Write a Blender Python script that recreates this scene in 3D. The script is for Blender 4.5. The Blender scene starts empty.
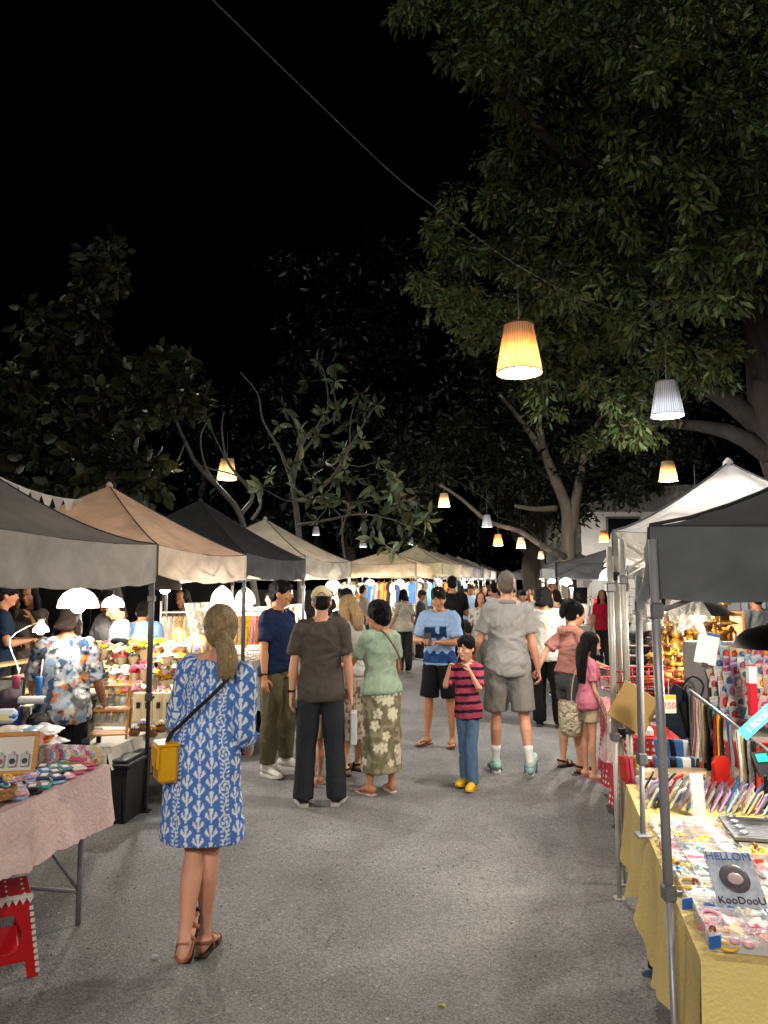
import bpy, bmesh, math, random
import numpy as np
from mathutils import Vector, Matrix
R = math.radians
rnd = random.Random(7)
sc = bpy.context.scene
COL = sc.collection
V = Vector

# ------------------------------------------------------------------ camera
H, F = 1.68, 750.0
TH = math.atan(74 / F)
CT, ST = math.cos(TH), math.sin(TH)
cd = bpy.data.cameras.new('camera'); cam = bpy.data.objects.new('camera', cd); COL.objects.link(cam)
cam.location = (0, 0, H); cam.rotation_euler = (R(90) + TH, 0, 0)
cd.sensor_fit = 'VERTICAL'; cd.sensor_height = 24.0; cd.lens = F * 24.0 / 1024
cd.clip_start = 0.05; cd.clip_end = 2000
sc.camera = cam

def ray(px, py):
    u = (px - 384) / F; v = (512 - py) / F
    return V((u, CT - v * ST, ST + v * CT))
def P(px, py, y):                       # point seen at a pixel, at distance y down the lane
    d = ray(px, py); return V((0, 0, H)) + d * (y / d.y)
def GZ(px, py, z=0.0):                  # point seen at a pixel on the level z
    d = ray(px, py); return V((0, 0, H)) + d * ((z - H) / d.z)

# ------------------------------------------------------------------ noise
def vnoise(p, scale=1.0, seed=0):
    q = np.asarray(p, dtype=np.float64) * scale + seed * 17.31
    i = np.floor(q).astype(np.int64); f = q - i; f = f * f * (3 - 2 * f)
    def h(a, b, c):
        n = (a * 374761393 + b * 668265263 + c * 2147483647 + seed * 974711) & 0xffffffff
        n = ((n ^ (n >> 13)) * 1274126177) & 0xffffffff
        return ((n ^ (n >> 16)) & 0xffff) / 65535.0 * 2 - 1
    r = 0
    for dx in (0, 1):
        for dy in (0, 1):
            for dz in (0, 1):
                w = (f[:, 0] if dx else 1 - f[:, 0]) * (f[:, 1] if dy else 1 - f[:, 1]) * (f[:, 2] if dz else 1 - f[:, 2])
                r = r + w * h(i[:, 0] + dx, i[:, 1] + dy, i[:, 2] + dz)
    return r

# ------------------------------------------------------------------ materials
def lin(c):
    if isinstance(c, str):
        c = [int(c[i:i + 2], 16) / 255 for i in (0, 2, 4)]
        c = [x / 12.92 if x <= .04045 else ((x + .055) / 1.055) ** 2.4 for x in c]
    return (c[0], c[1], c[2], 1.0)
_m = {}
def M(col, rough=.6, metal=0., bump=0., bs=60., var=0., vs=8., tr=0., emit=0., spec=.35, alpha=1., attr=False, stretch=None, gen=False):
    key = (str(col), rough, metal, bump, bs, var, vs, tr, emit, spec, alpha, attr, str(stretch), gen)
    if key in _m: return _m[key]
    m = bpy.data.materials.new('surface'); m.use_nodes = True
    nt = m.node_tree; N = nt.nodes; L = nt.links
    b = N['Principled BSDF']; out = N['Material Output']
    b.inputs['Roughness'].default_value = rough; b.inputs['Metallic'].default_value = metal
    b.inputs['Specular IOR Level'].default_value = spec
    c = lin(col) if not attr else (.5, .5, .5, 1)
    b.inputs['Base Color'].default_value = c
    if alpha < 1: b.inputs['Alpha'].default_value = alpha
    src = None
    tc = N.new('ShaderNodeTexCoord'); co = tc.outputs['Generated' if gen else 'Object']
    if stretch:
        mp = N.new('ShaderNodeMapping'); mp.inputs['Scale'].default_value = stretch
        L.new(co, mp.inputs['Vector']); co = mp.outputs['Vector']
    if attr:
        a = N.new('ShaderNodeAttribute'); a.attribute_name = 'Col'; src = a.outputs['Color']
    if var > 0:
        n = N.new('ShaderNodeTexNoise'); n.inputs['Scale'].default_value = vs; n.inputs['Detail'].default_value = 5; n.inputs['Roughness'].default_value = .65
        L.new(co, n.inputs['Vector'])
        mr = N.new('ShaderNodeMapRange'); mr.inputs['From Min'].default_value = .3; mr.inputs['From Max'].default_value = .7
        mr.inputs['To Min'].default_value = 1 - var; mr.inputs['To Max'].default_value = 1 + var
        L.new(n.outputs['Fac'], mr.inputs['Value'])
        mx = N.new('ShaderNodeVectorMath'); mx.operation = 'SCALE'
        if src: L.new(src, mx.inputs[0])
        else: mx.inputs[0].default_value = c[:3]
        L.new(mr.outputs[0], mx.inputs['Scale']); src = mx.outputs[0]
    if src: L.new(src, b.inputs['Base Color'])
    nrm = None
    if bump > 0:
        n2 = N.new('ShaderNodeTexNoise'); n2.inputs['Scale'].default_value = bs; n2.inputs['Detail'].default_value = 4
        L.new(co, n2.inputs['Vector'])
        bp = N.new('ShaderNodeBump'); bp.inputs['Strength'].default_value = min(1, bump); bp.inputs['Distance'].default_value = .01 * max(1, bump)
        L.new(n2.outputs['Fac'], bp.inputs['Height']); L.new(bp.outputs[0], b.inputs['Normal']); nrm = bp.outputs[0]
    if emit > 0:
        b.inputs['Emission Color'].default_value = c; b.inputs['Emission Strength'].default_value = emit
        if src: L.new(src, b.inputs['Emission Color'])
    if tr > 0:
        t = N.new('ShaderNodeBsdfTranslucent'); t.inputs['Color'].default_value = c
        if src: L.new(src, t.inputs['Color'])
        if nrm: L.new(nrm, t.inputs['Normal'])
        mix = N.new('ShaderNodeMixShader'); mix.inputs[0].default_value = tr
        L.new(b.outputs[0], mix.inputs[1]); L.new(t.outputs[0], mix.inputs[2]); L.new(mix.outputs[0], out.inputs['Surface'])
    _m[key] = m; return m
MC = lambda **k: M('col', attr=True, **k)

# ------------------------------------------------------------------ mesh builder
class MB:
    def __init__(s): s.v = []; s.f = []; s.mi = []; s.c = None; s.sm = []
    def add(s, vs, fs, mi=0, sm=True, col=None):
        o = len(s.v); s.v += [tuple(v) for v in vs]
        for f in fs: s.f.append(tuple(i + o for i in f)); s.mi.append(mi); s.sm.append(sm)
        if col is not None:
            if s.c is None: s.c = []
            s.c += [(.5, .5, .5)] * (o - len(s.c)); s.c += [tuple(col)] * (len(s.v) - o)
        return s
    def box(s, c, d, rot=None, mi=0, col=None, bev=0.0):
        c = V(c); hx, hy, hz = d[0] / 2, d[1] / 2, d[2] / 2
        if bev > 0:
            b = min(bev, hx * .9, hy * .9, hz * .9); vs = []; fs = []
            n = 0; idx = {}
            for sx in (-1, 1):
                for sy in (-1, 1):
                    for sz in (-1, 1):
                        for ax in range(3):
                            p = [sx * (hx - b), sy * (hy - b), sz * (hz - b)]
                            p[ax] = (sx * hx, sy * hy, sz * hz)[ax]
                            idx[(sx, sy, sz, ax)] = len(vs); vs.append(V(p))
            for ax in range(3):
                o1, o2 = [a for a in range(3) if a != ax]
                for sg in (-1, 1):
                    q = []
                    for a, b_ in ((-1, -1), (1, -1), (1, 1), (-1, 1)):
                        k = [0, 0, 0]; k[ax] = sg; k[o1] = a; k[o2] = b_
                        q.append(idx[(k[0], k[1], k[2], ax)])
                    fs.append(q)
            for ax in range(3):
                o1, o2 = [a for a in range(3) if a != ax]
                for a in (-1, 1):
                    for b_ in (-1, 1):
                        k1 = [0, 0, 0]; k1[o1] = a; k1[o2] = b_; k1[ax] = -1; k2 = list(k1); k2[ax] = 1
                        fs.append([idx[(*k1, o1)], idx[(*k2, o1)], idx[(*k2, o2)], idx[(*k1, o2)]])
            for sx in (-1, 1):
                for sy in (-1, 1):
                    for sz in (-1, 1): fs.append([idx[(sx, sy, sz, 0)], idx[(sx, sy, sz, 1)], idx[(sx, sy, sz, 2)]])
        else:
            vs = [V((x, y, z)) for x in (-hx, hx) for y in (-hy, hy) for z in (-hz, hz)]
            fs = [(0, 1, 3, 2), (4, 6, 7, 5), (0, 4, 5, 1), (2, 3, 7, 6), (0, 2, 6, 4), (1, 5, 7, 3)]
        if rot is not None: vs = [rot @ v for v in vs]
        return s.add([v + c for v in vs], fs, mi, False, col)
    def loft(s, pts, rad, ref=(1, 0, 0), n=12, sub=0, caps=True, mi=0, col=None, closed=False):
        pts = [V(p) for p in pts]; rad = [(r, r) if not hasattr(r, '__len__') else tuple(r) for r in rad]
        if sub and len(pts) > 2:
            P2 = []; R2 = []
            for i in range(len(pts) - 1):
                p0 = pts[max(i - 1, 0)]; p1 = pts[i]; p2 = pts[i + 1]; p3 = pts[min(i + 2, len(pts) - 1)]
                r0 = V(rad[max(i - 1, 0)]); r1 = V(rad[i]); r2 = V(rad[i + 1]); r3 = V(rad[min(i + 2, len(pts) - 1)])
                for k in range(sub):
                    t = k / sub
                    cr = lambda a, b, c, d: .5 * ((2 * b) + (c - a) * t + (2 * a - 5 * b + 4 * c - d) * t * t + (3 * b - a - 3 * c + d) * t ** 3)
                    P2.append(cr(p0, p1, p2, p3)); q = cr(r0, r1, r2, r3); R2.append((max(q[0], 1e-4), max(q[1], 1e-4)))
            P2.append(pts[-1]); R2.append(rad[-1]); pts, rad = P2, R2
        vs = []; fs = []; ref = V(ref); last = None
        for i, p in enumerate(pts):
            t = (pts[min(i + 1, len(pts) - 1)] - pts[max(i - 1, 0)])
            if t.length < 1e-9: t = V((0, 0, 1))
            t.normalize(); sd = ref - t * ref.dot(t)
            if sd.length < .05: sd = last or t.orthogonal()
            sd.normalize(); last = sd; fr = t.cross(sd)
            a, b = rad[i]
            for k in range(n):
                an = 2 * math.pi * k / n; vs.append(p + sd * (a * math.cos(an)) + fr * (b * math.sin(an)))
        for i in range(len(pts) - 1):
            for k in range(n):
                k2 = (k + 1) % n; fs.append((i * n + k, i * n + k2, (i + 1) * n + k2, (i + 1) * n + k))
        if caps: fs.append(tuple(range(n - 1, -1, -1))); fs.append(tuple((len(pts) - 1) * n + k for k in range(n)))
        return s.add(vs, fs, mi, True, col)
    def tube(s, pts, r, n=8, sub=0, mi=0, col=None):
        pts = list(pts); return s.loft(pts, [r] * len(pts) if not hasattr(r, '__len__') else r, (.13, .31, .2), n, sub, True, mi, col)
    def ball(s, c, r, n=12, m=8, mi=0, col=None, rot=None):
        if not hasattr(r, '__len__'): r = (r, r, r)
        c = V(c); vs = [V((0, 0, -r[2]))]; fs = []
        for i in range(1, m):
            a = math.pi * i / m - math.pi / 2
            for k in range(n):
                b = 2 * math.pi * k / n; vs.append(V((r[0] * math.cos(a) * math.cos(b), r[1] * math.cos(a) * math.sin(b), r[2] * math.sin(a))))
        vs.append(V((0, 0, r[2]))); T = len(vs) - 1
        for k in range(n):
            k2 = (k + 1) % n; fs.append((0, 1 + k2, 1 + k)); fs.append((T, 1 + (m - 2) * n + k, 1 + (m - 2) * n + k2))
            for i in range(m - 2): fs.append((1 + i * n + k, 1 + i * n + k2, 1 + (i + 1) * n + k2, 1 + (i + 1) * n + k))
        if rot is not None: vs = [rot @ v for v in vs]
        return s.add([v + c for v in vs], fs, mi, True, col)
    def lathe(s, prof, c=(0, 0, 0), n=24, mi=0, col=None, caps=True, wob=0):
        c = V(c); vs = []; fs = []
        for r, z in prof:
            for k in range(n):
                a = 2 * math.pi * k / n; rr = r * (1 + wob * (k % 2)); vs.append(c + V((rr * math.cos(a), rr * math.sin(a), z)))
        for i in range(len(prof) - 1):
            for k in range(n):
                k2 = (k + 1) % n; fs.append((i * n + k, i * n + k2, (i + 1) * n + k2, (i + 1) * n + k))
        if caps: fs.append(tuple(range(n - 1, -1, -1))); fs.append(tuple((len(prof) - 1) * n + k for k in range(n)))
        return s.add(vs, fs, mi, True, col)
    def grid(s, fn, nu, nv, mi=0, col=None, sm=True):
        vs = [fn(i / nu, j / nv) for j in range(nv + 1) for i in range(nu + 1)]
        fs = [(j * (nu + 1) + i, j * (nu + 1) + i + 1, (j + 1) * (nu + 1) + i + 1, (j + 1) * (nu + 1) + i) for j in range(nv) for i in range(nu)]
        return s.add(vs, fs, mi, sm, col)
    def prism(s, outline, d, M4=None, mi=0, col=None):   # outline in xz, extruded along y by d
        n = len(outline); vs = [V((x, -d / 2, z)) for x, z in outline] + [V((x, d / 2, z)) for x, z in outline]
        fs = [tuple(range(n)), tuple(range(2 * n - 1, n - 1, -1))] + [(i, i + n, (i + 1) % n + n, (i + 1) % n) for i in range(n)]
        if M4 is not None: vs = [M4 @ v for v in vs]
        return s.add(vs, fs, mi, False, col)
    def build(s, name, mats, parent=None, loc=None):
        me = bpy.data.meshes.new(name); me.from_pydata(s.v, [], s.f)
        if not isinstance(mats, (list, tuple)): mats = [mats]
        for m in mats: me.materials.append(m)
        me.polygons.foreach_set('material_index', s.mi); me.polygons.foreach_set('use_smooth', s.sm)
        if s.c is not None:
            s.c += [(.5, .5, .5)] * (len(s.v) - len(s.c))
            a = me.color_attributes.new('Col', 'FLOAT_COLOR', 'POINT')
            ar = np.ones((len(s.v), 4), dtype=np.float32); ar[:, :3] = np.array(s.c); a.data.foreach_set('color', ar.ravel())
        me.update(); o = bpy.data.objects.new(name, me); COL.objects.link(o)
        if parent is not None: o.parent = parent
        if loc is not None: o.location = loc
        return o

def rz(a): return Matrix.Rotation(a, 3, 'Z')
def eul(x, y, z): return (Matrix.Rotation(z, 3, 'Z') @ Matrix.Rotation(y, 3, 'Y') @ Matrix.Rotation(x, 3, 'X'))
_lab = {}
def tag(o, label, cat, group=None):
    o['label'] = label; o['category'] = cat
    if group: o['group'] = group
    _lab.setdefault(label, []).append(o); return o
def thing(name, label, cat, loc=(0, 0, 0), rot=0., group=None, rx=0., ry=0.):
    o = bpy.data.objects.new(name, None); o.empty_display_size = .1; COL.objects.link(o)
    o.location = loc; o.rotation_euler = (rx, ry, rot); return tag(o, label, cat, group)
def kind(o, k): o['kind'] = k; return o
def dup(root, loc, rot=0., label=None, cat=None, group=None, scale=None, rx=0., ry=0.):
    r = root.copy(); COL.objects.link(r); r.location = loc; r.rotation_euler = (rx, ry, rot)
    if scale: r.scale = (scale,) * 3 if not hasattr(scale, '__len__') else scale
    if label: r['label'] = label; _lab.setdefault(label, []).append(r)
    if group: r['group'] = group
    for ch in list(root.children):
        c = ch.copy(); COL.objects.link(c); c.parent = r
        for g in ch.children: d = g.copy(); COL.objects.link(d); d.parent = c
    return r
ORD = ['first', 'second', 'third', 'fourth', 'fifth', 'sixth', 'seventh', 'eighth', 'ninth', 'tenth', 'eleventh', 'twelfth', 'thirteenth', 'fourteenth', 'fifteenth', 'sixteenth', 'seventeenth', 'eighteenth', 'nineteenth', 'twentieth']
def lamp(name, loc, watt, col=(1, .86, .68), size=.05, parent=None, spot=None):
    ld = bpy.data.lights.new(name, 'SPOT' if spot else 'POINT'); ld.energy = watt; ld.color = col; ld.shadow_soft_size = size
    if spot: ld.spot_size = R(spot); ld.spot_blend = .6
    o = bpy.data.objects.new(name, ld); COL.objects.link(o); o.location = loc
    if parent: o.parent = parent
    return o

# ------------------------------------------------------------------ world, night
w = bpy.data.worlds.new('World'); sc.world = w; w.use_nodes = True
bg = w.node_tree.nodes['Background']
sky = w.node_tree.nodes.new('ShaderNodeTexSky'); sky.sky_type = 'NISHITA'; sky.sun_disc = False
sky.sun_elevation = R(-8); sky.sun_rotation = R(200)
w.node_tree.links.new(sky.outputs[0], bg.inputs['Color']); bg.inputs['Strength'].default_value = .03
sc.view_settings.view_transform = 'Standard'; sc.view_settings.look = 'None'; sc.view_settings.gamma = 1; sc.view_settings.exposure = 0
sc.render.engine = 'CYCLES'
sc.cycles.use_denoising = True
try: sc.cycles.denoiser = 'OPENIMAGEDENOISE'; sc.cycles.denoising_prefilter = 'ACCURATE'
except Exception: pass
sc.cycles.max_bounces = 5; sc.cycles.diffuse_bounces = 3; sc.cycles.glossy_bounces = 2; sc.cycles.transmission_bounces = 4; sc.cycles.transparent_max_bounces = 6
sc.cycles.caustics_reflective = False; sc.cycles.caustics_refractive = False; sc.cycles.sample_clamp_indirect = 4.0
sc.cycles.use_light_tree = True
# weak fill sun from behind the camera, added to brighten the tree crowns
ml = bpy.data.lights.new('crown_fill', 'SUN'); ml.energy = .26; ml.color = (1, .97, .88); ml.angle = R(2)
mo = bpy.data.objects.new('crown_fill', ml); COL.objects.link(mo); mo.rotation_euler = (R(62), 0, R(-25))
# ------------------------------------------------------------------ the ground
def ground_material():
    m = bpy.data.materials.new('asphalt'); m.use_nodes = True; nt = m.node_tree; N = nt.nodes; L = nt.links
    b = N['Principled BSDF']; b.inputs['Roughness'].default_value = .72; b.inputs['Specular IOR Level'].default_value = .35
    tc = N.new('ShaderNodeTexCoord'); co = tc.outputs['Object']
    def noise(s, d=4, r=.6):
        n = N.new('ShaderNodeTexNoise'); n.inputs['Scale'].default_value = s; n.inputs['Detail'].default_value = d; n.inputs['Roughness'].default_value = r
        L.new(co, n.inputs['Vector']); return n.outputs['Fac']
    def ramp(src, a, b_, c0, c1):
        r = N.new('ShaderNodeValToRGB'); r.color_ramp.elements[0].position = a; r.color_ramp.elements[1].position = b_
        r.color_ramp.elements[0].color = (*c0, 1); r.color_ramp.elements[1].color = (*c1, 1); L.new(src, r.inputs[0]); return r.outputs[0]
    base = ramp(noise(1.3, 6, .65), .3, .72, (.146, .144, .142), (.222, .220, .216))
    vo = N.new('ShaderNodeTexVoronoi'); vo.inputs['Scale'].default_value = 130; L.new(co, vo.inputs['Vector'])
    sp = N.new('ShaderNodeSeparateColor'); L.new(vo.outputs['Color'], sp.inputs[0])
    agg = ramp(sp.outputs[0], .0, 1., (.62, .62, .62), (1.4, 1.39, 1.37))
    mx = N.new('ShaderNodeMix'); mx.data_type = 'RGBA'; mx.blend_type = 'MULTIPLY'; mx.inputs[0].default_value = 1
    L.new(base, mx.inputs[6]); L.new(agg, mx.inputs[7])
    spk = ramp(noise(120, 2, .5), .63, .70, (0, 0, 0), (1, 1, 1))
    m2 = N.new('ShaderNodeMix'); m2.data_type = 'RGBA'; m2.blend_type = 'MIX'; L.new(spk, m2.inputs[0]); L.new(mx.outputs[2], m2.inputs[6]); m2.inputs[7].default_value = (.36, .35, .33, 1)
    pat = ramp(noise(.35, 3, .5), .42, .6, (.80, .80, .80), (1.10, 1.10, 1.09))
    m3 = N.new('ShaderNodeMix'); m3.data_type = 'RGBA'; m3.blend_type = 'MULTIPLY'; m3.inputs[0].default_value = 1; L.new(m2.outputs[2], m3.inputs[6]); L.new(pat, m3.inputs[7])
    # thin wandering cracks
    wv = N.new('ShaderNodeTexVoronoi'); wv.feature = 'DISTANCE_TO_EDGE'; wv.inputs['Scale'].default_value = .55
    nn = N.new('ShaderNodeTexNoise'); nn.inputs['Scale'].default_value = 3; L.new(co, nn.inputs['Vector'])
    ad = N.new('ShaderNodeVectorMath'); ad.operation = 'ADD'; L.new(co, ad.inputs[0]); L.new(nn.outputs['Color'], ad.inputs[1]); L.new(ad.outputs[0], wv.inputs['Vector'])
    cr = ramp(wv.outputs['Distance'], .0, .009, (.42, .42, .42), (1, 1, 1))
    m4 = N.new('ShaderNodeMix'); m4.data_type = 'RGBA'; m4.blend_type = 'MULTIPLY'; m4.inputs[0].default_value = .45; L.new(m3.outputs[2], m4.inputs[6]); L.new(cr, m4.inputs[7])
    st = ramp(noise(.9, 2, .35), .60, .66, (1, 1, 1), (.72, .71, .70)); m5 = N.new('ShaderNodeMix'); m5.data_type = 'RGBA'; m5.blend_type = 'MULTIPLY'; m5.inputs[0].default_value = .8; L.new(m4.outputs[2], m5.inputs[6]); L.new(st, m5.inputs[7])
    big = ramp(noise(42, 2, .5), .66, .70, (0, 0, 0), (1, 1, 1)); m6 = N.new('ShaderNodeMix'); m6.data_type = 'RGBA'; L.new(big, m6.inputs[0]); L.new(m5.outputs[2], m6.inputs[6]); m6.inputs[7].default_value = (.33, .32, .30, 1)
    L.new(m6.outputs[2], b.inputs['Base Color'])
    h = N.new('ShaderNodeMath'); h.operation = 'ADD'; L.new(noise(70, 5, .7), h.inputs[0]); L.new(vo.outputs['Distance'], h.inputs[1])
    bp = N.new('ShaderNodeBump'); bp.inputs['Strength'].default_value = .55; bp.inputs['Distance'].default_value = .005
    L.new(h.outputs[0], bp.inputs['Height']); L.new(bp.outputs[0], b.inputs['Normal'])
    return m
g = MB(); g.grid(lambda u, v: V(((u - .5) * 400, -60 + v * 400, 0)), 8, 8)
kind(g.build('ground', ground_material()), 'structure')

# ------------------------------------------------------------------ tents
def cloth(col, tr=.3, var=.2):
    return M(col, rough=.75, bump=2.6, bs=2.6, var=var, vs=4, tr=tr, spec=.2)
METAL = M('8f8f92', rough=.42, metal=.35, var=.12, vs=12)
METALW = M('b9b6ae', rough=.45, metal=.35, var=.1, vs=12)
METALD = M('2b2b2d', rough=.45, metal=.5, var=.1, vs=12)
SEAM = M('3a342e', rough=.8)
def tent(label, F0, F1, side, wd, zt, zv, zp, ccol, vcol=None, lmat=METAL, legs=(1, 1, 1, 1), sag=.05, pw=1.3, frame=True, tr=.35, group=None, lowres=False, seam='3a342e', wr=.012, ztF0=None):
    """F0, F1: front edge (x,y) along the lane, near and far; side: -1 the stall lies left of it, +1 right."""
    F0 = V((F0[0], F0[1], 0)); F1 = V((F1[0], F1[1], 0)); e = (F1 - F0).normalized()
    nrm = V((e.y, -e.x, 0)) * side; B0 = F0 + nrm * wd; B1 = F1 + nrm * wd
    t = thing('market_tent', label, 'canopy tent', (F0 + F1 + B0 + B1) / 4, 0, group)
    o = t.location; C4 = [c - o for c in (F0, F1, B1, B0)]
    cm = cloth(ccol, tr); vm = cloth(vcol or ccol, tr)
    top = V((0, 0, zp)); mb = MB(); vb = MB(); sb = MB()
    nu, nv = (6, 4) if lowres else (18, 14)
    seed = rnd.random() * 10
    def edge(i, u): 
        a, b = C4[i], C4[(i + 1) % 4]; p = a.lerp(b, u); s_ = sag * 4 * u * (1 - u)
        zz = zt
        if ztF0 is not None: zz = zt
        return V((p.x, p.y, zz - s_)), s_
    for i in range(4):
        def fn(u, t_):
            p, s_ = edge(i, u); xy = V((p.x, p.y)).lerp(V((0, 0)), t_)
            z0 = zt + (zp - zt) * (t_ ** pw)
            bow = -.9 * s_ * (1 - t_) ** 1.6
            w_ = math.sin(u * 9 + seed + i) * math.sin(t_ * 7 + seed) * wr * (1 - abs(2 * u - 1)) * 4 * t_ * (1 - t_)
            return V((xy.x, xy.y, z0 + bow + w_))
        mb.grid(fn, nu, nv)
        out = ((C4[i] + C4[(i + 1) % 4]) / 2).normalized()
        def fv(u, t_):
            p, s_ = edge(i, u); q = V((p.x, p.y, 0)) + out * .006
            amp = (.014 + .026 * t_) * min(1, 8 * u, 8 * (1 - u))
            d = math.sin(u * 19 + seed + 3 * t_) * .6 + math.sin(u * 43 + seed * 2 - 4 * t_) * .3 + math.sin(t_ * 5 + u * 7) * .5
            q += out * ((d + .9) * amp)
            q.z = p.z - (zt - zv) * t_ - (.35 * s_) * t_ + .008 * math.sin(u * 23 + seed) * t_
            return q
        vb.grid(fv, 10 if lowres else 44, 2 if lowres else 8)
        if not lowres:
            a = C4[i]; pts = []
            for k in range(11):
                t_ = k / 10; pts.append(V((a.x * (1 - t_), a.y * (1 - t_), zt + (zp - zt) * t_ ** pw + .006)))
            sb.tube(pts, .006, 6)
            sb.tube([edge(i, k / 10)[0] + V((0, 0, .002)) for k in range(11)], .005, 6)
            sb.tube([V((a.x * 1.004, a.y * 1.004, zt)), V((a.x * 1.004, a.y * 1.004, zv))], .005, 6)
    cn = mb.build('canopy', cm, t); vb.build('valance', vm, t)
    if not lowres: sb.build('seam', M(seam, rough=.8), cn)
    if not lowres:
        kb = MB(); kb.lathe([(.0, -.02), (.035, -.02), (.03, .015), (.012, .035), (.002, .04)], (0, 0, zp), 12); kb.build('peak_cap', cm, t)
    for i in range(4):
        if not legs[i]: continue
        c = C4[i] * .985; lg = MB()
        if lowres: lg.box((c.x, c.y, zt / 2), (.04, .04, zt)); lg.build('leg', lmat, t); continue
        zb = zt * .42
        lg.box((c.x, c.y, (zb + zt) / 2), (.036, .036, zt - zb), bev=.004)
        l_ = lg.build('leg', lmat, t)
        b2 = MB(); b2.box((c.x, c.y, zb / 2), (.026, .026, zb), bev=.003); b2.build('inner_tube', lmat, l_)
        b3 = MB(); b3.box((c.x, c.y, .005), (.08, .08, .01), bev=.002); b3.build('foot_plate', lmat, l_)
        b4 = MB(); b4.box((c.x, c.y, zb), (.05, .05, .06), bev=.006); b4.box((c.x + .03, c.y, zb), (.025, .02, .02)); b4.build('bracket', M('3c3c3e', rough=.5), l_); b4 = MB(); b4.box((c.x, c.y, zv - .12), (.054, .054, .05), bev=.006); b4.build('bracket', M('3c3c3e', rough=.5), l_)
    if frame and not lowres:
        fb = MB()
        for i in range(4):
            a, b = C4[i] * .975, C4[(i + 1) % 4] * .975
            n = 4
            for k in range(n):
                p, q = a.lerp(b, k / n), a.lerp(b, (k + 1) / n); z1, z2 = zt - .03, zt - .26
                fb.tube([V((p.x, p.y, z1)), V((q.x, q.y, z2))], .008, 5); fb.tube([V((p.x, p.y, z2)), V((q.x, q.y, z1))], .008, 5)
        fb.tube([V((0, 0, zp - .03)), V((0, 0, zp - .55))], .014, 6)
        for i in range(4): fb.tube([V((0, 0, zp - .5)), V((C4[i].x * .5, C4[i].y * .5, zt + .12)), V((C4[i].x * .97, C4[i].y * .97, zt - .06))], .009, 5)
        fb.build('folding_frame', lmat, t)
    return t
TT = dict(group='canopy tents lining the lane')
# left row: front posts P1..P4
Z = lambda py, y: H + (586 - py) / F * y
PL0, PL1, PL2, PL3, PL4 = (-2.14, 3.87), (-1.76, 5.84), (-1.42, 7.75), (-1.02, 9.7), (-.52, 11.7)
tL1 = tent('nearest grey canopy tent on the left, over the pink table', PL0, (PL1[0] - .01, PL1[1] - .02), -1, 2.0, Z(545, 5.84), Z(583, 5.84), 2.62, '75716c', '9c9790', METALD, legs=(0, 1, 1, 0), sag=.03, pw=1.62, tr=.22, group=TT['group'])
tL2 = tent('beige peach canopy tent over the flower stall', PL1, PL2, -1, 2.0, Z(554, 7.4), Z(578, 7.4), Z(486, 7.0), 'c8aa90', 'c6b4a0', METALD, legs=(0, 1, 1, 1), sag=.04, pw=1.18, tr=.22, group=TT['group'])
tL3 = tent('black canopy tent with a grey front flap, third on the left', PL2, PL3, -1, 2.0, Z(559, 9.3), Z(577, 9.3), Z(501, 8.93), '2e2f31', '4a4b4e', METALD, legs=(0, 1, 1, 1), sag=.04, pw=1.15, tr=.1, group=TT['group'])
tL4 = tent('cream canopy tent beneath the bare branches, fourth on the left', PL3, PL4, -1, 2.0, Z(561, 11.5), Z(576, 11.5), Z(519, 10.94), 'c9bfae', 'cfc8ba', METALW, legs=(0, 1, 1, 1), sag=.05, pw=1.2, tr=.4, group=TT['group'])
def far_tent(label, pxn, dn, dx, dy, zt, zv, zp, col, side=-1, leg=METALW, wd=2.1):
    x = (pxn - 384) / F * dn
    return tent(label, (x, dn), (x + dx, dn + dy), side, wd, zt, zv, zp, col, None, leg, (1, 1, 1, 1), sag=.03, tr=.4, group=TT['group'], lowres=dn > 30, frame=dn < 24)
far_tent('beige canopy tent of the first stall past the gap on the left', 416, 18.6, .6, 2.0, 2.24, 1.93, 2.63, 'c2b096')
fl = [(442, 20.0, 'cfc6a6', 'pale yellow canopy tent behind the beige one'), (456.7, 22.7, 'bfb8aa', 'greyish cream canopy tent right of the pale yellow one'),
      (469, 25.2, '8f8f90', 'grey canopy tent midway along the far left row'), (478.5, 27.7, 'b0aca4', 'dull white canopy tent past the grey one in the far left row'), (485, 30.7, 'd4d4d2', 'bright white canopy tent in the far left row'),
      (491, 34.2, 'c9cdd2', 'bluish white canopy tent in the far left row'), (498, 38.2, 'd8d6d0', 'small white canopy tent near the end of the left row'), (503, 42.7, 'c6c2ba', 'tiny off-white canopy tent last of the left row')]
for px, d, c, lb in fl: far_tent(lb, px, d, .75, 2.1, 2.3, 2.0, 2.82, c)
# right row
tR1 = tent('nearest charcoal canopy tent on the right, over the yellow table', (.84, 2.36), (1.55, 4.15), 1, 2.4, Z(527, 2.36), Z(597, 2.36), 2.52, '4c4d4f', '4e5155', METAL, legs=(0, 0, 0, 0), sag=.02, pw=1.35, tr=.12, group=TT['group'], seam='222222')
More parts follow.
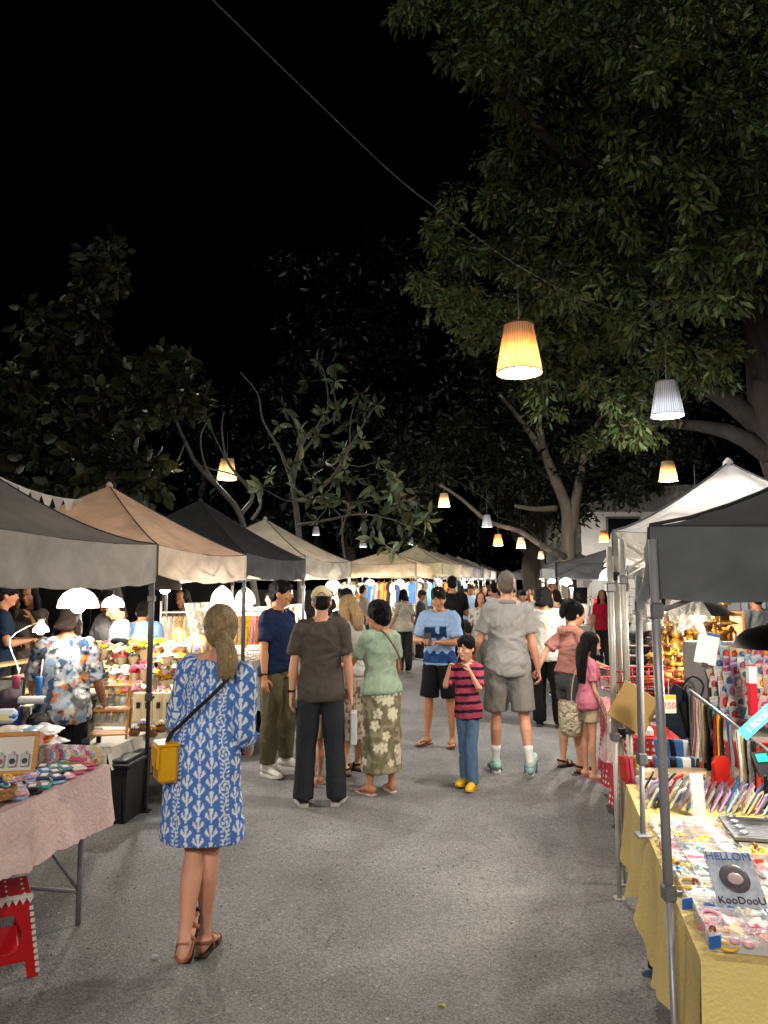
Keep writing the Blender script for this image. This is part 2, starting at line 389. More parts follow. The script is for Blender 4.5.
# its front legs: one leaning by the corner, one folded up with its foot on the table
def leg_part(parent, a, b, r=.018, foot=True, inner=.45, mat=METAL):
    a, b = V(a) - parent.location, V(b) - parent.location
    mb = MB(); m_ = a.lerp(b, 1 - inner); mb.loft([a, m_], [(r, r), (r, r)], n=4 if False else 10); l_ = mb.build('leg', mat, parent)
    m2 = MB(); m2.loft([m_, b], [(r * .72, r * .72)] * 2, n=10); m2.build('inner_tube', mat, l_)
    m3 = MB(); m3.box(m_, (r * 2.6, r * 2.6, .045), bev=.006); m3.tube([m_, m_ + V((.035, -.01, .0))], .008, 8); m3.build('bracket', M('77777a', rough=.4, metal=.6), l_); m3 = MB(); m3.box(a.lerp(b, .12), (r * 3, r * 3, .05), bev=.006); m3.build('bracket', M('77777a', rough=.4, metal=.6), l_)
    if foot: m4 = MB(); m4.box(b + V((0, 0, .004)), (.055, .055, .012), bev=.003); m4.build('foot_plate', mat, l_)
leg_part(tR1, (.838, 2.34, Z(540, 2.34)), (.772, 2.10, 0.0), r=.0142)
leg_part(tR1, (1.02, 3.02, 1.72), tuple(GZ(643, 836, .765)), r=.014, inner=.28)
leg_part(tR1, (1.27, 4.23, 1.9), (1.27, 4.23, 0), r=.018, mat=METALW)
leg_part(tR1, (3.22, 1.93, 1.9), (3.22, 1.93, 0), r=.018)
tRc = tent('small cream canopy tent wedged between the charcoal and the silver white ones', (1.62, 3.42), (1.82, 4.4), 1, 2.3, 2.06, 1.86, 2.62, 'c9c0a8', None, METALW, legs=(0, 0, 1, 1), sag=.01, pw=1.1, tr=.35, frame=False, group=TT['group'], seam='6a6250')
tR2 = tent('silver white canopy tent with bunched plastic rain sheets, second on the right', (1.35, 4.42), (1.98, 6.3), 1, 1.5, Z(532, 4.42), Z(556, 4.42), Z(462, 5.1), 'dcdddf', 'b7b3aa', METALW, legs=(1, 0, 1, 1), sag=.03, pw=1.28, tr=.5, group=TT['group'], seam='55585c')
leg_part(tR2, (1.36, 4.3, 1.95), (1.40, 4.32, 0), r=.016, mat=METALW)
leg_part(tR2, (1.47, 4.62, 1.9), (1.47, 4.62, 0), r=.019, mat=METALW)
far_tent('dark grey canopy tent beyond the pink-clad mother on the right', 555, 15.0, .8, 2.3, 2.14, 1.86, 2.5, '55565a', side=1, leg=METALD, wd=2.2)
far_tent('mid grey canopy tent far off on the right under the pale trunk', 541, 20.5, .5, 2.2, 2.15, 1.9, 2.6, '7b7c80', side=1)
far_tent('pale canopy tent straight behind the grey haired man', 512, 30, .5, 2.2, 2.25, 1.95, 2.75, '8a8a8c', side=1)
far_tent('dim white canopy tent at the right of the lane end', 528, 26, .5, 2.2, 2.2, 1.95, 2.65, '9a9a9c', side=1)
# clear plastic sheets bunched at the corner of the silver white tent
def plastic():
    m = bpy.data.materials.new('clear_plastic'); m.use_nodes = True; N = m.node_tree.nodes; L = m.node_tree.links
    b = N['Principled BSDF']; b.inputs['Base Color'].default_value = (.85, .83, .76, 1); b.inputs['Roughness'].default_value = .14; b.inputs['Alpha'].default_value = .26
    b.inputs['Specular IOR Level'].default_value = .9
    n = N.new('ShaderNodeTexNoise'); n.inputs['Scale'].default_value = 9; tc = N.new('ShaderNodeTexCoord'); L.new(tc.outputs['Object'], n.inputs['Vector'])
    n.inputs['Distortion'].default_value = 1.5; bp = N.new('ShaderNodeBump'); bp.inputs['Strength'].default_value = 1; bp.inputs['Distance'].default_value = .03
    L.new(n.outputs['Fac'], bp.inputs['Height']); L.new(bp.outputs[0], b.inputs['Normal']); return m
PLAST = plastic()
def sheet(label, a, b, drop, amp, seed, pinch=.5):
    a, b = V(a), V(b); mb = MB(); o = a.copy()
    def fn(u, t):
        k = 1 - pinch * math.sin(t * math.pi * .9); p = a.lerp(b, .5 + (u - .5) * k)
        d = V((math.sin(u * 21 + seed + t * 4), math.sin(u * 17 + seed * 2 - t * 5), 0)) * amp * (.4 + t)
        return p + d + V((0, 0, -drop * t + .03 * math.sin(u * 13 + seed) * t)) - o
    mb.grid(fn, 60, 24); ob = mb.build('plastic_sheet', PLAST, None, o); tag(ob, label, 'plastic sheet'); return ob
sheet('clear plastic rain sheet bunched on the corner of the silver white tent', (1.30, 4.28, 2.0), (1.62, 3.9, 2.0), .55, .035, 1)
sheet('second rain sheet knotted behind the charcoal tent corner', (1.32, 4.0, 1.98), (1.5, 3.3, 1.95), .30, .03, 4)
sheet('torn end of clear plastic hanging below the charcoal flap', (1.24, 3.3, 1.70), (1.38, 3.2, 1.70), .2, .02, 8, .3)
# back rows behind the left stalls, seen under and over the canopies
tent('dark canopy tent of the back row behind the pink table', (-4.6, 6.2), (-4.2, 8.2), -1, 2.2, 1.95, 1.75, 2.35, '3b3a3a', None, METALD, (1, 1, 0, 0), group=TT['group'], frame=False)
tent('small grey peaked tent far behind the beige peach one', (-5.2, 10.4), (-4.8, 12.4), -1, 2.2, 2.25, 2.0, 2.95, '4a4a4c', None, METALD, (1, 1, 0, 0), group=TT['group'], frame=False)

# ------------------------------------------------------------------ bunting
bt = thing('bunting', 'string of small white triangular flags above the left canopies', 'bunting', P(14, 484, 6.2))
pa, pb = P(-6, 474, 6.0), P(84, 500, 6.8)
mb = MB(); pts = [pa.lerp(pb, k / 16) - V((0, 0, .05 * 4 * (k / 16) * (1 - k / 16))) - bt.location for k in range(17)]
mb.tube(pts, .004, 5); mb.build('cord', M('cfcfcf', rough=.8), bt)
for k in range(1, 16, 2):
    p = pts[k]; dr = (pts[k + 1] - pts[k - 1]).normalized() if k < 16 else V((1, 0, 0))
    f = MB(); f.add([p - dr * .06, p + dr * .06, p + V((0, .01, -.15)), p - dr * .06 + V((0, .004, 0)), p + dr * .06 + V((0, .004, 0)), p + V((0, .014, -.15))], [(0, 1, 2), (5, 4, 3), (0, 2, 5, 3), (1, 4, 5, 2), (0, 3, 4, 1)], sm=False)
    f.build('flag', M('d8d6d0' if k % 4 == 1 else 'bcbab5', rough=.8, tr=.3), bt)

# ------------------------------------------------------------------ hanging lanterns
def shade_mat(c1, c2, tr):
    m = bpy.data.materials.new('slatted_shade'); m.use_nodes = True; nt = m.node_tree; N = nt.nodes; L = nt.links; b = N['Principled BSDF']
    tc = N.new('ShaderNodeTexCoord'); sp = N.new('ShaderNodeSeparateXYZ'); L.new(tc.outputs['Object'], sp.inputs[0])
    at = N.new('ShaderNodeMath'); at.operation = 'ARCTAN2'; L.new(sp.outputs[1], at.inputs[0]); L.new(sp.outputs[0], at.inputs[1])
    mu = N.new('ShaderNodeMath'); mu.operation = 'MULTIPLY'; mu.inputs[1].default_value = 42; L.new(at.outputs[0], mu.inputs[0])
    si = N.new('ShaderNodeMath'); si.operation = 'SINE'; L.new(mu.outputs[0], si.inputs[0])
    r = N.new('ShaderNodeValToRGB'); r.color_ramp.elements[0].position = .2; r.color_ramp.elements[0].color = lin(c2); r.color_ramp.elements[1].position = .55; r.color_ramp.elements[1].color = lin(c1)
    mr = N.new('ShaderNodeMapRange'); mr.inputs['From Min'].default_value = -1; L.new(si.outputs[0], mr.inputs[0]); L.new(mr.outputs[0], r.inputs[0])
    L.new(r.outputs[0], b.inputs['Base Color']); b.inputs['Roughness'].default_value = .7
    t = N.new('ShaderNodeBsdfTranslucent'); L.new(r.outputs[0], t.inputs['Color']); mx = N.new('ShaderNodeMixShader'); mx.inputs[0].default_value = tr
    L.new(b.outputs[0], mx.inputs[1]); L.new(t.outputs[0], mx.inputs[2]); L.new(mx.outputs[0], N['Material Output'].inputs['Surface']); return m
SH_WOOD = shade_mat('f4d2a6', 'c89a66', .5); SH_GREY = shade_mat('b9b9bb', '7d7d80', .3); SH_CREAM = shade_mat('efe0c6', 'c4ac84', .5)
BULB = M('fff2dc', emit=14); BULBC = M('f2f6ff', emit=14); BULBD = M('e8f0ff', emit=.8)
def lantern(label, loc, sc_, shade, watt, cord=.35, bulb=BULB, col=(1, .935, .86), detail=True):
    t = thing('hanging_lantern', label, 'lantern', loc, 0, 'lanterns strung over the lane')
    s = sc_; n = 64 if detail else 16
    mb = MB(); mb.lathe([(.175 * s, -.19 * s), (.172 * s, -.185 * s), (.112 * s, .185 * s), (.115 * s, .19 * s), (.108 * s, .19 * s), (.166 * s, -.19 * s), (.175 * s, -.19 * s)], n=n, wob=.03 if detail else 0, caps=False)
    sh = mb.build('shade', shade, t)
    if detail:
        for r_, z_ in ((.176 * s, -.19 * s), (.116 * s, .19 * s)): m = MB(); m.loft([V((r_ * math.cos(a), r_ * math.sin(a), z_)) for a in [k * math.pi / 16 for k in range(33)]], [.006] * 33, (0, 0, 1), 6); m.build('ring', M('5a4020' if shade is not SH_GREY else '666666', rough=.7), sh)
        m = MB()
        for k in range(3): a = k * 2.09; m.tube([V((0, 0, .15 * s)), V((.112 * s * math.cos(a), .112 * s * math.sin(a), .18 * s))], .003, 4)
        m.build('spider', M('5a4020' if shade is not SH_GREY else '666666', rough=.7), sh)
    m = MB(); m.ball((0, 0, -.1 * s), (.105 * s, .105 * s, .075 * s), 14, 8); m.build('bulb', bulb, t)
    m = MB(); m.tube([V((0, 0, -.05 * s)), V((0, 0, .19 * s))], .016 * s, 8); m.tube([V((0, 0, .15 * s)), V((0, 0, .19 * s + cord))], .004, 5); m.build('cord', M('4a4844'), t)
    if watt: lamp('bulb_light', (0, 0, -.24 * s), watt, col, .1 * s, t)
    return t
LW = 2.3
lantern('big wooden slatted lantern glowing orange high over the lane', P(519, 349, 5.7), 1.0, SH_WOOD, 26 * LW, cord=.42)
lantern('pale grey slatted lantern hanging from the thin cable end', P(667, 399, 8.2), 1.0, SH_GREY, 26 * LW, cord=.62, bulb=BULBC, col=(.92, .96, 1))
lantern('small cream lantern hanging directly below the pale grey one', P(668, 471, 14.4), 1.0, SH_CREAM, 22 * LW, cord=1.3)
lantern('cream lantern glowing among the bare branches on the left', P(227, 469, 13.6), 1.0, SH_CREAM, 26 * LW, cord=.5)
lantern('small cream lantern left of the lane centre, highest of the distant ones', P(444, 500, 15.5), .72, SH_CREAM, 9 * LW, cord=.6, detail=False)
lantern('small unlit-looking grey lantern right of the highest distant one', P(487, 521, 17), .7, SH_GREY, 3 * LW, cord=.6, bulb=BULBC, detail=False)
lantern('tiny orange lantern over the heads of the far crowd', P(498, 540, 18), .72, SH_WOOD, 8 * LW, cord=.6, detail=False)
lantern('tiny cream lantern left of the pale forked trunk', P(521, 543, 18.5), .7, SH_CREAM, 8 * LW, cord=.6, detail=False)
lantern('tiny lantern lowest beside the pale forked trunk', P(541, 555, 19.5), .5, SH_CREAM, 4 * LW, cord=.5, detail=False)
lantern('tiny orange lantern in front of the white building', P(604, 536, 24.5), .95, SH_WOOD, 26 * LW, cord=.8, detail=False)
lantern('tiny grey lantern hanging over the beige canopy row', P(363, 543, 20), .6, SH_GREY, 2 * LW, cord=.5, bulb=BULBD, detail=False)
lantern('tiny dim grey lantern above the cream canopy peak', P(316, 531, 20), .6, SH_GREY, 2 * LW, cord=.5, bulb=BULBD, detail=False)
lantern('tiny grey lantern above the pale yellow canopy', P(411, 541, 24), .6, SH_GREY, 2 * LW, cord=.5, bulb=BULBD, detail=False)
# unseen lanterns added behind the camera to light the foreground and crown
for i, (x, y, z) in enumerate([(-1.0, -1.2, 3.6), (1.6, -2.6, 3.8)]):
    lantern('added unseen lantern %s the viewer, %s' % (('close behind', 'left') if i == 0 else ('further behind', 'right')), V((x, y, z)), 1.0, SH_WOOD, 42 * LW)
# the thin cable
cb = MB(); pts = [P(150, -60, 2.6), P(213, 0, 3.0), P(300, 85, 3.6), P(400, 180, 4.4), P(462, 226, 5.0), P(519, 266, 5.7), P(590, 302, 6.9), P(667, 325, 8.2)]
cb.tube([p for p in pts], .0036, 6, 4); cb.tube([pts[-1], P(668, 326, 14.4)], .004, 5)
o = cb.build('overhead_cable', M('33302c', rough=.6)); tag(o, 'thin overhead cable sagging across the dark sky to the lanterns', 'cable')
cb = MB(); q = [P(444, 474, 15.5), P(487, 500, 17), P(498, 517, 18), P(521, 524, 18.5), P(541, 542, 19.5)]
cb.tube(q, .005, 5, 4); o = cb.build('overhead_cable', M('4a4640', rough=.6)); tag(o, 'far overhead cable carrying the tiny distant lanterns', 'cable')

# ------------------------------------------------------------------ stall lamps (lit)
def dome_lamp(label, loc, r, shade, watt, col=(1, .9, .76), glow=False, ribs=False, cord=.4, cold=False, flat=1.):
    t = thing('dome_lamp', label, 'lamp', loc, 0, 'lamps hung under the canopies')
    n = 32; mb = MB(); pr = [(r, -.0), (r * 1.0, .12 * r), (r * .93, .42 * r), (r * .74, .72 * r), (r * .42, .93 * r), (.14 * r, 1.0 * r), (.1 * r, 1.1 * r)]
    pr = [(a_, b_ * flat) for a_, b_ in pr]
    if ribs: pr = [(r * .95, 0), (r, .25 * r), (r * .97, .6 * r), (r * .85, 1.0 * r), (r * .6, 1.35 * r), (r * .3, 1.6 * r), (.1 * r, 1.75 * r)]
    inner = [(a * .965, b) for a, b in reversed(pr)]
    mb.lathe(pr + inner + [pr[0]], n=n, caps=False, wob=.05 if ribs else 0); mb.build('shade', shade, t)
    m = MB(); m.ball((0, 0, .1 * r), (min(.05, .4 * r),) * 3, 12, 8); m.build('bulb', BULBC if cold else BULB, t)
    m = MB(); m.tube([V((0, 0, pr[-1][1])), V((0, 0, pr[-1][1] + cord))], .004, 5); m.build('cord', M('202020'), t)
    if watt: lamp('bulb_light', (0, 0, -.06), watt, col, .05, t)
    return t
GLOW = M('fff6e6', emit=.7, tr=.5); GLOWC = M('fbfbff', emit=.8)
DARK = M('2f3032', rough=.45)
# ------------------------------------------------------------------ trees
def leaf_mesh(name, mat, centers, radii, counts, ln, wd, parent, seed=0, droop=.3, rosette=False, origin=(0, 0, 0)):
    rs = np.random.RandomState(seed); C = []; D = []
    for c, r, n in zip(centers, radii, counts):
        c = np.array(c); d = rs.normal(size=(n, 3)); d /= np.linalg.norm(d, axis=1)[:, None] + 1e-9
        rr = r * rs.uniform(.25, 1.0, n)[:, None] if not rosette else r * rs.uniform(.0, .12, n)[:, None]
        C.append(c + d * rr * np.array([1, 1, .75])); e = d + rs.normal(size=(n, 3)) * (.5 if not rosette else .15); e[:, 2] -= droop; D.append(e)
    C = np.concatenate(C); D = np.concatenate(D); n = len(C)
    D /= np.linalg.norm(D, axis=1)[:, None] + 1e-9
    S = np.cross(D, rs.normal(size=(n, 3))); S /= np.linalg.norm(S, axis=1)[:, None] + 1e-9
    U = np.cross(S, D); l = (ln * rs.uniform(.45, 1.45, n))[:, None]; w_ = l * wd
    C = C - np.array(origin)
    v = np.stack([C, C + D * l * .35 + S * w_ * .5 + U * w_ * .15, C + D * l * .72 + S * w_ * .4 + U * w_ * .12 - U * l * .05, C + D * l - U * l * .12,
                  C + D * l * .72 - S * w_ * .4 + U * w_ * .12 - U * l * .05, C + D * l * .35 - S * w_ * .5 + U * w_ * .15, C + D * l * .5 - U * l * .02], axis=1).reshape(-1, 3)
    b = (np.arange(n) * 7)[:, None]
    f = np.concatenate([b + np.array([[0, 1, 6]]), b + np.array([[1, 2, 6]]), b + np.array([[2, 3, 6]]), b + np.array([[3, 4, 6]]), b + np.array([[4, 5, 6]]), b + np.array([[5, 0, 6]])])
    me = bpy.data.meshes.new(name); me.vertices.add(len(v)); me.vertices.foreach_set('co', v.astype(np.float32).ravel())
    me.loops.add(f.size); me.loops.foreach_set('vertex_index', f.astype(np.int32).ravel())
    me.polygons.add(len(f)); me.polygons.foreach_set('loop_start', (np.arange(len(f)) * 3).astype(np.int32))
    try: me.polygons.foreach_set('loop_total', np.full(len(f), 3, dtype=np.int32))
    except Exception: pass
    ct = np.concatenate([np.full(c_, q_) for c_, q_ in zip(counts, rs.uniform(.45, 1.6, len(counts)))]); tone = np.repeat(rs.uniform(.5, 1.5, n) * ct, 7); hue = np.repeat(rs.uniform(-1, 1, n), 7)
    a = me.color_attributes.new('Col', 'FLOAT_COLOR', 'POINT'); base = np.array(mat[1])
    col = np.ones((len(v), 4), dtype=np.float32); col[:, 0] = base[0] * tone * (1 + .25 * hue); col[:, 1] = base[1] * tone; col[:, 2] = base[2] * tone * (1 - .2 * hue)
    a.data.foreach_set('color', col.ravel()); me.materials.append(mat[0]); me.update(calc_edges=True); me.validate()
    o = bpy.data.objects.new(name, me); COL.objects.link(o); o.parent = parent; return o
LEAF = MC(rough=.45, tr=.35, spec=.4)
BARK_P = M('6f675b', rough=.85, bump=3, bs=9, var=.35, vs=5, stretch=(1, 1, .35))
BARK_D = M('2b2520', rough=.9, bump=3, bs=7, var=.35, vs=5, stretch=(1, 1, .35))
def limb(mb, pts, r0, r1, rs, wig=.06, n=9, sub=3):
    pts = [V(p) for p in pts]; L_ = len(pts)
    for i in range(1, L_ - 1): pts[i] = pts[i] + V((rs.uniform(-1, 1), rs.uniform(-1, 1), rs.uniform(-1, 1))) * wig
    rad = [r0 + (r1 - r0) * (i / (L_ - 1)) ** .8 for i in range(L_)]
    mb.tube(pts, rad, n, sub); return pts
def px_limb(mb, spec, r0, r1, org, **k):       # spec: (px, py, y) control points
    return [p + org for p in limb(mb, [P(*s) - org for s in spec], r0, r1, rnd, **k)]

# the big tree leaning over the right-hand stalls
org = V((5.6, 9.6, 0))
t = thing('broadleaf_tree', 'huge spreading tree whose dark green crown overhangs the right side of the lane', 'tree', org, 0, 'trees around the market')
mb = MB()
px_limb(mb, [(835, 640, 9.8), (800, 520, 9.8), (775, 430, 9.7), (765, 330, 9.6), (752, 230, 9.5), (735, 120, 9.2)], .34, .16, org, n=14)
px_limb(mb, [(775, 440, 9.7), (735, 405, 9.8), (690, 380, 10.0), (640, 355, 10.6), (612, 340, 11.0)], .17, .05, org)
px_limb(mb, [(765, 330, 9.6), (700, 250, 9.0), (640, 190, 8.4), (560, 140, 7.8), (500, 80, 7.4)], .15, .04, org)
px_limb(mb, [(752, 230, 9.5), (740, 120, 8.8), (680, 20, 8.2), (600, -60, 8.0)], .13, .04, org)
px_limb(mb, [(640, 190, 8.4), (560, 230, 8.8), (500, 260, 9.2), (450, 270, 9.4)], .06, .02, org)
px_limb(mb, [(700, 250, 9.0), (650, 300, 9.4), (600, 320, 9.8), (540, 350, 10.4)], .06, .02, org)
px_limb(mb, [(800, 480, 9.8), (750, 440, 9.6), (700, 424, 9.9), (660, 418, 10.2), (625, 410, 10.6)], .15, .03, org)
tmb = mb
blobs = [  # px, py, depth, radius px, count
 (420, 8, 8.2, 30, 7), (470, 35, 8.0, 48, 16), (520, 70, 7.9, 52, 18), (545, 18, 7.6, 60, 22), (620, 30, 7.4, 70, 26), (700, 20, 7.2, 75, 30), (760, 60, 7.2, 75, 26), (600, 100, 8.4, 55, 20),
 (520, 105, 8.3, 26, 5),
 (680, 120, 7.8, 70, 28), (750, 170, 7.8, 70, 28), (600, 170, 8.4, 58, 22), (535, 190, 8.8, 50, 18), (480, 225, 9.2, 44, 13), (447, 240, 9.5, 22, 4), (510, 165, 8.8, 30, 6), (650, 220, 8.4, 64, 22),
 (560, 240, 8.6, 60, 22), (450, 285, 9.6, 30, 7), (500, 290, 9.3, 50, 17), (590, 300, 9.2, 52, 16), (640, 300, 8.8, 50, 16), (710, 275, 8.2, 40, 11), (750, 260, 8.0, 36, 9), (520, 335, 9.6, 42, 12),
 (560, 370, 10.2, 44, 10), (610, 365, 10.2, 44, 12), (540, 400, 10.6, 28, 5), (640, 405, 10.4, 34, 7), (690, 350, 9.4, 34, 9), (715, 345, 9.2, 24, 5), (730, 385, 9.5, 14, 2), (628, 430, 10.4, 16, 2),
 (470, 320, 9.8, 26, 5), (585, 430, 12, 26, 4), (790, 130, 7.6, 60, 18), (660, 60, 8.6, 70, 18), (600, -10, 7.5, 60, 16), (700, 200, 9.2, 50, 14), (440, 305, 9.7, 18, 3)]
cs, rr, nn = [], [], []
for px, py, d, rp, k in blobs:
    for _ in range(int(k * 1.75)):
        a = rnd.uniform(0, 6.283); q = math.sqrt(rnd.random()) * rp
        dd = d + rnd.uniform(-.9, .9); cs.append(P(px + q * math.cos(a), py + q * math.sin(a), dd)); r = rnd.uniform(.09, .26); rr.append(r); nn.append(int(26 + 190 * r))
leaf_mesh('crown', (LEAF, (.078, .100, .030)), cs, rr, nn, .108, .32, t, 3, .75, origin=org)
mb = tmb
for c in cs[::5]:
    c = c - org; b = c + V((rnd.uniform(-.2, .5), rnd.uniform(-.2, .3), rnd.uniform(-.1, .45))); mb.tube([b, (b + c) / 2 + V((0, 0, .05)), c], [.012, .008, .003], 5)
mb.build('trunk', BARK_D, t)

# pale forked trunk in the middle distance and the dark crown above it
org = G0 = V((P(572, 600, 21).x, 21, 0))
t = thing('forked_tree', 'tree with a pale forked trunk in front of the white building', 'tree', org, 0, 'trees around the market')
mb = MB()
px_limb(mb, [(572, 660, 21), (570, 590, 21), (569, 540, 21), (567, 510, 21), (556, 482, 21), (545, 455, 21), (540, 430, 20.6)], .26, .10, org, n=14, wig=.03)
px_limb(mb, [(570, 535, 21), (577, 500, 21), (582, 470, 21.2), (590, 440, 21.4), (610, 405, 21.4)], .18, .06, org, wig=.04)
px_limb(mb, [(567, 558, 21), (545, 548, 20), (520, 530, 19), (490, 520, 18.5), (462, 500, 18), (440, 485, 17.5)], .10, .03, org, wig=.05)
px_limb(mb, [(556, 508, 21), (535, 510, 20.8), (515, 506, 20.4)], .09, .05, org, wig=.03)
px_limb(mb, [(545, 455, 21), (520, 420, 21), (500, 395, 20)], .12, .04, org)
mb.build('trunk', BARK_P, t)
cs, rr, nn = [], [], []
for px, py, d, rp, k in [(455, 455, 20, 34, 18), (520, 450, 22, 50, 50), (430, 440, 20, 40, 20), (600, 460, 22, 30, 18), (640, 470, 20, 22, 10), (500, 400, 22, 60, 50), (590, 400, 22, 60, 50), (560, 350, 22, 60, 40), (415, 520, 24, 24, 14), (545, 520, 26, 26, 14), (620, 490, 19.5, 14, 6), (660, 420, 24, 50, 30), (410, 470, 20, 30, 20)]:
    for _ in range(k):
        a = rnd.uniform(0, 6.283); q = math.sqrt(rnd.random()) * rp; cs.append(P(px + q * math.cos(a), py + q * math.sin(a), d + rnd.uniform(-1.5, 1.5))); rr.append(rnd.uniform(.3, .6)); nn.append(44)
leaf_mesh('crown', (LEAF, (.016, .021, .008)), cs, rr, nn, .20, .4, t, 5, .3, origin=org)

org = V((P(536, 600, 24).x, 24, 0))
t = thing('dark_trunk_tree', 'tree with a thick dark trunk rising out of the far crowd', 'tree', org, 0, 'trees around the market')
mb = MB(); px_limb(mb, [(538, 650, 24), (537, 600, 24), (533, 565, 24), (538, 530, 24), (530, 480, 24.5)], .42, .3, org, n=14, wig=.03); px_limb(mb, [(535, 560, 24), (515, 530, 24), (505, 490, 25)], .2, .1, org); mb.build('trunk', BARK_D, t)
cs, rr, nn = [], [], []
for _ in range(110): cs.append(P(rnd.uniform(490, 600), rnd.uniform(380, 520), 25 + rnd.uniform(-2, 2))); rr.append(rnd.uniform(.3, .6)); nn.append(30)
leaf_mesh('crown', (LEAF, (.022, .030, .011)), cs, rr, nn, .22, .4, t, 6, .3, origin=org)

# left tree behind the canopies: big rounded leaves
org = V((P(60, 600, 11.5).x, 11.5, 0))
t = thing('teak_tree', 'dark tree with big rounded leaves behind the left canopies', 'tree', org, 0, 'trees around the market')
mb = MB()
px_limb(mb, [(118, 620, 11.2), (95, 520, 11.2), (72, 465, 11.2), (50, 430, 11.3), (20, 395, 11.5), (-20, 350, 11.5)], .15, .07, org, wig=.04)
px_limb(mb, [(109, 560, 10.8), (110, 500, 10.8), (111, 470, 10.8), (112, 458, 10.8)], .10, .085, org, wig=.01)
px_limb(mb, [(95, 520, 11.2), (100, 440, 11.3), (98, 380, 11.4), (100, 300, 11.6), (110, 245, 11.7)], .09, .02, org, wig=.05)
px_limb(mb, [(98, 400, 11.3), (135, 380, 11.2), (165, 365, 11.0)], .04, .012, org, wig=.04)
px_limb(mb, [(50, 430, 11.3), (45, 380, 11.4), (38, 320, 11.5)], .04, .015, org, wig=.04)
mb.build('trunk', M('5a5650', rough=.9, bump=2, bs=8, var=.3, vs=5), t)
cs, rr, nn = [], [], []
for px, py, d, rp, k in [(10, 395, 11.2, 34, 12), (15, 450, 11, 30, 9), (45, 390, 11.4, 32, 11), (40, 320, 11.6, 16, 4), (55, 350, 11.5, 18, 4), (85, 350, 11.5, 28, 8), (100, 270, 11.7, 18, 6), (110, 250, 11.8, 10, 3), (95, 310, 11.6, 20, 5), (130, 400, 11.1, 30, 9), (165, 380, 11, 26, 9), (185, 400, 10.9, 12, 3), (70, 430, 11.2, 30, 9), (110, 430, 11, 28, 7), (135, 480, 10.6, 24, 7), (90, 480, 10.9, 22, 5), (30, 490, 11, 24, 4), (60, 390, 11.5, 26, 5), (175, 360, 11.2, 14, 2)]:
    for _ in range(k * 2):
        a = rnd.uniform(0, 6.283); q = math.sqrt(rnd.random()) * rp; cs.append(P(px + q * math.cos(a), py + q * math.sin(a), d + rnd.uniform(-.6, .6))); rr.append(rnd.uniform(.12, .3)); nn.append(21)
leaf_mesh('crown', (LEAF, (.028, .031, .011)), cs, rr, nn, .185, .66, t, 8, .45, origin=org)

# frangipani: bare candelabra branches with leaf rosettes
def branchy(label, base, specs, tips, leafcol, ln, seed, mat, cnt=8):
    t = thing('frangipani_tree', label, 'tree', base, 0, 'trees around the market'); mb = MB(); ends = []
    for sp, r0, r1 in specs: e = px_limb(mb, sp, r0 * .55, r1 * .5, base, wig=.025, n=8); ends.append(e)
    mb.build('trunk', mat, t)
    cs = [P(*p) for p in tips]; leaf_mesh('foliage', (LEAF, leafcol), cs, [.2] * len(cs), [cnt + (i * 5) % 4 for i in range(len(cs))], ln, .36, t, seed, .1, True, origin=base); return t
SPEC1 = [([(262, 640, 13), (250, 560, 13), (240, 515, 13), (222, 490, 13), (198, 465, 13), (186, 440, 13), (176, 420, 13), (174, 402, 13)], .13, .035),
 ([(222, 490, 13), (205, 468, 13.1), (200, 440, 13.1), (208, 420, 13.1)], .05, .02), ([(240, 515, 13), (252, 497, 12.9), (240, 480, 12.8), (226, 460, 12.7), (222, 430, 12.6), (224, 412, 12.5)], .07, .025),
 ([(252, 520, 13), (262, 500, 13), (240, 478, 13.2), (212, 470, 13.3), (200, 465, 13.4)], .05, .02), ([(186, 440, 13), (176, 466, 12.9), (170, 470, 12.9)], .03, .012),
 ([(226, 460, 12.7), (215, 440, 12.6), (206, 418, 12.6)], .03, .012)]
TIPS1 = [(176, 402, 13), (170, 468, 12.9), (184, 400, 13), (207, 418, 12.6)]
branchy('half bare frangipani with pale twisted branches behind the black canopy', V((P(262, 600, 13).x, 13, 0)), SPEC1, TIPS1, (.13, .15, .08), .17, 21, M('6a6760', rough=.85, bump=2, bs=10, var=.25, vs=6))
SPEC2 = [([(300, 640, 12.6), (302, 560, 12.6), (297, 510, 12.6), (294, 480, 12.5), (300, 450, 12.5), (312, 430, 12.5), (330, 420, 12.5), (338, 412, 12.5)], .12, .03),
 ([(297, 510, 12.6), (290, 475, 12.6), (278, 445, 12.6), (264, 420, 12.6), (258, 395, 12.6), (240, 372, 12.6)], .07, .02), ([(294, 480, 12.5), (300, 440, 12.6), (290, 415, 12.7), (284, 408, 12.7)], .05, .018),
 ([(300, 455, 12.5), (318, 435, 12.5), (328, 405, 12.5), (324, 375, 12.5), (318, 362, 12.5)], .05, .018), ([(338, 412, 12.5), (332, 385, 12.4), (320, 372, 12.4)], .03, .012),
 ([(300, 500, 12.5), (330, 480, 12.2), (350, 450, 12), (365, 425, 11.9), (376, 405, 11.9)], .06, .018), ([(350, 450, 12), (352, 420, 12), (358, 395, 12)], .03, .012),
 ([(298, 525, 12.5), (330, 518, 12), (360, 515, 11.7), (395, 520, 11.5), (410, 526, 11.4)], .05, .015), ([(330, 490, 12.2), (340, 465, 12.2), (360, 468, 12), (375, 462, 12)], .03, .012),
 ([(345, 560, 12), (342, 530, 12), (352, 505, 11.9), (378, 500, 11.8), (392, 490, 11.8)], .04, .012), ([(340, 535, 12), (342, 520, 12), (330, 505, 12.1), (322, 495, 12.2)], .03, .012), ([(300, 500, 12.5), (285, 500, 12.4), (262, 488, 12.2)], .03, .012)]
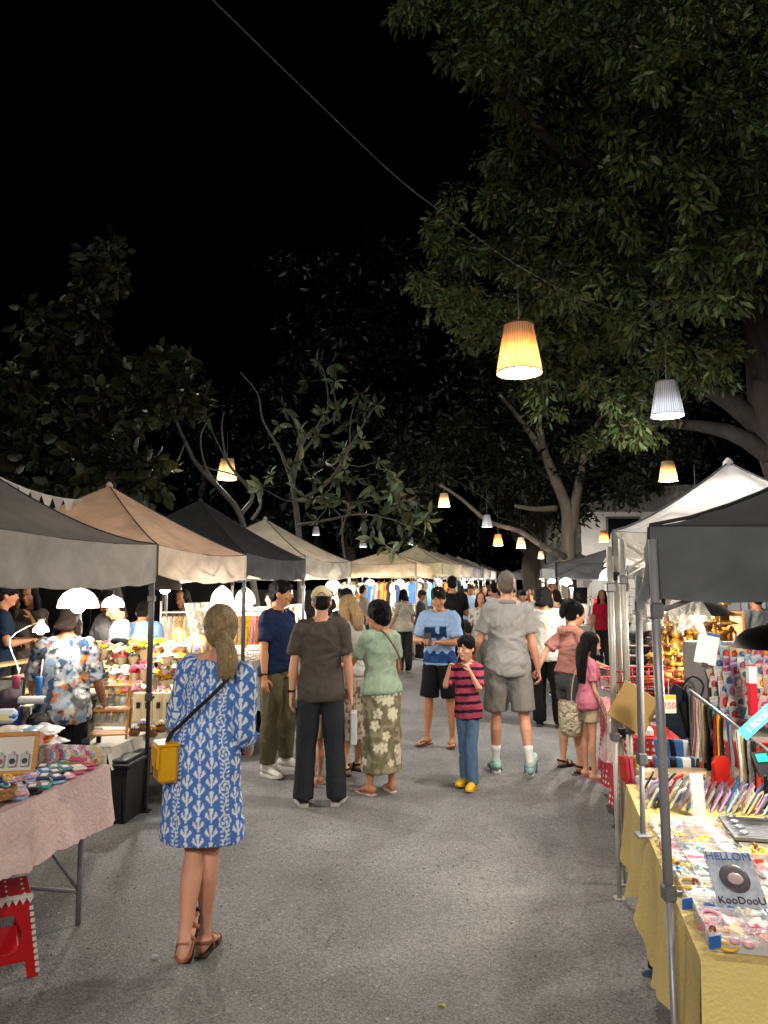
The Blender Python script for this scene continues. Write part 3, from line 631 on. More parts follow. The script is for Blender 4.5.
TIPS2 = [(318, 362, 12.5), (330, 365, 12.5), (308, 382, 12.5), (335, 382, 12.4), (285, 408, 12.7), (278, 425, 12.7), (338, 410, 12.5), (322, 415, 12.4), (300, 432, 12.6), (318, 436, 12.4), (345, 425, 12.2), (360, 395, 12), (376, 405, 11.9), (366, 412, 11.9),
 (340, 455, 12.2), (346, 448, 12.2), (362, 440, 12), (378, 462, 12), (388, 470, 11.9), (395, 480, 11.8), (404, 488, 11.7), (390, 492, 11.8), (378, 500, 11.8), (400, 502, 11.6), (410, 512, 11.5), (418, 505, 11.4), (412, 526, 11.4), (424, 520, 11.4), (398, 522, 11.5), (380, 515, 11.6),
 (370, 485, 11.9), (360, 500, 11.9), (350, 510, 12), (365, 520, 11.8), (340, 500, 12.1), (322, 495, 12.2), (328, 505, 12.1), (335, 478, 12.2), (352, 478, 12.1), (310, 500, 12.3), (318, 520, 12.2), (290, 470, 12.5), (300, 462, 12.4), (262, 487, 12.2), (270, 475, 12.4), (325, 462, 12.3), (385, 545, 11.3), (393, 552, 11.2), (430, 515, 11.4), (372, 538, 11.6), (345, 470, 12), (312, 478, 12.3), (296, 490, 12.4)]
branchy('frangipani with leaf rosettes on bare branches over the cream canopy', V((P(300, 600, 12.6).x, 12.6, 0)), SPEC2, TIPS2, (.105, .125, .065), .20, 22, M('55524c', rough=.85, bump=2, bs=10, var=.25, vs=6), 9)

# faint far trees closing the lane
def bgtree(label, pxs, pys, d, n, seed, tx):
    base = V((P(tx, 600, d).x, d, 0)); t = thing('background_tree', label, 'tree', base, 0, 'trees around the market')
    mb = MB(); limb(mb, [(0, 0, 0), (.1, 0, 2), (-.1, 0, 4.5), (.3, 0, 8)], .3, .12, rnd); mb.build('trunk', BARK_D, t)
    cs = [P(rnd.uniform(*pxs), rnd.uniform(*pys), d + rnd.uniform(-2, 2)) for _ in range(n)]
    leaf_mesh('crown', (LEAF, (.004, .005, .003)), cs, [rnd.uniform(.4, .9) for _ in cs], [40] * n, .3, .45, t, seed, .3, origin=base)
bgtree('dim rounded tree far behind the bare branches', (270, 420), (250, 560), 26, 120, 31, 350)
bgtree('dark low tree closing the far end of the lane', (400, 560), (480, 575), 50, 110, 32, 480)
bgtree('dark tree behind the white building on the right', (600, 780), (330, 520), 34, 120, 33, 700)
bgtree('dim tree far behind the left canopies', (150, 290), (380, 540), 30, 90, 34, 200)

# ------------------------------------------------------------------ white building on the right
b0 = P(583, 600, 27).x
t = thing('white_building', 'low white clapboard building with a dark window behind the right canopies', 'building', (b0, 27, 0))
mb = MB(); zt = Z(512, 27); mb.box((4, 3, zt / 2), (8, 6, zt))
for k in range(14):
    mb.box((4, -.012, .25 + k * (zt - .3) / 14), (8.02, .022, .03))
mb.build('wall', M('dad8d2', rough=.8, var=.1, vs=2), t)
mb = MB(); zr = Z(506, 27); mb.prism([(-.3, zt), (8.3, zt), (8.3, zr), (4.6, zr + .75), (3.4, zr + .75), (-.3, zr)], 6.4, Matrix.Translation((0, 3, 0))); mb.build('roof', M('8c8a85', rough=.8, var=.1), t)
wx = P(623, 530, 27).x - b0; mb = MB(); mb.box((wx, -.03, Z(530, 27)), (1.25, .06, .95), bev=.01); w_ = mb.build('window', M('6d6c68', rough=.6), t)
mb = MB(); mb.box((wx, -.065, Z(530, 27)), (1.1, .02, .8)); mb.build('pane', M('16181a', rough=.15), w_)
# light grey corrugated screen wall behind the right stalls
t = thing('corrugated_wall', 'light grey corrugated wall behind the gold figurine stall', 'wall', (4.95, 10.5, 0))
mb = MB()
def cw(u, v): return V((u * 7, .03 * math.sin(u * 360), v * 1.92))
mb.grid(cw, 540, 1); mb.build('panel', M('8f9194', rough=.55, var=.08, vs=2), t)
mb = MB(); mb.box((3.5, .06, 1.92), (7.1, .06, .06)); mb.box((3.5, .06, .04), (7.1, .06, .08)); mb.build('rail', M('77787a', rough=.5), t)
# dark hoarding behind the left stalls
t = thing('dark_fence', 'dark hoarding behind the left-hand stalls', 'fence', (-9.5, 13.5, 0))
mb = MB(); mb.box((3.4, 0, 1.1), (6.8, .05, 2.2)); mb.build('panel', M('1c1b1b', rough=.8, var=.2), t)
mb = MB()
for k in range(8): mb.box((k * .97, -.05, 1.1), (.06, .06, 2.25))
mb.build('post', M('2c2b2a', rough=.7), t)
# ------------------------------------------------------------------ people
def remeshed(name, mb, voxel, smooth=4, extra=None, mats=None, parent=None, wr=0., wseed=0, colfn=None, wscale=(7, 7, 3.2), dens=None, scale=1.0, off=V((0, 0, 0)), gravity=True):
    me0 = bpy.data.meshes.new('t'); me0.from_pydata(mb.v, [], mb.f); o = bpy.data.objects.new('t', me0); COL.objects.link(o)
    m = o.modifiers.new('r', 'REMESH'); m.mode = 'VOXEL'; m.voxel_size = voxel; m.use_smooth_shade = True
    if smooth: s_ = o.modifiers.new('s', 'SMOOTH'); s_.iterations = smooth; s_.factor = .5
    dg = bpy.context.evaluated_depsgraph_get(); ev = o.evaluated_get(dg); me = bpy.data.meshes.new_from_object(ev)
    COL.objects.unlink(o); bpy.data.objects.remove(o); bpy.data.meshes.remove(me0)
    n = len(me.vertices); co = np.empty(n * 3, dtype=np.float32); me.vertices.foreach_get('co', co); co = co.reshape(-1, 3).astype(np.float64)
    nr = np.empty(n * 3, dtype=np.float32); me.vertices.foreach_get('normal', nr); nr = nr.reshape(-1, 3)
    cols = colfn(co) if colfn is not None else None
    if wr:
        q = co * np.array(wscale)
        warp = vnoise(co, 5, wseed + 9)[:, None] * np.array([.8, .8, .8])
        f1 = 1 - np.abs(vnoise(q + warp, 1.6, wseed)) * 2; f2 = 1 - np.abs(vnoise(q * 2.1 + warp * 2, 1.6, wseed + 3)) * 2; f3 = vnoise(co, 4, wseed + 5)
        d = wr * (.55 * f1 + .28 * f2 + .5 * f3)
        co = co + nr * d[:, None]
    vs = [tuple(x) for x in co]; fs = []; ls = np.empty(len(me.loops), dtype=np.int32); me.loops.foreach_get('vertex_index', ls)
    st = np.empty(len(me.polygons), dtype=np.int32); me.polygons.foreach_get('loop_start', st); tt = np.append(st[1:], len(ls))
    fs = [tuple(ls[a:b]) for a, b in zip(st.tolist(), tt.tolist())]
    bpy.data.meshes.remove(me)
    out = MB(); out.v = vs; out.f = fs; out.mi = [0] * len(fs); out.sm = [True] * len(fs)
    if cols is not None: out.c = [tuple(c) for c in cols]
    if extra is not None:
        o_ = len(out.v); out.v += extra.v; out.f += [tuple(i + o_ for i in f) for f in extra.f]; out.mi += extra.mi; out.sm += extra.sm
        if out.c is not None: out.c += [(.5, .5, .5)] * len(extra.v)
    sc3 = scale if hasattr(scale, '__len__') else (scale,) * 3
    out.v = [((x + off.x) * sc3[0], (y + off.y) * sc3[1], (z + off.z) * sc3[2]) for x, y, z in out.v]
    return out.build(name, mats, parent)

def fab(col, **k):
    d = dict(rough=.85, bump=.6, bs=240, var=.07, vs=14, spec=.15); d.update(k); return M(col, **d)
SKIN = {k: M(v, rough=.55, var=.07, vs=20, spec=.35, bump=.15, bs=120) for k, v in dict(fair='c48e74', tan='b07a58', light='c99878', brown='92613f').items()}
EYE = M('1b1411', rough=.15); LIP = M('96493f', rough=.45); SCL = M('cfc6bd', rough=.2); NAIL = M('d9a793', rough=.3)
HAIRM = {k: M(v, rough=.5, bump=1.6, bs=110, var=.5, vs=60, stretch=(3, 3, .35), spec=.12) for k, v in dict(black='0f0d0d', dark='1d1612', brown='33231a', blonde='98825f', blond2='a88a60', grey='6f655b').items()}

def dirv(yaw, pitch):      # yaw: 0 forward (+Y), 90 = to the right (+X); pitch: -90 straight down
    y, p = R(yaw), R(pitch); return V((math.sin(y) * math.cos(p), math.cos(y) * math.cos(p), math.sin(p)))

def person(label, pos, rot, h=1.7, w=1., sex='m', skin='tan', lean=0., side=0., head=(0, 0, 0), armL=((-70, -80), (-60, -75)), armR=((70, -80), (60, -75)),
           legL=((-90, -88), (-90, -90), 0), legR=((90, -88), (90, -90), 0), top=None, bottom=None, dress=None, shoes=None, hair=None, cap=None, vox=.009, handdirL=None, handdirR=None, fist=.45, kid=False, seed=1, extras=None, lift=0., shx=None, group=None):
    s = h / 1.75; t = thing('person', label, 'person', (pos[0], pos[1], lift), R(rot), group)
    low = vox > .013
    rs = random.Random(seed)
    hs = (1.22 if h < 1.3 else 1.12 if h < 1.45 else 1.0) if kid else 1.0        # children's heads are bigger
    shw = (shx or (.160 if sex == 'm' else .140)) * (1.0 if not kid else .86)
    fem = sex == 'f'
    Rl = lambda p: _lean(V(p))
    la, sa = R(lean), R(side)
    def _lean(p):
        if p.z <= .98: return p
        k = min(1, (p.z - .98) / .25); q = p - V((0, 0, .98))
        M3 = Matrix.Rotation(-la * (.5 + .5 * k), 3, 'X') @ Matrix.Rotation(sa * (.5 + .5 * k), 3, 'Y'); return M3 @ q + V((0, 0, .98))
    # torso sections z, half width, half depth, y offset
    if fem: T = [(.84, .150 * w, .105 * w, -.01), (.90, .172 * w, .122 * w, -.015), (.97, .166 * w, .115 * w, -.01), (1.04, .142 * w, .098 * w, 0), (1.11, .130 * w, .092 * w, .0), (1.18, .136 * w, .098 * w, .005), (1.26, .150 * w, .115 * w, .015), (1.33, .150, .100, .005), (1.39, .142, .080, -.005), (1.43, .105, .066, -.012), (1.46, .060, .054, -.012)]
    else: T = [(.84, .150 * w, .110 * w, -.005), (.90, .163 * w, .118 * w, -.01), (.97, .158 * w, .113 * w, -.0), (1.04, .150 * w, .110 * w, .008), (1.11, .148 * w, .110 * w, .008), (1.18, .155 * w, .112 * w, .006), (1.26, .168 * w, .118 * w, .006), (1.33, .172, .110, .0), (1.39, .165, .088, -.008), (1.43, .120, .070, -.012), (1.46, .066, .060, -.012)]
    T = [(z, a * (.94 if z > 1.2 else .93), b * .93, y) for z, a, b, y in T]
    if kid: T = [(z, a * .88, b * .92, y) for z, a, b, y in T]
    def torso(mb, off=0., z0=.84, z1=1.46, offb=None, flare=0., top=True):
        ob = off if offb is None else offb
        def at(z):
            for i in range(len(T) - 1):
                if T[i][0] <= z <= T[i + 1][0]:
                    k = (z - T[i][0]) / (T[i + 1][0] - T[i][0]); return [T[i][j] + (T[i + 1][j] - T[i][j]) * k for j in (1, 2, 3)]
            return list(T[0][1:]) if z < T[0][0] else list(T[-1][1:])
        zs = [z0] + [q[0] for q in T if z0 + .015 < q[0] < z1 - .015] + [z1]; pts = []; rad = []
        for z in zs:
            a, b, y = at(z); k = max(0, min(1, (1.2 - z) / .35)); o_ = ob + (off - ob) * max(0, min(1, (1.3 - z) / .2)) if False else (off + (flare * k))
            pts.append(Rl((0, y, z))); rad.append((a + o_, b + o_ * .9))
        mb.loft(pts, rad, (1, 0, 0), 28, 3)
    nk = V((0, -.01, 1.44)); hc = V((0, .018, 1.52))
    body = MB(); torso(body)
    body.loft([Rl((0, -.012, 1.42)), Rl((0, -.006, 1.48)), Rl((0, .004, 1.56))], [(.066, .066), (.054, .056), (.054, .06)] if not fem else [(.056, .058), (.046, .049), (.046, .052)], (1, 0, 0), 16, 2)
    arms = {}
    for sg, spec, hd in ((-1, armL, handdirL), (1, armR, handdirR)):
        S = Rl((sg * shw, -.008, 1.395)); ua, fa = spec[0], spec[1]
        L1, L2 = .285, .25
        E = S + dirv(*ua) * L1; Wp = E + dirv(*fa) * L2; hdv = dirv(*hd) if hd else dirv(*fa)
        arms[sg] = (S, E, Wp, hdv)
        inn = Rl((sg * .07, -.01, 1.40)); aw = (.5 + .5 * w) * (.86 if fem else 1.) * (.85 if kid else 1)
        body.loft([inn, Rl((sg * shw * .75, -.008, 1.405)), S, S.lerp(E, .12)], [(.045, .052), (.052, .056), (.05 * aw, .052 * aw), (.048 * aw,) * 2], (0, 1, 0), 14, 2)
        body.loft([Rl((sg * .035, -.014, 1.475)), Rl((sg * .09, -.014, 1.445)), Rl((sg * shw * .85, -.01, 1.42))], [(.022, .03), (.03, .036), (.03, .034)], (0, 1, 0), 10, 2)
        body.loft([S, S.lerp(E, .3), S.lerp(E, .7), E, E.lerp(Wp, .22), E.lerp(Wp, .6), Wp, Wp + hdv * .02], [(.050 * aw,) * 2, (.047 * aw,) * 2, (.040 * aw,) * 2, (.036 * aw,) * 2, (.040 * aw,) * 2, (.031 * aw,) * 2, (.024, .021), (.024, .018)], (0, 1, .2), 14, 2)
    legs = {}
    for sg, spec in ((-1, legL), (1, legR)):
        Hp = V((sg * (.085 if not kid else .07), 0, .90)); K = Hp + dirv(*spec[0]) * .41; A = K + dirv(*spec[1]) * .405; legs[sg] = (Hp, K, A, spec[2], spec[3] if len(spec) > 3 else sg * 10)
        lw = (.4 + .6 * w) * (.85 if kid else 1.)
        sh = (A - K).normalized(); bk = V((0, -1, 0)) - sh * V((0, -1, 0)).dot(sh)
        body.loft([Hp + V((0, 0, .03)), Hp.lerp(K, .25), Hp.lerp(K, .6), K, K.lerp(A, .12) + bk * .008, K.lerp(A, .32) + bk * .016, K.lerp(A, .62) + bk * .006, K.lerp(A, .88), A],
                  [(.082 * lw, .095 * lw), (.078 * lw, .086 * lw), (.062 * lw, .066 * lw), (.050 * lw, .054 * lw), (.048 * lw, .052 * lw), (.052 * lw, .058 * lw), (.040 * lw, .043 * lw), (.030, .034), (.031, .036)], (1, 0, 0), 18, 2)
    # feet: local frame, x right, y to the toes, ankle at origin
    def foot_tf(sg):
        Hp, K, A, ph, yaw = legs[sg]; M3 = Matrix.Rotation(-R(yaw), 3, 'Z') @ Matrix.Rotation(-R(ph), 3, 'X'); return A, M3
    FH = .078
    for sg in (-1, 1):
        A, M3 = foot_tf(sg); f = lambda x, y, z: A + M3 @ V((x * .95, y, z))
        body.loft([f(0, -.062, -.045), f(0, -.045, -.04), f(0, -.0, -.032), f(0, .05, -.045), f(sg * .004, .1, -.056), f(sg * .003, .135, -.062)], [(.02, .024), (.031, .036), (.034, .042), (.036, .030), (.044, .019), (.040, .012)], M3 @ V((1, 0, 0)), 14, 2)
        if not low:
            for k in range(5):
                x = -sg * (.030 - k * .0155); body.ball(f(x, .152 - abs(k - .6) * .008, -.066), (.011 if k == 0 else .0085, .02, .010), 8, 6, rot=M3)
    # head
    hy, hp, hr = head
    HR = Matrix.Rotation(-R(hy), 3, 'Z') @ Matrix.Rotation(R(hp), 3, 'X') @ Matrix.Rotation(R(hr), 3, 'Y')
    HB = Rl((0, .0, 1.515))          # pivot
    LR = Matrix.Rotation(-la * .5, 3, 'X')
    hf = lambda x, y, z: HB + LR @ (HR @ (V((x, y + .01, z)) * hs))
    HRx = LR @ HR
    prof = [(-.004, .022, .026, .070), (.012, .040, .050, .052), (.035, .054, .068, .034), (.065, .063, .083, .018), (.095, .069, .092, .008), (.125, .073, .097, .002), (.155, .074, .098, -.002), (.185, .067, .089, -.004), (.208, .050, .068, -.006), (.222, .026, .036, -.008)]
    body.loft([hf(0, c, z) for z, a, b, c in prof], [(a * hs, b * hs) for z, a, b, c in prof], HRx @ V((1, 0, 0)), 24, 2)
    body.loft([hf(0, .0, .02), hf(0, -.02, .09)], [(.05 * hs, .055 * hs), (.062 * hs, .075 * hs)], HRx @ V((1, 0, 0)), 16)
    if not low:
        body.loft([hf(0, .093, .118), hf(0, .107, .098), hf(0, .118, .080), hf(0, .100, .072)], [(.008 * hs, .008), (.010 * hs, .012), (.015 * hs, .012), (.010, .006)], HRx @ V((1, 0, 0)), 10, 2)
        body.ball(hf(0, .096, .048), (.024 * hs, .012, .010), 10, 6, rot=HRx); body.ball(hf(0, .088, .012), (.02, .016, .013), 10, 6, rot=HRx)
        for sg in (-1, 1):
            body.ball(hf(sg * .033, .082, .125), (.021, .014, .010), 10, 6, rot=HRx)
            body.ball(hf(sg * .043, .066, .075), (.024, .022, .024), 10, 6, rot=HRx)
    for sg in (-1, 1): body.ball(hf(sg * .074, -.006, .09), (.010, .021, .032), 10, 8, rot=HRx @ Matrix.Rotation(sg * .25, 3, 'Z'))
    ex = MB()
    if not low:
        for sg in (-1, 1):
            ex.ball(hf(sg * .032, .0855, .1085), (.0135, .006, .0075), 10, 6, 3, rot=HRx); ex.ball(hf(sg * .032, .0895, .1085), (.006, .004, .006), 8, 6, 1, rot=HRx)
            ex.loft([hf(sg * .014, .0975, .128), hf(sg * .032, .0965, .133), hf(sg * .05, .082, .129)], [(.003, .002), (.0035, .003), (.002, .002)], (0, 0, 1), 6, mi=4)
        ex.loft([hf(-.024, .094, .0475), hf(-.008, .1065, .051), hf(0, .108, .049), hf(.008, .1065, .051), hf(.024, .094, .0475)], [(.002, .002), (.0055, .004), (.0055, .004), (.0055, .004), (.002, .002)], (0, 0, 1), 8, 1, mi=2)
    # hands
    for sg in (-1, 1):
        S, E, Wp, hd = arms[sg]; fo = (Wp - E).normalized()
        # palm normal points to the body's middle, thumb forward
        side_ = V((0, 1, 0)) - hd * hd.y
        if side_.length < .35: side_ = V((0, 0, 1)) - hd * hd.z
        side_.normalize(); pn = hd.cross(side_) * (1 if sg > 0 else -1)
        if pn.dot(V((-sg, 0, 0))) < 0 and abs(pn.x) > .3: pn = -pn
        hk = s and (.9 if fem else 1.) * (.85 if kid else 1.); c = Wp
        body.loft([c - hd * .01, c + hd * .02, c + hd * .05 * hk, c + hd * .085 * hk, c + hd * .096 * hk], [(.022, .017), (.028 * hk, .016), (.038 * hk, .014), (.040 * hk, .012), (.036 * hk, .008)], side_, 14, 2)
        for k in range(4):
            u = (.029 - k * .0195) * hk; L = (.066, .074, .069, .053)[k] * hk; r = (.0082, .0085, .008, .007)[k] * (.92 if fem else 1.) * (.9 if kid else 1)
            cu = fist * (1 + .18 * k); a = c + hd * (.080 - .004 * abs(k - 1)) * hk + side_ * u; p = [a]; ang = 0
            for q, fr in enumerate((.45, .32, .23)):
                ang += cu * (.5, .85, .55)[q]; p.append(p[-1] + (hd * math.cos(ang) + pn * math.sin(ang)) * L * fr * (1.1))
            tgt = body if low else ex
            tgt.loft([a - hd * .012] + p, [(r, r), (r * 1.05, r), (r * .98, r * .95), (r * .9, r * .85), (r * .6, r * .55)], side_, 8, 1)
        a = c + hd * .022 * hk + side_ * .024 * hk; b = a + (side_ * .75 + hd * .55 + pn * .35).normalized() * .036 * hk; d = b + (side_ * .25 + hd * .85 + pn * .4).normalized() * .028 * hk; e = d + (hd * .85 + pn * .45).normalized() * .022 * hk
        (body if low else ex).loft([a - side_ * .01, b, d, e], [(.0125, .0125), (.0105, .0105), (.009, .0088), (.006, .0055)], hd, 8, 1)
    # where does the lowest sole touch
    soles = []
    for sg in (-1, 1):
        A, M3 = foot_tf(sg)
        for y in (-.06, .12, .17): soles.append((A + M3 @ V((0, y, -FH - (.014 if y < .15 else -.0)))).z)
    off = V((0, 0, -min(soles)))
    hm = HAIRM[hair['col']] if hair else HAIRM['black']
    KW = dict(scale=s, off=off)
    remeshed('body', body, vox, 3, ex, [SKIN[skin], EYE, LIP, SCL, hm], t, **KW)
    vc = .0105 if not low else .02
    def arm_cover(mb, sg, frac, r0, r1):
        S, E, Wp, hd = arms[sg]; aw = (.5 + .5 * w) * (.9 if fem else 1.) * (.85 if kid else 1)
        Li = [Rl((sg * .06, -.01, 1.395)), Rl((sg * shw * .8, -.008, 1.40)), S]; rd = [(.055, .06), (.062, .062), (.066 * aw + r0, .066 * aw + r0)]
        if frac <= 1: Li += [S.lerp(E, frac * .5), S.lerp(E, frac)]; rd += [(.060 * aw + r0 * .9,) * 2, (.056 * aw + r1,) * 2]
        else: Li += [S.lerp(E, .5), E, E.lerp(Wp, (frac - 1))]; rd += [(.055 * aw + r0,) * 2, (.047 * aw + r0,) * 2, (.040 * aw + r1,) * 2]
        mb.loft(Li, rd, (0, 1, .2), 16, 3)
        mb.loft([Rl((sg * .05, -.014, 1.45)), Rl((sg * .10, -.014, 1.435)), Rl((sg * shw * .9, -.01, 1.412))], [(.024, .03), (.034, .04), (.042, .046)], (0, 1, 0), 12, 2)
    if top:
        mb = MB(); lo = min(.022, top.get('loose', .02) * .7); torso(mb, lo, top.get('z0', .86), 1.445, flare=top.get('flare', .012) * .6 + .016)
        for sg in (-1, 1): arm_cover(mb, sg, top.get('sleeve', .6), top.get('sl', .001) + lo * .2, top.get('sl2', .004) + lo * .25)
        if top.get('hood'): mb.loft([Rl((-.08, -.03, 1.46)), Rl((-.05, -.095, 1.44)), Rl((0, -.115, 1.42)), Rl((.05, -.095, 1.44)), Rl((.08, -.03, 1.46))], [(.022, .03), (.035, .04), (.04, .045), (.035, .04), (.022, .03)], (0, 0, 1), 12, 3)
        o = remeshed('shirt', mb, top.get('vox', vc), 3, None, top['mat'], t, top.get('wr', .010) * 1.6, seed, top.get('colfn'), wscale=(6, 6, 6), **KW)
        if top.get('collar'):
            cb = MB(); cb.loft([Rl((.075 * math.sin(a), -.012 + .072 * math.cos(a), 1.452 + .012 * math.cos(a + math.pi))) for a in [R(x) for x in range(15, 346, 15)]], [(.02, .009)] * 23, (0, 0, 1), 8)
            cb.v = [((x + off.x) * s, (y + off.y) * s, (z + off.z) * s) for x, y, z in cb.v]; cb.build('collar', top['collar'], o)
    if bottom:
        kd = bottom['kind']; mb = MB(); lo = bottom.get('loose', .012) * .6
        if kd in ('trousers', 'shorts'):
            torso(mb, .004, .84, bottom.get('waist', 1.0)); 
            for sg in (-1, 1):
                Hp, K, A, ph, yaw = legs[sg]; lw = (.4 + .6 * w) * (.85 if kid else 1.)
                if kd == 'trousers':
                    e_ = bottom.get('cuff', .062); mb.loft([Hp + V((-sg * .01, -.01, .05)), Hp.lerp(K, .3), Hp.lerp(K, .7), K, K.lerp(A, .5), A + (K - A).normalized() * bottom.get('up', .03), A - (K - A).normalized() * bottom.get('down', .02)],
                        [(.078 * lw + lo, .098 * lw + lo), (.078 * lw + lo, .090 * lw + lo), (.074 * lw + lo, .080 * lw + lo), (.068 * lw + lo,) * 2, (.064 * lw + lo, .070 * lw + lo), (e_, e_ + .006), (e_ + .002, e_ + .008)], (1, 0, 0), 18, 3)
                else:
                    fr = bottom.get('len', .8); mb.loft([Hp + V((-sg * .01, -.01, .05)), Hp.lerp(K, fr * .4), Hp.lerp(K, fr * .9), Hp.lerp(K, fr)], [(.078 * lw + lo, .098 * lw + lo), (.078 * lw + lo, .092 * lw + lo), (.074 * lw + lo * 1.2, .082 * lw + lo * 1.2), (.075 * lw + lo * 1.2, .083 * lw + lo * 1.2)], (1, 0, 0), 18, 3)
            nm = kd
        else:
            z1 = bottom.get('z', .3); fl = bottom.get('flare', .05); n_ = 7; mid = (legs[-1][2] + legs[1][2]) / 2; pts = [Rl((0, 0, 1.04)), Rl((0, -.008, .97)), V((0, -.012, .90))]; rd = [(T[3][1] + .012, T[3][2] + .012), (T[2][1] + .012, T[2][2] + .014), (T[1][1] + .014, T[1][2] + .02)]
            for k in range(1, n_): q = k / (n_ - 1); pts.append(V((mid.x * q * .6, mid.y * q * .6 - .01, .90 + (z1 - .90) * q))); rd.append((T[1][1] + .014 + fl * q, T[1][2] + .02 + fl * q * 1.1))
            mb.loft(pts, rd, (1, 0, 0), 32, 2); nm = 'skirt'
        remeshed(nm, mb, bottom.get('vox', vc), 3, None, bottom['mat'], t, bottom.get('wr', .008) * 1.25, seed + 4, bottom.get('colfn'), wscale=bottom.get('ws', (8, 8, 3)), **KW)
    if dress:
        mb = MB(); lo = dress.get('loose', .02); z1 = dress['z']; fl = dress['flare']
        torso(mb, lo, .95, 1.445); mid = (legs[-1][1] + legs[1][1]) / 2
        pts = [Rl((0, 0, 1.15)), Rl((0, -.004, 1.05)), V((0, -.01, .95)), V((0, -.012, .85)), V((mid.x * .3, mid.y * .3 - .014, .7)), V((mid.x * .5, mid.y * .6 - .01, z1 + .06)), V((mid.x * .5, mid.y * .6 - .01, z1))]
        rd = [(T[5][1] + lo, T[5][2] + lo), (T[3][1] + lo + .022, T[3][2] + lo + .02), (T[2][1] + lo + .012, T[2][2] + lo + .016), (T[1][1] + lo + .008, T[1][2] + lo + .014), (T[1][1] + lo + fl * .5, T[1][2] + lo + fl * .5), (T[1][1] + lo + fl * .78, T[1][2] + lo + fl * .75), (T[1][1] + lo + fl * .74, T[1][2] + lo + fl * .7)]
        mb.loft(pts, rd, (1, 0, 0), 40, 3)
        for sg in (-1, 1): arm_cover(mb, sg, dress.get('sleeve', 1.4), .010, .016)
        def hem(co): return co
        remeshed('dress', mb, dress.get('vox', vc), 3, None, dress['mat'], t, dress.get('wr', .010) * 1.4, seed + 4, dress.get('colfn'), wscale=(9, 9, 2.6), **KW)
    # shoes
    if shoes:
        kd = shoes['kind']
        for sg in (-1, 1):
            A, M3 = foot_tf(sg); f = lambda x, y, z: A + M3 @ V((x, y, z)); rt = M3 @ V((1, 0, 0))
            tr_ = lambda m_: setattr(m_, 'v', [((x + off.x) * s, (y + off.y) * s, (z + off.z) * s) for x, y, z in m_.v])
            outl = [(-.028, -.062), (.028, -.062), (.036, -.03), (.034, .03), (.046, .1), (.043, .15), (.022, .185), (-.018, .188), (-.041, .155), (-.046, .1), (-.036, .03), (-.036, -.03)]
            def sole(th, z0, grow=1.0, mi=0):
                m_ = MB(); vs = []
                for z, g_ in ((z0, .97), (z0 + th * .3, 1.0), (z0 + th, 1.0)):
                    for x, y in outl: vs.append(f((x * grow * g_) * (1 if sg > 0 else -1), (y - .05) * grow * g_ + .05, z + (.012 * max(0, (y - .13) / .06) if z < z0 + th else .006 * max(0, (y - .13) / .06))))
                n_ = len(outl); fs = [tuple(range(n_ - 1, -1, -1)), tuple(range(2 * n_, 3 * n_))] + [(j * n_ + k, j * n_ + (k + 1) % n_, (j + 1) * n_ + (k + 1) % n_, (j + 1) * n_ + k) for j in range(2) for k in range(n_)]
                m_.add(vs, fs, mi, False); return m_
            if kd == 'sneaker' or kd == 'crocs':
                m_ = MB(); hi = -.005 if kd == 'sneaker' else -.03
                m_.loft([f(0, -.066, -.05), f(0, -.056, -.04), f(0, -.03, -.03), f(0, .02, -.03), f(0, .07, -.038), f(0, .13, -.052), f(0, .172, -.062), f(0, .186, -.068)], [(.018, .026), (.034, .038), (.041, .046 if kd == 'sneaker' else .040), (.043, .046 if kd == 'sneaker' else .044), (.047, .040), (.049, .030 if kd == 'sneaker' else .036), (.036, .021), (.016, .010)], rt, 20, 3)
                if kd == 'sneaker': m_.loft([f(0, -.012, -.04), f(0, -.008, .0), f(0, -.006, .012)], [(.04, .05), (.040, .048), (.042, .05)], rt, 16, 1)
                tr_(m_); so = m_.build('shoe', shoes['mat'], t)
                q = sole(.026, -.092, 1.06); tr_(q); q.build('sole', shoes.get('sole', M('d8d5cc', rough=.6)), so)
                if shoes.get('stripe'):
                    q = MB()
                    for e_ in (-1, 1): q.loft([f(e_ * .046, -.035, -.066), f(e_ * .050, .02, -.052), f(e_ * .047, .06, -.04), f(e_ * .05, .10, -.06)], [(.010, .005), (.011, .005), (.009, .005), (.006, .005)], (0, 0, 1), 6, 1)
                    tr_(q); q.build('stripe', shoes['stripe'], so)
                if kd == 'crocs' and not low:
                    q = MB(); q.loft([f(-.046, -.0, -.05), f(-.03, -.065, -.035), f(0, -.078, -.032), f(.03, -.065, -.035), f(.046, .0, -.05)], [(.009, .004)] * 5, (0, 0, 1), 8, 2)
                    tr_(q); q.build('heel_strap', shoes['mat'], so)
                    q = MB()
                    for a_ in range(3):
                        for b_ in range(3): q.ball(f(-.02 + a_ * .02, .085 + b_ * .024, -.012 - b_ * .012), (.0045, .0045, .006), 6, 4)
                    tr_(q); q.build('vent_holes', M('6a4a00'), so)
                if shoes.get('sock'):
                    K = legs[sg][1]; q = MB(); q.loft([A - (K - A).normalized() * .02, A.lerp(K, .12), A.lerp(K, shoes.get('sockh', .3))], [(.036, .040), (.034, .038), (.043, .047)], (1, 0, 0), 16, 2); tr_(q); q.build('sock', shoes['sock'], t)
            else:
                q = sole(.014 if kd != 'thick' else .026, -FH - .014 if kd != 'thick' else -.092, 1.0); tr_(q); so = q.build('sandal', shoes.get('solemat', shoes['mat']), t)
                q = MB()
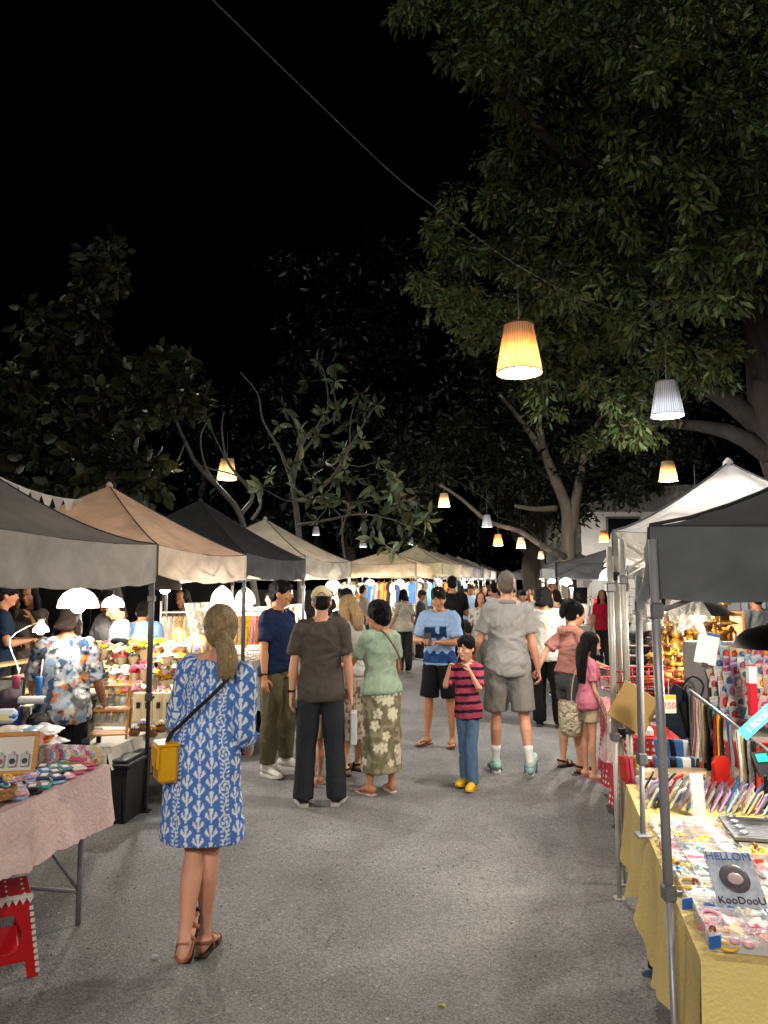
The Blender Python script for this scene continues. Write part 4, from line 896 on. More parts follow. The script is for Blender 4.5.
                if kd == 'flipflop':
                    for e_ in (-1, 1): q.loft([f(-sg * .014, .135, -.052), f(e_ * .03, .085, -.034), f(e_ * .044, .045, -.066)], [(.006, .004)] * 3, (0, 0, 1), 8, 2)
                else:
                    q.loft([f(-.046, .095, -.068), f(-.03, .095, -.036), f(0, .095, -.031), f(.03, .095, -.036), f(.046, .095, -.068)], [(.012, .004)] * 5, M3 @ V((0, 1, 0)), 8, 2)
                    q.loft([f(-.042, .03, -.07), f(-.034, .035, -.02), f(0, .045, -.008), f(.034, .035, -.02), f(.042, .03, -.07)], [(.011, .004)] * 5, M3 @ V((0, 1, 0)), 8, 2)
                    q.loft([f(-.038, .025, -.035), f(-.036, -.04, -.02), f(0, -.072, -.012), f(.036, -.04, -.02), f(.038, .025, -.035)], [(.010, .004)] * 5, (0, 0, 1), 8, 2)
                tr_(q); q.build('strap', shoes['mat'], so)
    # hair
    if hair:
        kd = hair['kind']; mb = MB(); X_ = HRx @ V((1, 0, 0)); S_ = V((hs, hs, hs))
        long_ = kd not in ('short', 'crew', 'bald')
        if kd == 'crew':
            mb.ball(hf(0, -.022, .135), (.0775 * hs, .094 * hs, .094 * hs), 20, 14, rot=HRx); mb.ball(hf(0, -.045, .09), (.069 * hs, .062 * hs, .072 * hs), 18, 12, rot=HRx)
        elif kd == 'short':
            mb.ball(hf(0, -.008, .144), (.084 * hs, .106 * hs, .092 * hs), 20, 14, rot=HRx); mb.ball(hf(0, -.05, .085), (.072 * hs, .064 * hs, .075 * hs), 18, 12, rot=HRx)
            mb.ball(hf(.0, .062, .178), (.062 * hs, .042 * hs, .034 * hs), 14, 10, rot=HRx)
            for e_ in (-1, 1): mb.ball(hf(e_ * .066, .012, .125), (.014, .026, .032), 10, 8, rot=HRx)
        elif kd == 'curly':
            rs2 = random.Random(5)
            mb.ball(hf(0, -.02, .13), (.100 * hs, .112 * hs, .105 * hs), 20, 14, rot=HRx); mb.ball(hf(0, -.06, .07), (.09, .075, .09), 18, 12, rot=HRx)
            for k in range(150):
                d = V((rs2.gauss(0, 1), rs2.gauss(-.35, 1), rs2.gauss(.2, 1))).normalized(); 
                if d.y > .55 and d.z < .45: continue
                mb.ball(hf(d.x * .100, -.026 + d.y * .112, .118 + d.z * .105), rs2.uniform(.013, .022), 6, 5)
        else:
            mb.ball(hf(0, -.016, .140), (.086 * hs, .104 * hs, .094 * hs), 22, 14, rot=HRx); mb.ball(hf(0, -.045, .085), (.076 * hs, .068 * hs, .08 * hs), 18, 12, rot=HRx)
            for e_ in (-1, 1): mb.ball(hf(e_ * .064, .005, .12), (.024, .045, .05), 10, 8, rot=HRx)
        if kd in ('long', 'verylong', 'bob'):
            dn = {'long': -.16, 'verylong': -.40, 'bob': -.02}[kd]; wd_ = {'long': .088, 'verylong': .10, 'bob': .088}[kd]
            q0 = hf(0, -.05, .1); q1 = hf(0, -.085, .02)
            pts = [q0, q1, q1 + V((0, -.015, dn * .5)), q1 + V((0, -.012, dn))]
            mb.loft(pts, [(.078 * hs, .06 * hs), (.084 * hs, .05 * hs), (wd_, .045), (wd_ * .8, .03)], X_, 24, 4)
            for e_ in (-1, 1):
                a_ = hf(e_ * .07, .0, .10); b_ = hf(e_ * .082, .0, .0); mb.loft([a_, b_, b_ + V((0, -.01, dn * .55)), b_ + V((-e_ * .01, -.02, dn * .9))], [(.03, .04), (.028, .04), (.03, .035), (.015, .02)], X_, 14, 3)
        if kd == 'ponytail':      # low bunched tail swinging to one side
            a_ = hf(.01, -.115, .075); mb.ball(a_, (.032, .03, .032), 12, 8); mb.loft([a_, a_ + V((.02, -.035, -.04)), a_ + V((.038, -.03, -.12)), a_ + V((.035, -.015, -.185)), a_ + V((.025, -.015, -.215))], [(.028, .026), (.046, .038), (.050, .038), (.034, .026), (.010, .01)], X_, 16, 4)
            for k in range(7): x = -.03 + k * .01; mb.loft([a_ + V((x * .5, -.03, -.03)), a_ + V((x + .03, -.06, -.12)), a_ + V((x * 1.2 + .03, -.035, -.22 + .01 * (k % 3)))], [(.007,) * 2, (.010,) * 2, (.004,) * 2], X_, 6, 4)
        if kd == 'bun':
            for e_ in (-.035, .035): mb.ball(hf(e_, -.085, .215), (.036, .034, .034), 12, 8)
            mb.loft([hf(0, -.10, .20), hf(0, -.15, .14), hf(0, -.15, .06), hf(0, -.13, .02)], [(.04, .035), (.045, .035), (.04, .03), (.015, .01)], X_, 12, 3)
        vh = .007 if not low else .014
        def strands(o_): pass
        ho = remeshed('hair', mb, vh, 2, None, [hm], t, hair.get('wr', .005 if kd != 'crew' else .002), seed + 7, None, wscale=(16, 16, 3.5), **KW)
    if cap:
        mb = MB(); rb = .094; pr = []
        c0 = hf(0, -.012, .150)
        vs = []; n_ = 28; m_ = 8
        for i in range(m_ + 1):
            a_ = i / m_ * math.pi / 2
            for k in range(n_): b_ = 2 * math.pi * k / n_; vs.append(hf(.090 * math.cos(a_) * math.cos(b_), -.010 + .109 * math.cos(a_) * math.sin(b_), .135 + .100 * math.sin(a_)))
        fs = [(i * n_ + k, i * n_ + (k + 1) % n_, (i + 1) * n_ + (k + 1) % n_, (i + 1) * n_ + k) for i in range(m_) for k in range(n_)] + [tuple(range(n_ - 1, -1, -1))]
        mb.add(vs, fs); tr2 = lambda m_: setattr(m_, 'v', [((x + off.x) * s, (y + off.y) * s, (z + off.z) * s) for x, y, z in m_.v]); tr2(mb); co_ = mb.build('cap', cap['mat'], t)
        q = MB(); q.loft([hf(0, .075, .138), hf(0, .12, .136), hf(0, .155, .125), hf(0, .175, .115)], [(.082, .006), (.078, .005), (.060, .004), (.03, .003)], X_ if hair else HRx @ V((1, 0, 0)), 20, 3); tr2(q); q.build('brim', cap['mat'], co_)
        q = MB(); q.ball(hf(0, -.01, .236), (.007, .007, .005), 8, 6); q.loft([hf(-.03, -.116, .138), hf(-.02, -.118, .155), hf(0, -.117, .165), hf(.02, -.118, .155), hf(.03, -.116, .138)], [(.003, .003)] * 5, (0, 0, 1), 6, 2); tr2(q); q.build('adjuster', M('5c4a3a', rough=.7), co_)
    fin = lambda p: t.matrix_basis @ ((p + off) * s)
    mw = Matrix.Translation(V((pos[0], pos[1], lift))) @ Matrix.Rotation(R(rot), 4, 'Z')
    return t, {'S': arms, 'w': lambda p: mw @ ((V(p) + off) * s), 'wl': lambda p: mw @ ((Rl(p) + off) * s), 's': s, 'hand': {sg: mw @ ((arms[sg][2] + arms[sg][3] * .06 + off) * s) for sg in (-1, 1)}, 'shr': {sg: mw @ ((arms[sg][0] + off) * s) for sg in (-1, 1)}}

# ---- colour patterns worked into the cloth
def uvcyl(co, r=.19): return np.arctan2(co[:, 0], -co[:, 1]) * r, co[:, 2]
def mixc(a, b, m): return a + (b - a) * m[:, None]
def L3(h): return np.array(lin(h)[:3])
def fans(co):
    u, v = uvcyl(co, .2); W, Hh = .072, .080
    arm = (np.abs(co[:, 0]) > .165) & (co[:, 2] > .98); u = np.where(arm, np.arctan2(np.abs(co[:, 0]) - .19, -(co[:, 1] + .01)) * .062 + .018, u)
    i = np.floor(u / W); v2 = v + (i % 2) * Hh * .5; j = np.floor(v2 / Hh); p = (u / W - i - .5); q = (v2 / Hh - j - .5)
    ros = ((i % 4) == 2) & ((j % 2) == 0); vine = ((i % 4) == 2) & ((j % 2) == 1)
    r = np.hypot(p, q + .42); an = np.arctan2(p, q + .42)
    fan = (r < .82 - .25 * np.abs(an)) & (np.abs(an) < 1.0) & (np.cos(an * 8.5) > -.35) & (r > .16); fan |= (np.abs(p) < .07) & (q < -.1)
    r2 = np.hypot(p, q); th = np.arctan2(q, p); pet = ((r2 < .46 + .05 * np.cos(7 * th)) & (r2 > .34)) | ((r2 < .27) & (np.sin(th * 3 + r2 * 16) > -.1) & (r2 > .06))
    st = (np.abs(p - .12 * np.sin(q * 6)) < .06) | ((np.abs(np.mod(q * 4, 1) - .5 - np.abs(p) * .9) < .2) & (np.abs(p) < .36) & (np.abs(p) > .08))
    m = np.where(ros, pet, np.where(vine, st, fan)).astype(float)
    c = mixc(np.tile(L3('4a74b8'), (len(co), 1)), np.tile(L3('dfe2e6'), (len(co), 1)), m * .95); return c
def blotch(bg, cols, scale=14, thr=.12, seed=0, edge=None):
    def f(co):
        c = np.tile(L3(bg), (len(co), 1)); 
        for k, (h, sc_, th) in enumerate(cols):
            n = vnoise(co, sc_, seed + 11 * k) * .7 + .3 * vnoise(co, sc_ * 2.3, seed + 5 + 11 * k); m = np.clip((n - th) * 14, 0, 1)
            c = mixc(c, np.tile(L3(h), (len(co), 1)), m)
            if edge is not None: e = np.clip(1 - np.abs(n - th) * 30, 0, 1); c = mixc(c, np.tile(L3(edge), (len(co), 1)), e * .6)
        return c
    return f
def hib(co):      # pale hibiscus flowers on olive ground
    u, v = uvcyl(co, .17); c = np.tile(L3('6f6950'), (len(co), 1)); n0 = np.clip(vnoise(co, 26, 3) * 3, 0, 1); c = mixc(c, np.tile(L3('9a9278'), (len(co), 1)), n0 * .7)
    rs = np.random.RandomState(4); m = np.zeros(len(co))
    for k in range(60):
        cu, cv = rs.uniform(-.55, .55), rs.uniform(.2, 1.05); R_ = rs.uniform(.035, .055); th0 = rs.uniform(0, 6)
        r = np.hypot(u - cu, v - cv); th = np.arctan2(v - cv, u - cu) + th0; m = np.maximum(m, (r < R_ * (.55 + .45 * np.abs(np.cos(2.5 * th)))).astype(float) * (r > .006))
    return mixc(c, np.tile(L3('d3ccb2'), (len(co), 1)), m * .9)
def stripes(co):
    k = np.mod((co[:, 2] + .012 * np.sin(co[:, 0] * 9)) / .098, 1); return mixc(np.tile(L3('a34354'), (len(co), 1)), np.tile(L3('1e1c30'), (len(co), 1)), (k < .36).astype(float))
def whale(co):    # pale blue tee with a dark sea-beast print across the chest
    c = np.tile(L3('86a0c0'), (len(co), 1)); x, z = co[:, 0], co[:, 2]; fr = co[:, 1] > .02; dk = L3('182c4c')
    b = ((np.abs(x - .02) < .135) & (z < 1.25 + .03 * np.sin(x * 40)) & (z > 1.17 + .02 * np.sin(x * 55))) | ((x > -.0) & (x < .14) & (z > 1.17) & (z < 1.29)) | ((x < -.04) & (x > -.11) & (z > 1.2) & (z < 1.30))
    w1 = (z < 1.02 + .018 * np.sin(x * 70)) & (z > .90); c = mixc(c, np.tile(dk, (len(co), 1)), (b & fr).astype(float)); c = mixc(c, np.tile(L3('23406e'), (len(co), 1)), w1.astype(float))
    return c
hawaii = blotch('8f979f', [('a8602c', 15, .22), ('2c4562', 14, .24), ('6b86a2', 19, .26), ('b9b6ac', 24, .30), ('3c4048', 30, .34)], seed=2, edge='4a4f58')
leop = blotch('b5aa98', [('6d5a4a', 38, .12)], seed=5)

FC = MC(rough=.85, bump=.5, bs=240, spec=.12)
WHT = fab('c9c6be')
def gx(px, y): return (px - 384) / F * y
ALL = {}
# 1 woman in the blue dress
p, I = person('woman with a low blonde ponytail in a blue and white patterned dress', (gx(208, 3.62) , 3.62), -3, 1.60, 1.0, 'f', 'fair', lean=1, side=8, head=(-14, 0, 0),
    armL=((-75, -74), (-4, -22)), armR=((110, -86), (-6, -28)), legL=((108, -81), (176, -60), -52, -2), legR=((-55, -82), (-150, -86), 0, 4), fist=.5,
    dress=dict(z=.56, flare=.03, mat=FC, colfn=fans, loose=.026, vox=.0052, sleeve=1.35, wr=.007), shoes=dict(kind='sandal', mat=M('8a5a3a', rough=.5), solemat=M('3a2c24', rough=.8)), hair=dict(kind='ponytail', col='blonde', wr=.006), vox=.007, seed=3)
ALL['blue'] = I
# 2 man in the cap
p, I = person('man in a cream cap, grey-brown tee and dark grey trousers, back to the viewer', (gx(322, 5.97), 5.97), 4, 1.68, 1.0, 'm', 'fair', lean=1, head=(0, -8, 0),
    armL=((-86, -78), (-80, -86)), armR=((88, -78), (70, -84)), legL=((-100, -86), (-95, -87), 0, -14), legR=((80, -86), (90, -87), 0, 16), 
    top=dict(mat=fab('4b443e'), sleeve=.72, loose=.024, z0=.82, flare=.018, wr=.011), bottom=dict(kind='trousers', mat=fab('2a2d31'), loose=.024, cuff=.078, down=.03), shoes=dict(kind='sneaker', mat=fab('2c2c2e'), sole=M('b5b2aa', rough=.6)), hair=dict(kind='crew', col='dark'), cap=dict(mat=fab('c4b590')), seed=5)
ALL['cap'] = I
# 3 navy polo
p, I = person('man in a navy polo shirt and olive trousers beside the dark post', (gx(279, 7.0), 7.0), -118, 1.74, 1.08, 'm', 'tan', head=(-28, -6, 0),
    armL=((-85, -80), (-60, -76)), armR=((80, -80), (40, -80)), legL=((-80, -84), (-90, -88), 0, -14), legR=((60, -82), (100, -86), 0, 14),
    top=dict(mat=fab('16233f'), sleeve=.75, loose=.02, z0=.88, collar=fab('121c33'), wr=.010), bottom=dict(kind='trousers', mat=fab('56523e'), loose=.026, cuff=.066, up=.06, down=-.02), shoes=dict(kind='sneaker', mat=M('d0cdc6', rough=.6), sole=M('d8d5cc', rough=.6)), hair=dict(kind='short', col='black'), seed=6)
ALL['navy'] = I
# 4 blonde woman
p, I = person('woman with long blonde hair in a white tee and speckled skirt, seen side on', (gx(353, 6.95), 6.95), 62, 1.60, .98, 'f', 'light', lean=2, head=(0, -14, 0),
    armL=((-60, -72), (-20, -50)), armR=((80, -80), (20, -66)), legL=((-60, -86), (-90, -88), 0, -8), legR=((80, -86), (90, -88), 0, 8),
    top=dict(mat=fab('a9a69e'), sleeve=.7, loose=.022, z0=.95), bottom=dict(kind='skirt', mat=FC, colfn=leop, z=.34, flare=.02, vox=.008), shoes=dict(kind='sandal', mat=M('151515', rough=.6)), hair=dict(kind='long', col='blond2'), seed=8)
ALL['blonde'] = I
# 5 green tee
p, I = person('woman with dark curly hair in a pale green tee and flowered skirt', (gx(381, 6.3), 6.3), 28, 1.56, 1.04, 'f', 'tan', lean=3, head=(-34, -10, 0),
    armL=((-58, -58), (-20, -8)), armR=((85, -78), (5, -42)), legL=((-95, -87), (-90, -89), 0, -16), legR=((85, -87), (90, -89), 0, 10),
    top=dict(mat=fab('8fa28c'), sleeve=.68, loose=.024, z0=.90, wr=.009), bottom=dict(kind='skirt', mat=FC, colfn=hib, z=.20, flare=.012, vox=.008, wr=.009), shoes=dict(kind='flipflop', mat=M('b98a80', rough=.6), solemat=M('c4a8a0', rough=.7)), hair=dict(kind='curly', col='black'), seed=9)
ALL['green'] = I
# 6 child behind
person('child in beige shorts half hidden behind the man in the cream cap', (gx(318, 6.55), 6.55), 60, 1.15, 1, 'm', 'fair', kid=True,
    top=dict(mat=fab('b7a796'), loose=.02), bottom=dict(kind='shorts', mat=fab('b39c7c'), len=.75, loose=.03), shoes=dict(kind='flipflop', mat=M('a06858')), hair=dict(kind='short', col='brown'), vox=.014, seed=10)
# 7 whale tee man
p, I = person('young man in a pale blue printed tee and black shorts looking at his phone', (gx(439, 8.15), 8.15), 158, 1.68, 1.05, 'm', 'tan', head=(-14, -20, 0), lean=2,
    armL=((-40, -70), (50, 2)), armR=((55, -66), (-38, 5)), legL=((-80, -84), (-90, -88), 0, -8), legR=((70, -84), (90, -87), 0, 20), fist=.8,
    top=dict(mat=FC, colfn=whale, sleeve=.78, loose=.026, z0=.86, vox=.0085), bottom=dict(kind='shorts', mat=fab('141416'), len=.92, loose=.035), shoes=dict(kind='flipflop', mat=M('6b4a2f')), hair=dict(kind='short', col='black'), seed=11)
ALL['whale'] = I
# 8 boy
p, I = person('boy in a pink and navy striped polo and jeans with both hands at his mouth', (gx(466, 6.45), 6.45), 150, 1.23, .95, 'm', 'light', kid=True, head=(6, -6, 0),
    armL=((-28, -52), (52, 62)), armR=((30, -50), (-52, 62)), legL=((20, -84), (-160, -86), 0, -4), legR=((-160, -86), (172, -82), -6, 10), fist=1.0, handdirL=(60, 66), handdirR=(-60, 66),
    top=dict(mat=FC, colfn=stripes, sleeve=.8, loose=.03, z0=.82, collar=fab('c9c4bc'), vox=.008), bottom=dict(kind='trousers', mat=fab('56708f', var=.2), loose=.022, cuff=.062, down=.03), shoes=dict(kind='crocs', mat=M('d8a81c', rough=.5), sole=M('d8a81c', rough=.5)), hair=dict(kind='short', col='black'), vox=.0075, seed=12)
# 9 grey man
p, I = person('tall grey-haired man in a grey polo and grey shorts walking away down the lane', (gx(506, 6.95), 6.95), -4, 1.83, .96, 'm', 'fair', lean=2, head=(4, 0, 0),
    armL=((-62, -72), (-22, -40)), armR=((86, -79), (50, -74)), legL=((-20, -82), (-150, -87), 0, -8), legR=((120, -83), (172, -64), -32, 14), shx=.160, fist=.7,
    top=dict(mat=fab('8b8a87'), sleeve=.72, loose=.026, z0=.86, flare=.034, collar=fab('858481'), wr=.011), bottom=dict(kind='shorts', mat=fab('827f79'), len=.9, loose=.042, wr=.012), shoes=dict(kind='sneaker', mat=M('8fb0a4', rough=.6), sole=M('c9cbc6'), sock=fab('d6d4cf'), sockh=.34, stripe=M('24406e')), hair=dict(kind='crew', col='grey'), seed=13)
ALL['grey'] = I
# 10 white tee youth
p, I = person('youth with a black bowl haircut in a white tee and black trousers', (gx(544, 9.2), 9.2), -22, 1.67, 1.0, 'm', 'tan', head=(30, 0, 0),
    armR=((85, -80), (40, -72)), legR=((80, -84), (120, -84), 0, 40), top=dict(mat=fab('b8b4ab'), sleeve=.9, loose=.04, z0=.84, flare=.02), bottom=dict(kind='trousers', mat=fab('0f0f10'), loose=.03, cuff=.08, down=.02), shoes=dict(kind='sneaker', mat=fab('1a1a1a'), sole=M('3a3a3a')), hair=dict(kind='bob', col='black'), seed=14, vox=.011)
# 11 mother
p, I = person('woman with pinned-up black hair in a dusty pink hooded tee and grey shorts', (gx(567, 7.1), 7.1), -68, 1.54, 1.05, 'f', 'light', lean=6, head=(10, -10, 0),
    armL=((-165, -42), (160, -52)), armR=((60, -70), (20, -20)), legL=((-60, -86), (-150, -84), 0, -8), legR=((70, -84), (130, -84), 0, 10), fist=.3, handdirL=(150, -30),
    top=dict(mat=fab('a8766a'), sleeve=.8, loose=.018, z0=.98, hood=True), bottom=dict(kind='shorts', mat=fab('4b4c4d'), len=.46, loose=.02, waist=1.04), shoes=dict(kind='sandal', mat=M('141414')), hair=dict(kind='bun', col='black'), seed=15)
ALL['mother'] = I
# 12 girl
p, I = person('girl with very long black hair in a pink tee by the white posts', (gx(584, 6.75), 6.75), -78, 1.24, 1.0, 'f', 'light', kid=True, lean=2, head=(-5, -10, 0),
    armR=((90, -82), (40, -66)), armL=((-70, -70), (-20, -40)), legL=((-90, -87), (-90, -88), 0, -6), legR=((90, -86), (90, -88), 0, 6),
    top=dict(mat=fab('b96f80'), sleeve=.7, loose=.026, z0=.86), bottom=dict(kind='shorts', mat=fab('b5a48a'), len=.5, loose=.03), shoes=dict(kind='flipflop', mat=M('b06a70'), solemat=M('b06a70')), hair=dict(kind='verylong', col='black', wr=.006), seed=16)
ALL['girl'] = I
# 13 man in the floral shirt
p, I = person('man with collar-length dark hair in a white floral shirt seen from behind', (gx(69, 5.35), 5.35), 14, 1.56, 1.12, 'm', 'tan', lean=9, head=(10, -22, 0),
    armL=((-60, -70), (-10, -30)), armR=((80, -72), (10, -50)), top=dict(mat=FC, colfn=hawaii, sleeve=.95, loose=.034, z0=.84, vox=.0065, flare=.02), bottom=dict(kind='trousers', mat=fab('0e0e10'), loose=.02, cuff=.06), shoes=dict(kind='sneaker', mat=fab('222222')), hair=dict(kind='bob', col='dark'), seed=17)
# people behind the left stalls
def simple(label, px, d, rot, h, topc, botc, hair='short', hc='black', sex='m', skin='tan', kid=False, w=1.0, arms=None, cap=None, colfn=None, head=(0, -8, 0), group=None, lean=2, skirt=None, shorts=False, shoec='1c1c1c', vox=.016, sleeve=.7):
    sd = rnd.randint(1, 9999); A_ = arms or [((-75, -78), (-40, -60)), ((75, -78), (40, -70))]; sw = rnd.uniform(2, 9)
    bt = dict(kind='skirt', mat=fab(botc), z=skirt, flare=.03) if skirt else dict(kind='shorts' if shorts else 'trousers', mat=fab(botc), loose=.022, cuff=.066)
    return person(label, (gx(px, d), d), rot, h, w, sex, skin, lean=lean, head=head, armL=A_[0], armR=A_[1], legL=((180 if sw > 5 else 0, -90 + sw), (180, -86), 0, -8), legR=((0 if sw > 5 else 180, -90 + sw), (180, -88), 0, 8), kid=kid,
        top=dict(mat=FC if colfn else fab(topc), colfn=colfn, sleeve=sleeve, loose=.022), bottom=bt, shoes=dict(kind='sneaker', mat=fab(shoec)), hair=dict(kind=hair, col=hc), cap=dict(mat=fab(cap)) if cap else None, vox=vox, seed=sd, group=group)
PHONE = [((-55, -72), (35, 5)), ((55, -70), (-35, 5))]
simple('man in a navy cap and dark blue tee at the far left edge', 4, 7.6, -60, 1.72, '1d2a3c', '2a2a2e', cap='16181c', arms=PHONE, vox=.011)
simple('woman in a taupe dress with a hand raised to her chin behind the pink table', 34, 8.6, 175, 1.70, '7d7267', '7d7267', 'long', 'dark', 'f', arms=[((-30, -60), (40, 60)), ((70, -76), (-60, -10))], skirt=.3, vox=.011)
simple('woman in a dark blue vest left of the taupe dress', 18, 9.2, 200, 1.62, '24304a', '1d2230', 'bun', 'black', 'f')
simple('woman in a pale grey tee under the small white cone lamp', 112, 8.4, 150, 1.63, '9c9c9c', '4a4a4a', 'short', 'dark', 'f', arms=PHONE, vox=.011)
simple('person in a white tee looking down at a phone beside the pale grey tee', 124, 8.0, 120, 1.58, 'c2bfb8', '3a3a3a', 'short', 'black', 'm', arms=PHONE, head=(0, -30, 0), vox=.011)
simple('person in a light blue shirt bending with the back to the flower stall', 141, 7.9, 10, 1.60, '7f9ec6', '2a2a30', 'short', 'black', 'm', lean=32, w=1.1, vox=.011)
simple('seller in a pale tee between the ribbed lamps and the black canopy post', 273, 8.9, 178, 1.66, 'b9a796', '3b3b3b', 'short', 'black', 'm', head=(0, 0, 0), arms=[((-70, -70), (0, -10)), ((70, -70), (0, -10))], vox=.011)
simple('black haired person just behind the blonde woman', 348, 8.3, 150, 1.66, '2f2b2b', '252525', 'short', 'black', 'm', vox=.011)
simple('person in grey standing among the crochet rack of the flower stall', 186, 9.4, 160, 1.64, '7b7a78', '333333', 'bob', 'dark', 'f', vox=.013)
# down the lane
simple('tall man all in black with his back turned, left of the lane centre', 452, 13, -4, 1.86, '121214', '141416', arms=PHONE, vox=.012)
simple('woman in a cream top with a crossbody strap beside the beige stall', 404, 15, 20, 1.62, 'c0b8a6', '333333', 'bob', 'black', 'f', vox=.012)
simple('woman in a pale patterned tee facing the viewer beyond the striped boy', 480, 12.5, 175, 1.58, 'aaa79f', '6a6a62', 'bob', 'dark', 'f', colfn=blotch('aba79e', [('6f6c66', 24, .2)], seed=8), vox=.012)
simple('small child in a rust patterned dress walking down the lane', 467, 12.2, 0, 1.05, '8a4f42', '8a4f42', 'bun', 'dark', 'f', 'tan', True, skirt=.5, vox=.013)
CR = 'crowd far down the lane'
crowd = [(494, 14.5, 'cfcac0', '555049', 'white shirt just left of the grey haired head', 0), (483, 17, '5c6a86', '2b2b2b', 'slate blue tee in the far crowd', 190), (470, 18, '90a4bc', '333333', 'pale blue tee in the far crowd', 170),
 (461, 19, '2a2a2c', '1b1b1b', 'black tee behind the pale blue one in the crowd', 10), (476, 22, 'a8a49c', '333', 'beige tee deep in the crowd', 180), (489, 21, '3c3c44', '222222', 'charcoal tee deep in the crowd', 0),
 (499, 18, '6b7480', '2b2b2b', 'blue-grey tee under the tiny orange lantern', 0), (522, 15, '8c8577', '3c3a36', 'camouflage-like patterned tee right of the grey haired head', 180), (530, 16.5, '6a4030', '2b2622', 'brown tee right of the patterned one', 160),
 (538, 14.2, 'c9c5bd', '333333', 'white tee beside the thick dark trunk', -30), (556, 11.8, 'b58d84', '6b5048', 'dusty pink top behind the youth in white', 20), (551, 13.4, '262424', '1c1c1c', 'black top between the white tee and the dusty pink one', 200),
 (512, 22, '4c4c50', '2a2a2a', 'dark tee far behind the grey haired man', 180), (505, 26, 'b9b6b0', '444444', 'light tee near the end of the lane', 0), (483, 28, '777777', '333333', 'grey tee near the end of the lane', 180),
 (467, 25, '34405a', '222222', 'navy tee by the far left row', 90), (493, 31, '303030', '222222', 'dark tee at the very end of the lane', 0), (420, 17.5, '3a3a3c', '2a2a2a', 'dark tee inside the beige stall', -90), (437, 20, '6c5d50', '333333', 'brown-grey tee under the pale yellow canopy', -70),
 (362, 16.5, 'b0a090', '3c3c3c', 'sand coloured tee left inside the beige stall', -60), (384, 21.5, '8f6b60', '333333', 'rose-brown tee behind the beige stall counter', 180), (424, 23, 'a5a7ab', '333333', 'light grey tee behind the beige stall post', 180)]
protos = {}
for i, (px, d, a, b, lb, ro) in enumerate(crowd):
    b = b if len(b) == 6 else '333333'; fm = 'f' if i % 3 == 1 else 'm'
    simple('person in a ' + lb, px, d, ro + rnd.uniform(-15, 15), rnd.uniform(1.58, 1.76), a, b, ['short', 'bob', 'short', 'bun', 'crew'][i % 5], ['black', 'dark', 'brown'][i % 3], fm, ['tan', 'light', 'brown'][i % 3], vox=.016 if d < 16 else .022, group=CR, shorts=i % 4 == 0, arms=PHONE if i % 3 == 0 else None)
simple('vendor in a bright red tee under the dark grey tent', 601, 15.2, 160, 1.6, 'b01c34', '252525', 'long', 'black', 'f', vox=.012)
simple('vendor with a short black haircut in grey, back turned, at the corrugated wall', 755, 9.0, 10, 1.66, '6f6f6c', '2a2a2a', 'short', 'black', 'm', vox=.011)
simple('woman in black standing behind the white posts of the silver tent', 640, 8.6, 150, 1.60, '181818', '1c1c1c', 'bob', 'black', 'f', vox=.012)

# ---- things people carry
def strap_tube(mb, pts, w_=.012, th=.004, sub=4, ref=(0, 0, 1)): mb.loft(pts, [(w_, th)] * len(pts), ref, 6, sub)
I = ALL['blue']; wl, ww = I['wl'], I['w']
bp = ww((-.150, -.135, 1.03)); t = thing('handbag', 'small mustard yellow box handbag on a black strap at the hip of the blue dress', 'handbag', bp, R(28))
mb = MB(); mb.box((0, 0, -.06), (.085, .135, .16), bev=.012); mb.build('bag_body', M('c8940f', rough=.42, bump=.3, bs=90, var=.06), t)
mb = MB(); mb.box((-.046, 0, -.03), (.014, .14, .10), bev=.006); mb.box((0, 0, .024), (.10, .14, .014), bev=.006); mb.build('flap', M('d09a10', rough=.4, bump=.3, bs=90), t)
mb = MB()
for y in (-.045, .045): mb = MB(); mb.box((-.054, y, -.08), (.006, .014, .06), bev=.002); mb.build('buckle', M('9a7218', rough=.35, metal=.4), t)
mb = MB(); inv = (Matrix.Translation(bp) @ Matrix.Rotation(R(28), 4, 'Z')).inverted()
pts = [ww((-.15, -.15, 1.04)), wl((-.135, -.14, 1.09)), wl((-.10, -.142, 1.13)), wl((-.03, -.148, 1.22)), wl((.05, -.138, 1.32)), wl((.105, -.098, 1.41)), wl((.115, -.03, 1.462)), wl((.10, .07, 1.42))]
mb.loft([inv @ q for q in pts], [(.009, .003)] * len(pts), inv.to_3x3() @ V((.6, .3, -.6)), 6, 4); mb.build('strap', M('131313', rough=.6), t)
def bag_strap(label, I, pts, bagpos, size, mat, smat, rot=0, w_=.009):
    t = thing('shoulder_bag', label, 'bag', bagpos, rot); inv = (Matrix.Translation(bagpos) @ Matrix.Rotation(rot, 4, 'Z')).inverted()
    mb = MB(); n = 12
    def fn(u, v):
        a = u * 2 * math.pi; r = (.75 + .25 * math.sin(min(1, v * 1.6) * math.pi / 2 + .2)) * (1 if v > .08 else .6 + 5 * v)
        return V((size[0] / 2 * math.cos(a) * r, size[1] / 2 * math.sin(a) * r, -size[2] * (1 - v) ))
    mb.grid(fn, 20, 10); mb.build('pouch', mat, t)
    mb = MB(); mb.loft([inv @ q for q in pts], [(w_, .004)] * len(pts), (0, .5, .5), 6, 4); mb.build('strap', smat, t); return t
I = ALL['green']; wl = I['wl']
t = thing('bag_strap', 'thin tan strap across the back of the pale green tee', 'bag strap', wl((0, -.15, 1.2))); inv = Matrix.Translation(-t.location)
mb = MB(); mb.loft([inv @ wl(q) for q in [(-.05, .02, 1.475), (-.01, -.085, 1.455), (.06, -.135, 1.34), (.12, -.15, 1.22), (.165, -.10, 1.1)]], [(.008, .003)] * 5, (.5, 0, .5), 6, 4); mb.build('strap', M('6a4f36', rough=.6), t)
I = ALL['blonde']; wl, ww = I['wl'], I['w']
